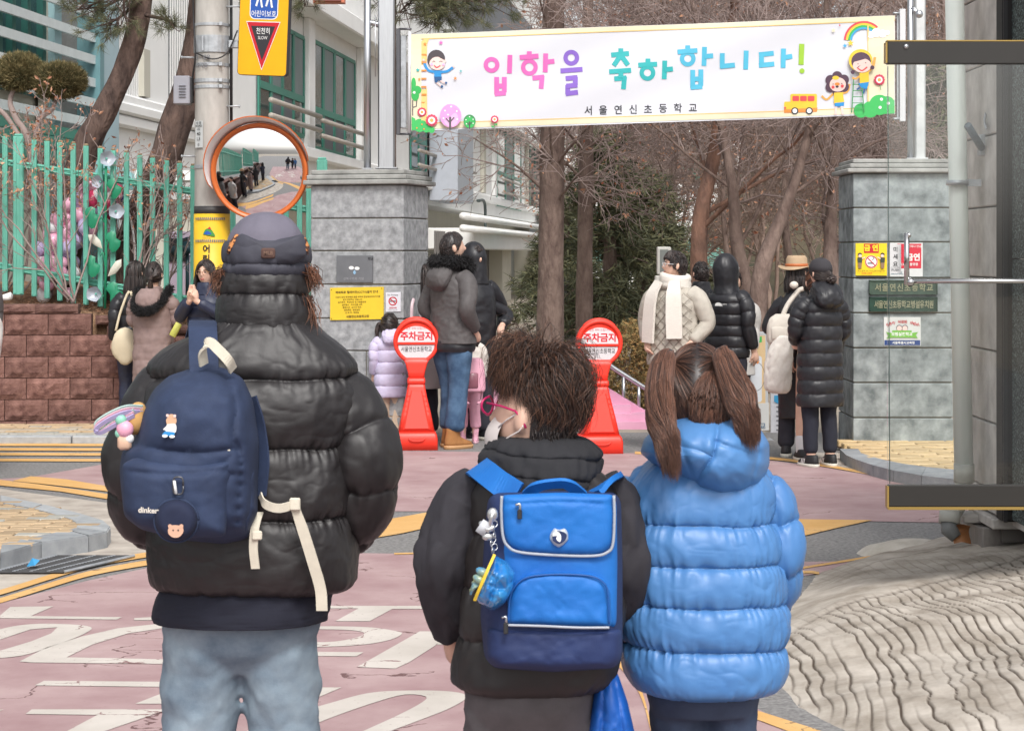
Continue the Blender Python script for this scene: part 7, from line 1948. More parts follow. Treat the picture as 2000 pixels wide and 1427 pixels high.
bb = MB(); v, f = tube(catmull([(-.098, 0, .03), (-.07, .0, .13), (0, 0.0, .168), (.07, 0, .13), (.098, 0, .03)], 18), .010, 6); t = bpy.data.objects['person.006']; bb.add(rot_pts(v * 1.0, R(-25)) + (0, -.02, 1.53), f); part('hairband', bb, M_pinkp, t)
person('person in pale mauve grey coat half hidden beside the left pillar', 824, 18.85, 1.55, 10, coat=dict(m=M_greyp, hem=.5, wd=1.02, hood='collar'), legs=dict(m=M_dkt), hair=dict(style='long', N=260), seed=10, arms=POCK)
bb = MB(); bb.add(*tube(catmull([P(806, 585, 18.55), P(803, 600, 18.5), P(803, 640, 18.5), P(808, 680, 18.5)], 12), .022, 8)); b2 = torso_mesh([(0, 0, 0, .10, .06, 3), (.04, 0, 0, .12, .08, 3), (.25, 0, 0, .11, .07, 3), (.31, 0, 0, .06, .03, 2)], nz=24); q = P(822, 690, 18.5); bb.add(b2.verts() + q, [tuple(x) for x in grid_faces(24, 72)])
solo('rucksack', bb, flat('pale_pink_bag', S(232, 206, 212)), 'pale pink rucksack worn by the half hidden person beside the left pillar', 'backpack')
# --- right group
t, hp_, hc = person('woman in a pale khaki quilted jacket with a long cream scarf, looking left', 1318, 17.7, 1.66, 146, coat=dict(m=M_khaki, hem=.74, wd=1.34, puff=0, fold=.014, sw=1.25, dp=1.12), skirt=dict(z=.52, m=M_dkt), legs=dict(m=M_dkt, wd=.9), hair=dict(style='short', N=700, length=.05, lift=.07, wd=.005), face_on=True, yaw=-52, arms={'L': ((-.30, -.02, 1.09), (-.21, .10, .93)), 'R': ((.30, -.02, 1.09), (.21, .10, .93))}, seed=11)
glasses(t, hp_, flat('white_frame', S(226, 226, 226), .3))
sc = MB(); 
for k, zz in enumerate((1.40, 1.445, 1.485)): sc.add(*capsule(catmull([(.10 * math.cos(a), .115 * math.sin(a) * .95 - .01, zz + .02 * math.sin(a + k)) for a in np.linspace(0, 2 * PI, 14)], 40), .036, 10))
part('scarf_loop', union(sc, .010, 1), M_knit, t)
scarfed = t
qb = MB()
for s in (-1, 1):
    for k in range(-7, 8):
        xs = np.linspace(-.22, .22, 30); zz = .78 + (k * .09) + s * xs * 1.1 + .3
        ok = (zz > .77) & (zz < 1.36)
        if ok.sum() > 3:
            xx = xs[ok]; yy = (.158 + .006) * np.sqrt(np.clip(1 - np.abs(xx / .248) ** 2.4, 0, 1)) ** .83; qb.add(*tube(np.stack([xx, yy, zz[ok]], -1), .0028, 4))
part('quilt_stitching', qb, flat('khaki_thread', S(150, 142, 130)), t, kind='stuff')
t, hp_, hc = person('woman in short black puffer with hood up and white shoulder emblem', 1420, 18.2, 1.62, -38, coat=dict(m=M_pblack, hem=.80, wd=1.12, puff=6, amp=.022, hood='up', sw=1.1), legs=dict(m=M_dkt, wd=1.08), hair=dict(style='short', N=160, length=.03), arms={'L': ((-.22, 0, 1.10), (-.16, .13, .98)), 'R': ((.235, -.02, 1.08), (.25, .05, .86))}, yaw=-35, seed=12)
glasses(t, hp_, flat('clear_frame', S(210, 214, 216), .2))
pr = Print(lambda x, y, l: np.array([x + .05, -.192 - l, y])); pr.poly(arc([(-.055, 1.262), (-.045, 1.285), (-.015, 1.292), (.012, 1.282), (.02, 1.262)], 16), wink); pr.text('THE NORTH', .025, 1.277, .016, wink, .01).text('FACE', .01, 1.264, .014, wink, .01); pr.done('print', t, False)
b = MB(); b.add(*box(P(1440, 732, 17.95), (.045, .02, .22), b=.008)); solo('pink_pouch', b, flat('pink_bag', S(236, 120, 176)), 'bright pink strip of a bag hanging below the short black puffer', 'bag')
person('person in a pale grey coat mostly hidden behind the short black puffer', 1432, 18.75, 1.50, 180, coat=dict(m=M_pale, hem=.66, wd=1.2), legs=dict(m=M_dkt), hair=dict(style='short', N=200), seed=13)
person('dark haired person farther back between the cream scarf and the black puffer', 1369, 20.6, 1.56, 12, coat=dict(m=M_pblack, hem=.6, wd=.95, hood='collar'), legs=dict(m=M_dkt), hair=dict(style='short', N=300, length=.05), seed=14)
t, hp_, hc = person('woman in long black puffer coat, dark cap and low bun by right pillar', 1602, 16.45, 1.60, 22, coat=dict(m=M_pblack, hem=.50, wd=1.04, puff=8, amp=.020, fold=.006, hood='puff', sw=1.1), legs=dict(m=mat('navy_jersey', S(30, 32, 44, 1), .85), wd=.95, cuff=.06, hem=.10), shoe=(flat('shoe_black', S(34, 34, 36, 1), .6), M_sole, 'sneaker'), hair=dict(style='tie', tie=[(0, -.105, -.03)], tail=[([(0, -.11, -.02), (.02, -.14, -.04), (-.02, -.145, -.05), (0, -.12, -.06)], .03, 90, .01)], N=420), arms={'L': ((-.22, .02, 1.12), (-.13, .18, 1.02)), 'R': ((.225, .02, 1.10), (.14, .16, 1.0))}, yaw=10, seed=15)
b = MB(); v, f = loft(np.array([np.c_[rx * np.cos(np.arange(24) / 24 * 2 * PI), ry * np.sin(np.arange(24) / 24 * 2 * PI) - .005, np.full(24, z)] for z, rx, ry in ((.015, .088, .110), (.06, .086, .108), (.10, .07, .088), (.125, .04, .05), (.132, .01, .012))])); b.add(hp_(v), f); part('cap', b, flat('cap_dark', S(56, 54, 58, 1), .9), t)
for s in (-1, 1):
    pr = Print(lambda x, y, l: np.array([s * .09 - .049 - l * .3, x, y]))
    for k in range(3): pr.poly([(.02 + k * .022, .035), (.032 + k * .022, .035), (.016 + k * .022, .075), (.004 + k * .022, .075)], wink, layer=(k == 0))
    pr.done('stripes', t, False)
person('brown haired person with bare shins and white socks behind long black coat', 1592, 16.95, 1.52, 4, coat=dict(m=M_pblack, hem=.6, wd=.8), hair=dict(style='tie', tie=[(.03, -.10, .06)], tail=[([(.03, -.11, .06), (.07, -.14, .0), (.09, -.13, -.12), (.08, -.12, -.26)], .03, 60, .05)], N=300), hm=M_hairb, shoe=(flat('shoe_dark', S(40, 40, 44, 1), .6), M_sole, 'sneaker'), stance=.13, seed=16)
t = bpy.data.objects['person.013']
for s in (-1, 1):
    b = MB(); b.add(*capsule(np.array([(s * .13, -.012, .09), (s * .128, -.008, .20)]), np.array([.045, .05]), 14)); part('sock', b, flat('sock_white', S(226, 226, 230), .9), t)
t, hp_, hc = person('person in tan felt hat and black coat raising a hand to the face', 1556, 17.25, 1.60, -18, coat=dict(m=M_pblack, hem=.34, wd=.86, fold=.01), legs=dict(m=M_dkt), hair=dict(style='long', zend=-.14, N=300), shoe=(flat('shoe_dark', S(40, 40, 44, 1), .6), M_sole, 'sneaker'), arms={'L': ((-.25, .05, 1.10), (-.12, .2, 1.2)), 'R': ((.16, .20, 1.22), (.075, .17, 1.46)), 'hd': {1: ((-.25, .1, .9), (-1, 0, .2))}}, yaw=-10, seed=17)
b = MB(); N = 40; a = np.arange(N) / N * 2 * PI
rr = [(.155, .165, -.004), (.16, .17, .0), (.155, .165, .004), (.095, .115, .010), (.09, .11, .03), (.088, .105, .08), (.07, .09, .105), (.03, .05, .098), (.005, .01, .095)]
v, f = loft(np.array([np.c_[x * np.cos(a), y * np.sin(a), z + .018 * np.cos(2 * a) * (x > .14)] for x, y, z in rr])); b.add(hp_(v + (0, 0, .045)), f); part('hat', b, M_hat, t)
b = MB(); v, f = lathe([(.093, .0), (.096, .0), (.096, .024), (.09, .024)], 32); b.add(hp_(v * (1, 1.2, 1) + (0, 0, .055)), f); part('hat_band', b, flat('rust_band', S(196, 110, 60)), t)
bp = thing('white_rucksack', 'off white canvas rucksack carried by the person in the tan hat', 'backpack', P(1528, 672, 16.95))
b = torso_mesh([(0, 0, 0, .10, .06, 3), (.03, 0, 0, .12, .08, 3), (.13, 0, 0, .12, .08, 3), (.20, .0, 0, .10, .065, 2.6), (.24, .01, 0, .06, .035, 2)], fold=.007, nz=30); part('bag_body', b, mat('canvas_white', S(222, 214, 202), .9, bump=.2), bp)
b = MB(); b.add(*tube(catmull([(.0, 0, .22), (.05, .02, .32), (.13, .03, .42), (.17, .02, .44)], 12), .02, 8)); b.add(*ell((.09, -.02, .47), (.035, .03, .03), 10, 8)); part('strap', b, mat('canvas_white', (.5, .5, .5)), bp)
b = MB(); b.add(*box((-.02, -.078, .09), (.15, .02, .10), b=.01)); part('front_pocket', b, mat('canvas_white', (.5, .5, .5)), bp)
b = torso_mesh([(0, 0, 0, .05, .04, 2), (.05, -.01, 0, .10, .07, 2.2), (.25, 0, 0, .105, .08, 2.2), (.42, .03, 0, .08, .06, 2.2), (.46, .03, 0, .05, .04, 2)], fold=.018, nz=40); q = P(1522, 768, 16.9); b.v = [x + q for x in b.v]
solo('folded_coat', b, M_fleece, 'cream fleece coat carried over the arm of the person in the tan hat', 'coat')
person('distant person in dark clothes far up the path between the trunks', 1090, 34, 1.45, 180, coat=dict(m=M_pblack, hem=.7), legs=dict(m=M_dkt), hair=dict(style='short', N=160), seed=18, z0=.05)
# ================================================================ FOREGROUND: three people walking towards the gate
def fpts(Y0):
    return lambda px, py, dy=0.0: P(px, py, Y0 + dy)

def rows(Y0, rr, e=2.3):
    """silhouette rows (py, left, right, half depth, dy) -> torso keys in world space"""
    s = F / Y0
    return [(H - (q[0] - YH) / s, ((q[1] + q[2]) / 2 - CX) / s, Y0 + (q[4] if len(q) > 4 else 0), (q[2] - q[1]) / 2 / s, q[3], q[5] if len(q) > 5 else e) for q in rr]

def zrow(Y0, py): return H - (py - YH) / F * Y0

def merge(b, b2):
    for q, (idx, lens, mi, sm) in zip(b2.v, b2.f):
        fs, p = [], 0
        for L in lens: fs.append(tuple(idx[p:p + L])); p += L
        k = min(min(x) for x in fs); b.add(q, [tuple(i - k for i in x) for x in fs], mi, True)
    return b

def pillow(Lf, outline, dy, h, seams=(), nR=26, nA=110, p=2.2, q=.6, centre=None, fold=.003, seed=1, back=True, rise=None, fs=6.0):
    """cushioned shape: outline in picture rows at depth dy, bulging towards the camera by h; seams = (polyline, depth, width in px)"""
    o = np.array(outline, float); oc = np.vstack([o, o[:1]])
    d = np.r_[0, np.cumsum(np.linalg.norm(np.diff(oc, axis=0), axis=1))]
    u = np.linspace(0, d[-1], nA, endpoint=False)
    o = np.c_[np.interp(u, d, oc[:, 0]), np.interp(u, d, oc[:, 1])]
    for _ in range(2): o = (np.roll(o, 1, 0) + 2 * o + np.roll(o, -1, 0)) / 4
    c = np.array(centre) if centre is not None else (o.min(0) + o.max(0)) / 2
    rho = np.sin(np.linspace(0, PI / 2, nR))[::-1]; rho[-1] = 0.012
    X = c[0] + rho[:, None] * (o[:, 0] - c[0])[None]; Yp = c[1] + rho[:, None] * (o[:, 1] - c[1])[None]
    hh = h * (1 - np.clip(rho, 0, 1)[:, None] ** p) ** q + 0 * X
    for line, dep, wd in seams:
        ln = catmull(np.array(line, float), 40)
        dd = np.sqrt(((X[..., None] - ln[:, 0]) ** 2 + (Yp[..., None] - ln[:, 1]) ** 2)).min(-1)
        hh = hh - dep * np.exp(-dd / wd) * np.clip(hh / (.3 * h), 0, 1)
    s = F / 5.0
    pz = np.stack([X / s * fs, Yp / s * fs, 0 * X + seed], -1)
    hh = hh + (fold * fbm(pz * 2, seed, 3) + fold * .5 * fbm(pz * 7, seed + 1, 2)) * np.clip(hh / (.3 * h), 0, 1)
    v = np.array([[Lf(X[i, j], Yp[i, j], dy - hh[i, j]) for j in range(nA)] for i in range(nR)])
    K = [v]
    if back: K = [np.array([[Lf(c[0] + k * (o[j, 0] - c[0]), c[1] + k * (o[j, 1] - c[1]), dy + .004) for j in range(nA)] for k in (.05, .97)]), v]
    b = MB(); b.add(*loft(np.concatenate(K))); return b

def band(path, side, wd, th=.003, n=30, twist=None):
    """strap: a flat strip with thickness; side = direction across it"""
    p = catmull(np.array(path, float), n); t = nrm(np.gradient(p, axis=0))
    sd_ = nrm(np.asarray(side, float)[None] - t * (t @ np.asarray(side, float))[:, None]); nn_ = np.cross(t, sd_)
    w_ = np.broadcast_to(np.asarray(wd, float), (n,)) if np.ndim(wd) == 0 else np.interp(np.linspace(0, 1, n), np.linspace(0, 1, len(wd)), wd)
    r = np.stack([p + sd_ * (w_ / 2)[:, None] * a + nn_ * th / 2 * c for a, c in ((-1, -1), (1, -1), (1, 1), (-1, 1))], 1)
    b = MB(); v, f = loft(r); b.add(v, f, 0, False); return b

def body_fore(t, Y0, cx, hc, yaw=0, pitch=0, roll=0, hs=1.0, sh_row=700, hip_row=1150, shw=.17, arms=(), legs=(), scalp=True):
    """one continuous figure under the clothes: trunk, neck, head, arms with hands, legs"""
    zs, zh = zrow(Y0, sh_row), zrow(Y0, hip_row)
    b = torso_mesh([(zh - .06, cx, Y0, .09, .07, 2.2), (zh + .04, cx, Y0, .12, .09, 2.2), ((zs + zh) / 2, cx, Y0, .13, .09, 2.2), (zs - .05, cx, Y0, shw * .9, .09, 2.2), (zs + .02, (cx + hc[0]) / 2, Y0, .09, .07, 2), (zs + .05, (cx + hc[0]) / 2, Y0, .055, .055, 2)], fold=0, nth=24, nz=24)
    b.add(*capsule(np.array([((cx + hc[0]) / 2, Y0, zs), hc + (0, -.01, -.06 * hs)]), np.array([.056, .052]), 14))
    hd = head_shape(hs); merge(b, hd.warp(lambda q: rot_pts(q, yaw, pitch, roll) + hc))
    for pth in arms:
        p = catmull(pth, 14); b.add(*capsule(p, np.interp(np.linspace(0, 1, 14), [0, .5, 1], [.045, .036, .026]), 12))
        hand_pieces(b, p[-1], p[-1] - p[-3], np.array([0.2, .3, 1.0]), .95, .6, 1)
    for pth in legs:
        p = catmull(pth, 16); b.add(*capsule(p, np.interp(np.linspace(0, 1, 16), [0, .5, .75, 1], [.052, .045, .04, .032]), 12))
        b.add(*capsule(np.array([p[-1] + (0, -.03, -.03), p[-1] + (0, .12, -.035)]), np.array([.034, .026]), 10))
    part('body', union(b, .0085, 2), M_skin, t, True)

def trousers_fore(name, t, Y0, hip, legs, m, fold=.010, seed=1, vox=.0085):
    b = torso_mesh(rows(Y0, hip), fold=.003, nth=40, nz=20, seed=seed)
    for k, (pth, rad) in enumerate(legs):
        merge(b, sleeve_mesh([P(x, y, Y0 + d) for x, y, d in pth], np.array(rad) / F * Y0, n=56, K=110, seed=seed + k, fold=fold, cr=.005))
    part(name, union(b, vox, 1), m, t, True)

# ---------------------------------------------------------------- the adult with the navy backpack
M_jkt = mat('black_nylon', S(36, 33, 34, 1), .50, var=.12, scale=14, bump=.16, bscale=18, spec=.55, dist=.012)
M_cap = mat('slate_cap', S(112, 108, 122), .8, var=.08, scale=30, bump=.2, bscale=200); M_cap2 = mat('charcoal_cap', S(62, 62, 72, 1), .75, var=.12, scale=24, bump=.2, bscale=200)
M_nshirt = mat('navy_cotton', S(28, 30, 44, 1), .9, var=.12, scale=14, bump=.25, bscale=150)
M_ljean = mat('washed_jeans', S(74, 96, 118), .9, col2=S(164, 181, 192), scale=4.5, bump=.35, bscale=240, thr=(.3, .72), detail=8)
M_nbag = mat('navy_bag_cloth', S(30, 42, 68, 1), .8, col2=S(44, 58, 88, 1), scale=10, bump=.3, bscale=320); M_web = mat('cream_webbing', S(226, 218, 200), .85, var=.05, bump=.4, bscale=300, scale=40)
YM = 5.41
Lm = fpts(YM); sm_ = F / YM
man = thing('person', 'adult in black puffer jacket and light jeans wearing a grey cap', 'person', (*P(490, 494, YM)[:2], 0))
mhc = Lm(522, 522, .0)
body_fore(man, YM, P(490, 0, YM)[0], mhc, sh_row=690, hip_row=1160, shw=.18,
          arms=[[Lm(640, 720), Lm(715, 900, -.01), Lm(672, 1040, .15)], [Lm(345, 720), Lm(262, 900, -.01), Lm(312, 1040, .15)]],
          legs=[[Lm(420, 1190), Lm(395, 1420, .02), Lm(388, 1705, 0)], [Lm(545, 1190), Lm(560, 1420, .02), Lm(560, 1705, 0)]])
trousers_fore('jeans', man, YM, [(1312, 405, 555, .05), (1288, 370, 585, .08), (1262, 340, 606, .11), (1225, 320, 624, .13), (1180, 318, 628, .135), (1150, 325, 620, .12)],
              [([(405, 1190, 0), (398, 1260, 0), (392, 1340, .01), (388, 1430, .02), (388, 1580, .01), (387, 1725, 0)], [78, 80, 77, 74, 70, 66]), ([(538, 1190, 0), (546, 1260, 0), (552, 1340, .01), (556, 1430, .02), (558, 1580, .01), (560, 1725, 0)], [70, 76, 73, 69, 66, 62])], M_ljean, .012, 3)
for s, x in ((-1, 388), (1, 560)):
    m = MB(); shoe_mesh(m, np.array([P(x, 0, YM)[0], YM, 0]), R(-5 * s), 1.1); part('shoe', m, [flat('shoe_dark', S(40, 40, 44, 1), .6), M_sole], man, True)
part('shirt', torso_mesh(rows(YM, [(1208, 303, 640, .17), (1195, 299, 644, .172), (1165, 304, 650, .165), (1120, 320, 660, .15)]), fold=.012, seed=4, nz=50, cr=.004), M_nshirt, man, True)
msm = [zrow(YM, y) for y in (1146, 1000, 868, 736, 610)]
part('jacket', torso_mesh(rows(YM, [(1150, 312, 678, .165), (1132, 303, 690, .18), (1090, 303, 690, .185), (1040, 300, 686, .185), (980, 292, 684, .18), (900, 286, 684, .175), (820, 284, 690, .17), (760, 286, 696, .165), (718, 294, 692, .155), (692, 318, 672, .14), (670, 352, 648, .125), (652, 395, 624, .115), (636, 420, 608, .11), (622, 436, 598, .10)], 2.5),
     msm, .031, nth=280, nz=230, seed=5, fold=.009, gather=.006, gw=.018, cr=.0016), M_jkt, man, True)
part('collar', torso_mesh(rows(YM, [(655, 425, 612, .105), (640, 424, 610, .115), (605, 426, 606, .115), (575, 430, 604, .112), (545, 436, 602, .11), (526, 446, 594, .10), (520, 462, 580, .085)], 2.2), [zrow(YM, y) for y in (648, 574, 518)], .014, nth=110, nz=90, seed=6, fold=.006, gather=.006, cr=.002), M_jkt, man, True)
part('sleeve', sleeve_mesh([Lm(604, 726), Lm(648, 778), Lm(694, 845, -.01), Lm(712, 918, -.02), Lm(704, 990, .03), Lm(676, 1052, .12)], np.array([50, 72, 70, 68, 62, 40]) / sm_, seams=[0, .14, .40, .66, .9, 1.0], amp=.017, n=80, K=140, seed=7, fold=.010, gather=.006, cr=.002), M_jkt, man, True)
part('sleeve', sleeve_mesh([Lm(384, 724), Lm(336, 768), Lm(292, 838, -.01), Lm(272, 925, -.02), Lm(284, 1000, .03), Lm(312, 1040, .12)], np.array([48, 70, 69, 66, 60, 40]) / sm_, seams=[0, .14, .40, .66, .9, 1.0], amp=.017, n=80, K=140, seed=8, fold=.010, gather=.006, cr=.002), M_jkt, man, True)
# cap: dome, back panel, rolled edge, patch
part('cap', torso_mesh(rows(YM, [(512, 438, 602, .112), (490, 440, 600, .112), (470, 444, 594, .108), (450, 453, 586, .098), (432, 468, 572, .08), (420, 486, 554, .055), (414, 510, 530, .02)], 2.1), fold=.003, nth=90, nz=70, seed=9), M_cap, man, True)
part('cap_flap', torso_mesh(rows(YM, [(545, 466, 582, .085), (537, 446, 598, .105), (520, 438, 605, .117), (500, 437, 604, .117), (482, 440, 601, .113), (470, 446, 594, .106)], 2.1), [zrow(YM, y) for y in (550, 516, 464)], .012, nth=100, nz=60, seed=10, fold=.004), M_cap2, man, True)
b = pillow(Lm, [(450, 500), (458, 468), (470, 455), (500, 464), (532, 468), (566, 463), (592, 456), (598, 470), (600, 498), (576, 516), (532, 523), (475, 519)], -.085, .036, p=3, fold=.002, seed=3); part('cap_panel', b, M_cap2, man, True)
for pts in ([(441, 492), (450, 470), (460, 456), (468, 458), (454, 484), (447, 498)], [(584, 464), (597, 461), (604, 480), (602, 500), (595, 484)]):
    b = pillow(Lm, pts, -.080, .012, nA=40, nR=10, fold=.001, p=6); part('side_patch', b, mat('leopard_print', S(214, 142, 84), .8, col2=S(70, 44, 36), scale=120, thr=(.46, .54), detail=1), man, True)
b = pillow(Lm, rrect(509, 484, 538, 505, 3), -.119, .006, nA=40, nR=8, p=8, fold=0); part('cap_patch', b, mat('patch_brown', S(92, 66, 58), .8, var=.15, scale=60), man, True)
pr = Print(lambda x, y, l: Lm(x, y, -.1265 - l)); pr.text('MLB', 524, 494, 10, flat('patch_thread', S(130, 100, 84)), .02, flip=-1); pr.done('patch_letters', man)
rg = np.random.default_rng(5); n = 90
for (x0, y0, x1, y1, k_) in ((446, 528, 428, 560, 220), (600, 525, 612, 556, 160), (600, 580, 606, 640, 110)):
    hb = MB(); p0 = Lm(x0, y0, -.02) + rg.normal(size=(k_, 3)) * (.008, .02, .006); p2 = Lm(x1, y1, -.03) + rg.normal(size=(k_, 3)) * (.014, .02, .016); p1 = (p0 + p2) / 2 + rg.normal(size=(k_, 3)) * .007 + ((x1 - x0) * .0004, 0, .004)
    v, f, tn = ribbons(np.stack([p0, (p0 + p1) / 2, p1, (p1 + p2) / 2, p2], 1), np.array([[.0009, .0009, .0008, .0007, .0003]]).repeat(k_, 0), 3, rg.uniform(0, 1, k_)); hb.add(v, f, 0, True, tn); part('hair', hb, M_hairb, man, True)

# navy backpack
bag = thing('backpack', 'navy school backpack with cream straps on the back of the adult', 'backpack', P(375, 1065, YM - .28))
BD = -.19
Lb = fpts(YM)
out = [(262, 864), (276, 806), (300, 760), (330, 733), (390, 714), (436, 717), (474, 737), (494, 780), (506, 860), (503, 1005), (484, 1052), (437, 1062), (362, 1055), (276, 1034), (242, 1008), (233, 920), (238, 880)]
b = pillow(Lb, out, BD, .20, [([(300, 745), (395, 722), (440, 738), (460, 790), (455, 850), (470, 900), (462, 1040)], .020, 6), ([(262, 868), (330, 880), (400, 884), (462, 876)], .016, 7), ([(240, 915), (330, 925), (400, 930), (455, 926)], .010, 5), ([(430, 1055), (425, 930), (450, 890)], .008, 6)], p=5, q=.5, fold=.012, seed=5, nR=40, nA=150, fs=3.5)
part('bag_body', b, M_nbag, bag, True)
b = pillow(Lb, [(238, 906), (262, 893), (400, 902), (456, 896), (450, 960), (440, 1048), (362, 1050), (268, 1026), (242, 1000)], BD - .165, .055, [([(240, 918), (330, 926), (452, 916)], .012, 5)], p=5, fold=.006, seed=6, nR=24); part('front_pocket', b, M_nbag, bag, True)
b = pillow(Lb, [(462, 908), (500, 905), (503, 1000), (484, 1045), (450, 1050), (452, 960)], BD - .06, .075, [([(478, 906), (474, 1045)], .008, 5)], p=4, fold=.006, seed=7, nR=20); part('side_pocket', b, M_nbag, bag, True)
part('shoulder_strap', band([Lb(400, 735, -.26), Lb(398, 700, -.235), Lb(397, 668, -.175), Lb(396, 640, -.09), Lb(396, 634, .02), Lb(380, 700, .16), Lb(350, 860, .2)], (1, 0, 0), .070, .012), M_nbag, bag, True)
part('shoulder_strap', band([Lb(492, 775, -.19), Lb(508, 830, -.195), Lb(516, 900, -.205), Lb(510, 968, -.22)], (.8, -.5, 0), .028, .006), M_nbag, bag, True)
part('grab_handle', band([Lb(398, 712, -.29), Lb(396, 686, -.31), Lb(408, 668, -.32), Lb(428, 684, -.33), Lb(446, 704, -.33), Lb(455, 722, -.3)], (.45, 0, .9), .024, .006), M_web, bag, True)
part('webbing', band([Lb(508, 966, -.26), Lb(518, 984, -.275), Lb(545, 992, -.275), Lb(578, 984, -.255)], (0, -.2, 1), .022, .003), M_web, bag, True)
part('webbing', band([Lb(572, 980, -.255), Lb(590, 1030, -.25), Lb(612, 1100, -.24), Lb(626, 1150, -.23), Lb(629, 1192, -.225)], (1, -.2, .2), [.020, .027, .028, .028, .028], .003), M_web, bag, True)
part('webbing', band([Lb(506, 1000, -.24), Lb(498, 1030, -.27), Lb(495, 1070, -.27), Lb(499, 1110, -.265)], (1, -.3, 0), .022, .003), M_web, bag, True)
for q_, sz in ((Lb(576, 984, -.262), (.026, .012, .03)), (Lb(502, 1045, -.278), (.024, .01, .022))): b = MB(); b.add(*box(q_, sz, b=.003), 0, False); part('buckle', b, M_web, bag, True)
for pth, r in (([(448, 852, -.365), (444, 870, -.372), (448, 888, -.372), (441, 908, -.37)], .005), ([(264, 922, -.36), (256, 945, -.372), (260, 962, -.375), (252, 974, -.37)], .005), ([(264, 922, -.36), (270, 945, -.372), (266, 962, -.375), (252, 974, -.37)], .005)):
    b = MB(); b.add(*tube(catmull([Lb(*q) for q in pth], 16), r, 8)); part('zip_cord', b, M_web, bag, True)
b = MB(); a = np.linspace(0, 2 * PI, 24); b.add(*tube(np.array([Lb(348 + 10 * np.sign(math.cos(t_)) * abs(math.cos(t_)) ** .6, 948 + 17 * np.sign(math.sin(t_)) * abs(math.sin(t_)) ** .6, -.42) for t_ in a]), .0022, 6), 0); b.add(*tube(np.array([Lb(340, 938, -.422), Lb(344, 964, -.422)]), .0035, 6), 1); part('carabiner', b, [DARKSTEEL, WHITE], bag, True)
pr = Print(lambda x, y, l: Lb(x, y, -.402 - l))
for pts, m in (([(324, 820), (331, 809), (340, 810), (345, 820), (341, 829), (327, 829)], flat('stitch_tan', S(222, 178, 144))), ([(326, 828), (343, 828), (342, 845), (324, 843)], WHITE), ([(318, 838), (328, 830), (328, 841)], WHITE), ([(322, 842), (340, 844), (338, 850), (317, 850)], cI['bluec'])): pr.poly(arc(pts + [pts[0]], 16), m)
for x, y in ((322, 851), (336, 852)): pr.disc(x, y, 5.5, WHITE, 3)
for x, y in ((327, 811), (341, 812)): pr.disc(x, y, 3, cI['skin'])
pr.done('embroidery', bag)
pr = Print(lambda x, y, l: Lb(x, y, -.422 - l)); pr.text('dinkers', 292, 996, 15, flat('cream_thread', S(226, 218, 206)), .03, flip=-1, rot=.05); pr.done('stitched_word', bag)
pou = thing('coin_pouch', 'round navy coin pouch with a small bear patch clipped to the navy backpack', 'pouch', Lb(344, 1050, -.44))
b = pillow(Lb, [(344 + 43 * math.cos(t_), 1016 + 42 * math.sin(t_)) for t_ in np.linspace(0, 2 * PI, 40, endpoint=False)], -.395, .05, p=6, q=.5, fold=.002, nA=60, nR=16); part('case', b, mat('navy_velvet', S(26, 34, 60, 1), .85, var=.08), pou, True)
b = MB(); b.add(*tube(np.array([Lb(344 + 43 * math.cos(t_), 1016 + 42 * math.sin(t_), -.41) for t_ in np.linspace(0, 2 * PI, 40)]), .003, 6)); part('zip', b, M_nbag, pou, True)
pr = Print(lambda x, y, l: Lb(x, y, -.447 - l)); tn_ = flat('bear_tan', S(222, 176, 150)); pr.poly(arc([(328, 1033), (334, 1026), (345, 1025), (356, 1028), (358, 1038), (350, 1048), (338, 1049), (329, 1042), (328, 1033)], 24), tn_); pr.disc(332, 1027, 4, tn_).disc(354, 1027, 4, tn_).disc(338, 1035, 1.6, ink).disc(348, 1035, 1.6, ink); pr.done('bear_patch', pou)
# bundle of charms hanging at the bag's left
ch = thing('charm_bundle', 'pastel loop strap with plush and clear charms hanging from the left of the navy backpack', 'charm', Lb(240, 880, -.3))
for off, m in ((0, flat('pink_strap', S(230, 180, 196))), (5, flat('lilac_strap', S(190, 180, 222))), (-5, flat('mint_strap', S(186, 214, 208)))):
    part('strap', band([Lb(278, 800 + off, -.27), Lb(246, 800 + off, -.3), Lb(212, 814 + off, -.31), Lb(188, 832 + off, -.31), Lb(196, 843 + off * .3, -.3), Lb(226, 824 + off, -.3), Lb(262, 806 + off, -.29)], (0, -.5, .8), .011, .004, 40), m, ch, True)
b = MB(); v, f = ell(Lb(262, 822, -.26), (.03, .03, .034), 16, 10); b.add(v, f); v, f = ell(Lb(270, 800, -.26), (.02, .02, .02), 12, 8); b.add(v, f); part('plush_head', union(b, .004), flat('plush_tan', S(206, 160, 100), .95), ch, True)
for x, y, r, m in ((236, 820, .014, flat('mint_bead', S(150, 214, 190), .4)), (244, 838, .021, flat('pink_bead', S(244, 176, 200), .4)), (252, 856, .012, WHITE), (233, 846, .011, flat('mint_bead', (.3, .5, .4)))):
    b = MB(); b.add(*ell(Lb(x, y, -.3), (r, r * .8, r), 14, 10)); part('bead', b, m, ch, True)
b = MB(); b.add(*box(Lb(243, 862, -.3), (.034, .016, .04), b=.008), 0, True); part('clear_charm', b, flat('peach_resin', S(236, 196, 170), .2), ch, True)

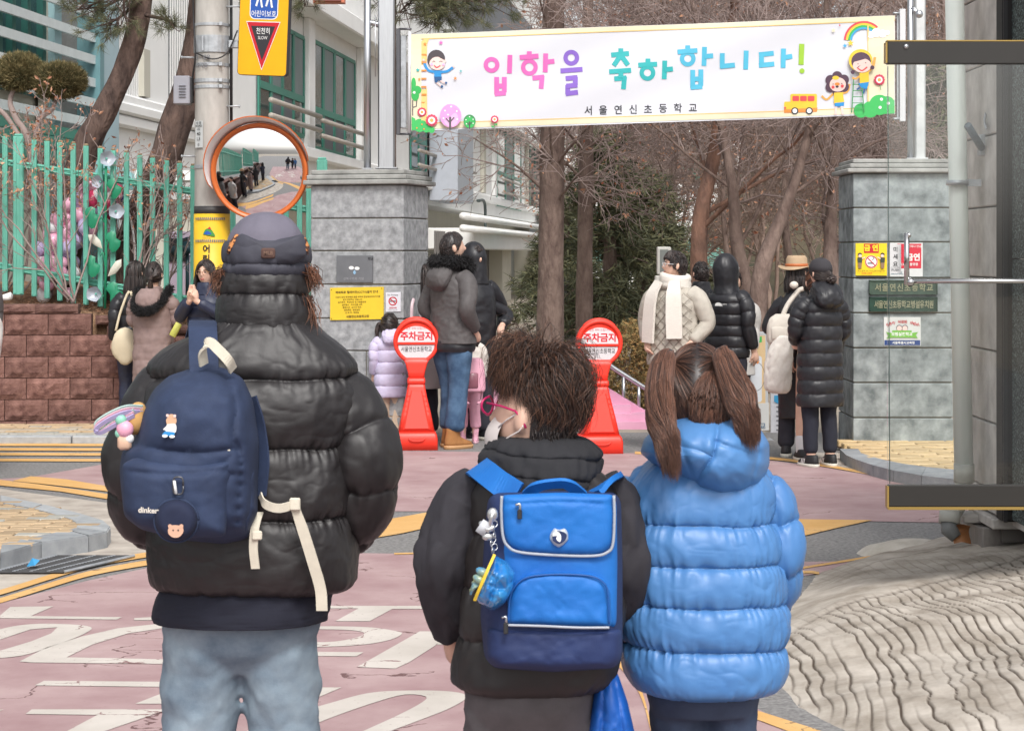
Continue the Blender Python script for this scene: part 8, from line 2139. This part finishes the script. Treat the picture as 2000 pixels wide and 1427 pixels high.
# ---------------------------------------------------------------- the boy with the blue school bag
YB = 4.845
Lk = fpts(YB); sb_ = F / YB
boy = thing('person', 'boy with tousled brown hair and magenta glasses wearing a black jacket', 'person', (*P(1055, 494, YB)[:2], 0))
bhc = Lk(1042, 814, .0); byaw, bpit, brol = R(62), R(3), R(6)
body_fore(boy, YB, P(1055, 0, YB)[0], bhc, byaw, bpit, brol, 1.0, sh_row=975, hip_row=1340, shw=.15,
          arms=[[Lk(1190, 985), Lk(1216, 1100, -.02), Lk(1195, 1205, .08)], [Lk(915, 985), Lk(868, 1110, -.02), Lk(886, 1235, .09)]],
          legs=[[Lk(985, 1360), Lk(985, 1620, .02), Lk(985, 1850, 0)], [Lk(1090, 1360), Lk(1090, 1620, .02), Lk(1090, 1850, 0)]])
M_gtr = mat('charcoal_twill', S(76, 72, 74, 1), .85, col2=S(92, 88, 90, 1), scale=10, bump=.3, bscale=260)
trousers_fore('trousers', boy, YB, [(1420, 925, 1150, .10), (1370, 912, 1160, .125), (1320, 912, 1165, .12), (1290, 925, 1150, .11)],
              [([(975, 1330, 0), (978, 1420, 0), (980, 1620, .01), (984, 1860, 0)], [70, 72, 64, 56]), ([(1095, 1330, 0), (1096, 1420, 0), (1096, 1620, .01), (1092, 1860, 0)], [68, 70, 62, 56])], M_gtr, .012, 13)
for s, x in ((-1, 985), (1, 1090)):
    m = MB(); shoe_mesh(m, np.array([P(x, 0, YB)[0], YB, 0]), R(-5 * s), .95); part('shoe', m, [flat('shoe_dark', S(40, 40, 44, 1), .6), M_sole], boy, True)
M_bj = mat('black_shell', S(40, 36, 36, 1), .55, var=.12, scale=12, bump=.1, bscale=60); M_bs = mat('black_softshell', S(44, 42, 48, 1), .85, var=.12, scale=16, bump=.2, bscale=200); M_bh = mat('black_cotton_hood', S(36, 36, 40, 1), .9, var=.12, scale=16, bump=.25, bscale=220)
part('jacket', torso_mesh(rows(YB, [(1340, 900, 1180, .13), (1322, 886, 1195, .145), (1280, 890, 1205, .145), (1200, 902, 1212, .14), (1100, 908, 1214, .135), (1020, 908, 1214, .13), (970, 915, 1206, .12), (938, 935, 1185, .11), (910, 965, 1155, .10), (890, 990, 1130, .09)], 2.4), [zrow(YB, y) for y in (1345, 1235, 1140, 1035, 880)], .016, nth=120, nz=150, seed=14, fold=.010, gather=.006), M_bj, boy, True)
part('sleeve', sleeve_mesh([Lk(948, 940), Lk(905, 985), Lk(876, 1060, -.02), Lk(866, 1110, -.02), Lk(876, 1180, .04), Lk(892, 1236, .10)], np.array([44, 54, 54, 54, 50, 40]) / sb_, n=60, K=100, seed=15, fold=.014), M_bs, boy, True)
part('sleeve', sleeve_mesh([Lk(1165, 940), Lk(1200, 985), Lk(1216, 1060, -.02), Lk(1216, 1115, -.02), Lk(1204, 1190, .05), Lk(1185, 1240, .10)], np.array([42, 50, 50, 50, 46, 38]) / sb_, n=60, K=100, seed=16, fold=.014), M_bs, boy, True)
b = torso_mesh(rows(YB, [(985, 1010, 1120, .09, -.03), (962, 970, 1152, .115, -.02), (930, 950, 1170, .125, -.01), (905, 950, 1174, .12, 0), (880, 954, 1172, .115, .005), (858, 972, 1152, .10, .01), (850, 990, 1130, .085, .01)], 2.2), [zrow(YB, y) for y in (990, 925, 885, 845)], .014, nth=110, nz=90, seed=17, fold=.020, gather=.006, tilt=.012); part('hood', b, M_bh, boy, True)
def bh(q): return rot_pts(np.atleast_2d(np.array(q, float)), byaw, bpit, brol) + bhc
hb = hair_mesh('mop', 1.0, 14000, 41, wd=.0006, length=.082, lift=.44, mess=.75, thick=1.03); hb.warp(bh); part('hair', hb, mat('tousled_hair', S(40, 32, 30, 1), .38, var=.2, scale=5, tone=S(126, 88, 68, 1), spec=.5), boy, True)
rg = np.random.default_rng(9); n = 900; th = rg.uniform(R(70), R(135), n); ph = rg.uniform(R(200), R(345), n); d = dirv(th, ph); p0 = d * np.array([.075, .099, .116]); tg = nrm(np.stack([0 * th, -.1 + 0 * th, -1 + 0 * th], -1) + rg.normal(size=(n, 3)) * .25)
hb = MB(); v, f, tn = ribbons(np.stack([p0, p0 + tg * .010 + d * .003, p0 + tg * .02 + d * .002], 1), np.array([[.0015, .0013, .0004]]).repeat(n, 0), 3, rg.uniform(0, .5, n)); hb.add(v, f, 0, True, tn)
aa, bb2 = np.meshgrid(np.linspace(R(198), R(342), 24), np.linspace(R(80), R(132), 10)); v = dirv(bb2, aa) * np.array([.0755, .0995, .1165]); hb.add(v.reshape(-1, 3), grid_faces(10, 24, False), 0, True); hb.warp(bh); part('cropped_hair', hb, M_hairk, boy, True)
b = MB(); M_mag = flat('magenta_frame', S(200, 30, 100), .3)
b.add(*tube(bh([(-.066, .088, .022), (-.079, .045, .018), (-.086, .004, .010), (-.086, -.016, -.006), (-.083, -.026, -.026)]), .0026, 6))
for s in (-1, 1):
    a = np.linspace(0, 2 * PI, 26); v, f = tube(np.stack([s * .036 + .028 * np.cos(a), .102 - .02 * np.abs(np.cos(a) * .5 + .5 * 1) * (s * np.cos(a) > 0), .016 + .021 * np.sin(a)], -1), .0028, 6); b.add(bh(v), f)
part('glasses', b, M_mag, boy, True)
m_ = MB(); gx, gz = np.meshgrid(np.linspace(-1, 1, 21), np.linspace(-1, 1, 15)); v = np.stack([gx * .062, .116 - .062 * gx ** 2 - .02 * gz ** 2 - .006 * gz, -.048 + gz * .044], -1).reshape(-1, 3); m_.add(bh(v), grid_faces(15, 21, False))
m_.add(*tube(bh([(-.060, .055, -.03), (-.072, .03, -.012), (-.083, .0, .004), (-.087, -.018, .008)]), .0018, 5)); m_.add(*tube(bh([(-.060, .055, -.075), (-.075, .02, -.05), (-.084, -.01, -.034), (-.086, -.02, -.02)]), .0018, 5)); part('face_mask', m_, flat('mask_white', S(232, 222, 218), .8), boy, True)
# blue school bag
M_bb = mat('royal_blue_cloth', S(16, 104, 190), .62, col2=S(26, 124, 212), scale=5, bump=.25, bscale=420); M_bn = mat('ink_navy_cloth', S(24, 38, 78, 1), .7, col2=S(32, 50, 96, 1), scale=6, bump=.25, bscale=420); M_pip = flat('grey_piping', S(172, 178, 188), .5)
sbg = thing('backpack', 'boxy royal blue and navy school backpack worn by the boy', 'backpack', P(1080, 1312, YB - .25))
b = pillow(Lk, [(952, 975), (965, 961), (1080, 957), (1200, 960), (1213, 975), (1216, 1100), (1216, 1280), (1204, 1304), (1080, 1312), (965, 1304), (946, 1284), (938, 1200), (944, 1080)], -.14, .20, p=10, q=.45, fold=.004, seed=8, nR=36, nA=140); part('bag_body', b, M_bn, sbg, True)
b = pillow(Lk, [(978, 972), (1204, 972), (1206, 1100), (1204, 1226), (985, 1222), (976, 1100)], -.315, .03, p=10, fold=.003, seed=9); part('front_body', b, M_bb, sbg, True)
flap = [(980, 966), (1090, 961), (1199, 965), (1200, 1010), (1197, 1062), (1186, 1078), (1160, 1085), (1090, 1084), (1016, 1078), (992, 1066), (982, 1045), (979, 1000)]
b = pillow(Lk, flap, -.335, .03, [([(990, 985), (1090, 980), (1195, 984)], .006, 3)], p=9, q=.5, fold=.004, seed=10); part('flap', b, M_bb, sbg, True)
def piping(pts, dy, r=.0032):
    b = MB(); b.add(*tube(np.array([Lk(x, y, dy) for x, y in catmull(np.array(pts, float), 60)]), r, 8)); part('piping', b, M_pip, sbg, True)
piping([(980, 968), (979, 1000), (982, 1045), (992, 1066), (1016, 1078), (1090, 1084), (1160, 1085), (1186, 1078), (1197, 1062), (1200, 1010), (1199, 967)], -.354)
b = pillow(Lk, [(990, 1218), (992, 1170), (1002, 1138), (1030, 1120), (1090, 1115), (1150, 1118), (1180, 1130), (1192, 1155), (1195, 1224), (1090, 1222)], -.338, .032, p=8, q=.5, fold=.005, seed=11); part('front_pocket', b, M_bb, sbg, True)
piping([(993, 1216), (996, 1168), (1008, 1142), (1034, 1126), (1090, 1121), (1150, 1124), (1177, 1136), (1187, 1158), (1190, 1218)], -.368, .0022)
b = [q for q in bpy.data.objects if q.parent == sbg and q.name.startswith('piping')][-1]; b.data.materials[0] = flat('blue_piping', S(14, 84, 160), .5)
piping([(990, 1220), (1060, 1222), (1130, 1225), (1190, 1225)], -.368, .0028)
b = pillow(Lk, [(950, 1226), (1090, 1228), (1214, 1228), (1213, 1285), (1200, 1302), (1080, 1308), (968, 1302), (950, 1284)], -.30, .055, p=8, q=.5, fold=.006, seed=12); part('bottom_panel', b, M_bn, sbg, True)
part('grab_handle', band([Lk(1030, 966, -.25), Lk(1050, 950, -.28), Lk(1085, 944, -.285), Lk(1110, 946, -.285), Lk(1136, 966, -.25)], (0, -.7, .7), .026, .008), M_bb, sbg, True)
for pth in ([Lk(1010, 965, -.2), Lk(975, 942, -.18), Lk(945, 920, -.12), Lk(932, 915, -.02), Lk(935, 960, .12)], [Lk(1160, 965, -.2), Lk(1178, 948, -.18), Lk(1192, 940, -.12), Lk(1196, 940, -.02), Lk(1190, 970, .12)]): part('shoulder_strap', band(pth, (.75, -.2, .55), .055, .012), M_bb, sbg, True)
for x, y, dy, l in ((1012, 992, -.372, 22), (985, 1212, -.372, 26)):
    b = MB(); b.add(*box(Lk(x + 3, y + l * .55, dy), (.010, .006, l / sb_ * .8), b=.002), 1, False); b.add(*tube(catmull([Lk(x - 5, y - 6, dy), Lk(x + 3, y - 8, dy), Lk(x + 4, y + 3, dy)], 8), .003, 6), 0); part('zip_pull', b, [STEEL, BLACK], sbg, True)
bd = [(1074, 1043), (1082, 1030), (1092, 1034), (1104, 1030), (1110, 1040), (1110, 1054), (1100, 1064), (1091, 1069), (1080, 1062), (1073, 1052)]
b = pillow(Lk, bd, -.362, .010, nA=60, nR=10, p=8, fold=0); part('badge', b, flat('badge_silver', S(200, 206, 214), .35, metal=.3), sbg, True)
pr = Print(lambda x, y, l: Lk(x, y, -.3735 - l)); pr.poly(arc([(1078, 1044), (1090, 1036), (1106, 1042), (1104, 1054), (1092, 1062), (1080, 1056)], 20), M_bn); pr.poly(arc([(1080, 1040), (1090, 1038), (1096, 1046), (1094, 1058), (1086, 1052), (1088, 1046), (1079, 1047)], 16), WHITE); pr.done('emblem', sbg)
# key chain, vinyl purse, shoe bag
kc = thing('key_chain', 'tangled silver key chain and charms at the left edge of the boxy blue backpack', 'key chain', Lk(960, 1080, -.35))
b = MB()
for k in range(11): 
    c = Lk(966 - 3 * (k % 3), 1000 + k * 7.5, -.365); a = np.linspace(0, 2 * PI, 12); b.add(*tube(np.stack([c[0] + .006 * np.cos(a) * (1 if k % 2 else .35), c[1] + .006 * np.cos(a) * (.35 if k % 2 else 1), c[2] + .007 * np.sin(a)], -1), .0014, 5))
part('chain', b, STEEL, kc, True, kind='stuff')
b = MB(); b.add(*ell(Lk(962, 1004, -.372), (.012, .008, .014), 12, 8)); b.add(*capsule(catmull([Lk(965, 996, -.37), Lk(960, 1010, -.378), Lk(958, 1024, -.37)], 8), .005, 8)); b.add(*capsule(catmull([Lk(940, 1022, -.36), Lk(952, 1034, -.37), Lk(962, 1030, -.37)], 8), .006, 8)); b.add(*ell(Lk(952, 1048, -.37), (.012, .006, .008), 10, 8)); part('charm', b, mat('pewter', (.6, .6, .6), .3, var=.1, metal=.8), kc, True, kind='stuff')
b = MB(); b.add(*box(Lk(944, 1030, -.372), (.02, .003, .03), rot=(0, .6, 0))); part('ribbon', b, flat('clear_ribbon', S(206, 208, 214), .4), kc, True)
cp = thing('coin_purse', 'shiny blue vinyl purse with a yellow edge hanging from the boxy blue backpack', 'purse', Lk(965, 1192, -.38))
b = pillow(Lk, [(968, 1084), (990, 1096), (1006, 1118), (1003, 1150), (985, 1180), (962, 1192), (935, 1178), (928, 1168), (945, 1130), (958, 1100)], -.355, .065, [([(950, 1140), (980, 1150), (1000, 1135)], .010, 6), ([(975, 1100), (965, 1150), (955, 1180)], .008, 6)], p=4, fold=.018, seed=21, fs=10); part('pouch', b, mat('blue_vinyl', S(20, 110, 190), .12, col2=S(70, 160, 220), scale=14, coat=.6), cp, True)
part('yellow_edge', band([Lk(966, 1082, -.40), Lk(950, 1118, -.41), Lk(936, 1150, -.41), Lk(927, 1172, -.40)], (1, .2, .3), .006, .003), flat('yellow_trim', S(246, 206, 60)), cp, True)
for x, y in ((944, 1118), (938, 1132)): b = MB(); b.add(*ell(Lk(x, y, -.37), (.018, .012, .010), 12, 8, (0, .5, 0))); part('bow', b, mat('blue_vinyl2', S(60, 140, 190), .2, col2=S(190, 190, 90), scale=30), cp, True)
part('bow_tail', band([Lk(938, 1130, -.37), Lk(926, 1142, -.37), Lk(919, 1156, -.36)], (.3, 0, 1), .016, .004), mat('blue_vinyl2', (.1, .3, .5)), cp, True)
shb = thing('shoe_bag', 'blue cloth bag hanging between the boy and the girl', 'bag', Lk(1190, 1560, -.05))
b = pillow(Lk, [(1166, 1310), (1192, 1300), (1206, 1312), (1226, 1370), (1242, 1440), (1246, 1540), (1150, 1545), (1146, 1440), (1156, 1370)], -.02, .07, [([(1180, 1320), (1176, 1420), (1170, 1540)], .016, 7), ([(1200, 1320), (1216, 1430), (1220, 1540)], .014, 7)], p=4, fold=.010, seed=22); part('bag_body', b, mat('blue_nylon', S(20, 96, 190), .5, col2=S(16, 84, 172), scale=8, bump=.15), shb, True)
part('handle', band([Lk(1180, 1310, -.06), Lk(1184, 1270, -.03), Lk(1190, 1240, .06)], (1, 0, 0), .02, .004), M_bn, shb, True)

# ---------------------------------------------------------------- the girl in the blue puffer
YG = 4.96
Lg = fpts(YG); sg_ = F / YG
M_bp = mat('sky_blue_puffer', S(76, 128, 188), .42, col2=S(88, 140, 198), scale=4, bump=.12, bscale=20, spec=.45, dist=.010)
girl = thing('person', 'girl with two brown ponytails wearing a bright blue puffer jacket', 'person', (*P(1372, 494, YG)[:2], 0))
ghc = Lg(1362, 775, 0)
body_fore(girl, YG, P(1372, 0, YG)[0], ghc, R(-6), R(0), 0, .98, sh_row=955, hip_row=1330, shw=.15,
          arms=[[Lg(1490, 970), Lg(1528, 1090, -.01), Lg(1500, 1180, .10)], [Lg(1250, 970), Lg(1226, 1090, -.01), Lg(1240, 1180, .10)]],
          legs=[[Lg(1325, 1360), Lg(1328, 1600, .02), Lg(1330, 1815, 0)], [Lg(1430, 1360), Lg(1428, 1600, .02), Lg(1426, 1815, 0)]])
M_dj = mat('dark_jeans', S(44, 54, 74, 1), .88, col2=S(66, 80, 104, 1), scale=5, bump=.3, bscale=260)
trousers_fore('jeans', girl, YG, [(1390, 1272, 1472, .10), (1345, 1262, 1482, .12), (1290, 1270, 1475, .11)], [([(1322, 1330, 0), (1324, 1420, 0), (1328, 1620, .01), (1330, 1830, 0)], [56, 54, 50, 46]), ([(1428, 1330, 0), (1430, 1420, 0), (1428, 1620, .01), (1426, 1830, 0)], [54, 52, 50, 46])], M_dj, .010, 23)
for s, x in ((-1, 1330), (1, 1426)):
    m = MB(); shoe_mesh(m, np.array([P(x, 0, YG)[0], YG, 0]), R(-5 * s), .9); part('shoe', m, [flat('shoe_dark', S(40, 40, 44, 1), .6), M_sole], girl, True)
part('jacket', torso_mesh(rows(YG, [(1346, 1262, 1490, .14), (1332, 1238, 1516, .165), (1296, 1222, 1530, .172), (1245, 1215, 1530, .172), (1170, 1206, 1530, .17), (1085, 1208, 1524, .165), (1010, 1214, 1514, .155), (960, 1228, 1505, .14), (925, 1250, 1488, .125), (895, 1280, 1462, .11), (870, 1320, 1430, .09)], 2.5), [zrow(YG, y) for y in (1352, 1250, 1168, 1090, 1012, 880)], .024, nth=280, nz=230, seed=24, fold=.007, gather=.0065, gw=.018, tilt=.004, cr=.0014), M_bp, girl, True)
part('sleeve', sleeve_mesh([Lg(1446, 940), Lg(1494, 968), Lg(1520, 1020, -.01), Lg(1527, 1090, -.02), Lg(1522, 1150, .03), Lg(1500, 1195, .11)], np.array([34, 42, 40, 39, 36, 26]) / sg_, seams=[0, .16, .42, .66, .88, 1], amp=.018, n=60, K=110, seed=25, fold=.007, gather=.007), M_bp, girl, True)
part('sleeve', sleeve_mesh([Lg(1296, 940), Lg(1244, 970), Lg(1222, 1020, -.01), Lg(1222, 1090, -.02), Lg(1232, 1160, .03), Lg(1255, 1210, .11)], np.array([34, 44, 42, 40, 38, 28]) / sg_, seams=[0, .16, .42, .66, .88, 1], amp=.018, n=60, K=110, seed=26, fold=.007, gather=.007), M_bp, girl, True)
b = pillow(Lg, [(1250, 884), (1258, 856), (1290, 828), (1340, 812), (1400, 808), (1452, 813), (1482, 832), (1503, 866), (1503, 908), (1488, 944), (1456, 966), (1412, 975), (1366, 960), (1322, 930), (1278, 908)], -.05, .17,
    [([(1404, 806), (1400, 850), (1392, 890), (1368, 925), (1352, 955)], .016, 5), ([(1400, 862), (1430, 874), (1470, 886), (1480, 884)], .010, 5), ([(1474, 824), (1484, 870), (1476, 910), (1460, 964)], .012, 5), ([(1322, 820), (1330, 870), (1350, 925), (1358, 955)], .009, 5), ([(1392, 892), (1366, 880), (1332, 872)], .005, 5)], p=2.6, q=.55, fold=.006, seed=27, nR=44, nA=150, centre=(1395, 893)); part('hood', b, M_bp, girl, True)
def gh(q): return rot_pts(np.atleast_2d(np.array(q, float)), R(-6)) + ghc
def gl(px, py, dy): return (rot_pts(np.atleast_2d(Lg(px, py, dy) - ghc), R(6)))[0]
tl, tr_ = gl(1306, 694, -.055), gl(1408, 690, -.065)
M_hairg = mat('chestnut_hair', S(46, 36, 34, 1), .40, var=.2, scale=5, tone=S(134, 94, 76, 1), spec=.5)
hb = hair_mesh('tie', .98, 6000, 43, wd=.0007, tie=[tl, tr_], thick=1.04,
    tail=[([tl, gl(1296, 712, -.10), gl(1288, 770, -.15), gl(1294, 820, -.20), gl(1306, 862, -.235), gl(1314, 896, -.245)], .034, 2800, .08), ([tr_, gl(1418, 706, -.11), gl(1432, 750, -.14), gl(1450, 788, -.17), gl(1462, 815, -.185), gl(1468, 836, -.19)], .036, 3000, .08), ([gl(1390, 740, -.09), gl(1386, 780, -.11), gl(1384, 820, -.115), gl(1384, 840, -.11)], .05, 2000, .05)])
hb.warp(gh); part('hair', hb, M_hairg, girl, True)
for q in (tl, tr_):
    b = MB(); a = np.linspace(0, 2 * PI, 16); v, f = tube(np.stack([q[0] + .012 * np.cos(a), q[1] - .012 + 0 * a, q[2] + .012 * np.sin(a)], -1), .004, 6); b.add(gh(v), f); part('hair_tie', b, BLACK, girl, True)

for pth, sd_ in (([(-.07, .125, 1.45), (-.09, .175, 1.34), (-.10, .19, 1.15), (-.105, .19, .97)], (1, .25, 0)), ([(.085, .125, 1.45), (.13, .172, 1.32), (.15, .182, 1.12), (.16, .18, .93)], (1, -.35, 0))):
    part('scarf_end', band(pth, sd_, [.09, .13, .14, .135], .022), M_knit, scarfed)
# ================================================================ the street beside the photographer, which the round mirror shows
for i, (y, lab) in enumerate(((15.2, 'nearest'), (11.6, 'second'), (8.0, 'farthest'))):
    copy_thing(wall, (-4.7, y + .6, 0), R(-90), lab + ' stretch of reddish block wall reflected small in the round mirror'); copy_thing(fence, (-4.85, y - 1.2, 0.9), R(-90), lab + ' stretch of mint picket fence reflected small in the round mirror')
for nm, x, y, rz, lab in (('person.014', -3.95, 14.4, 200, 'woman in long black coat reflected small in the round mirror'), ('person.010', -4.0, 15.7, 20, 'woman in cream scarf reflected small at the left of the round mirror'), ('person.011', -3.6, 12.6, 150, 'woman in black puffer reflected small right of centre in the round mirror'), ('person.002', -3.3, 11.2, 130, 'woman in navy puffer reflected small at the right of the round mirror'), ('person', -3.75, 13.6, 60, 'woman in taupe coat reflected in the round mirror'), ('person.003', -4.2, 16.3, 215, 'man in charcoal jacket reflected at the left edge of the round mirror')):
    copy_thing(bpy.data.objects[nm], (x, y, 0), R(rz), lab)
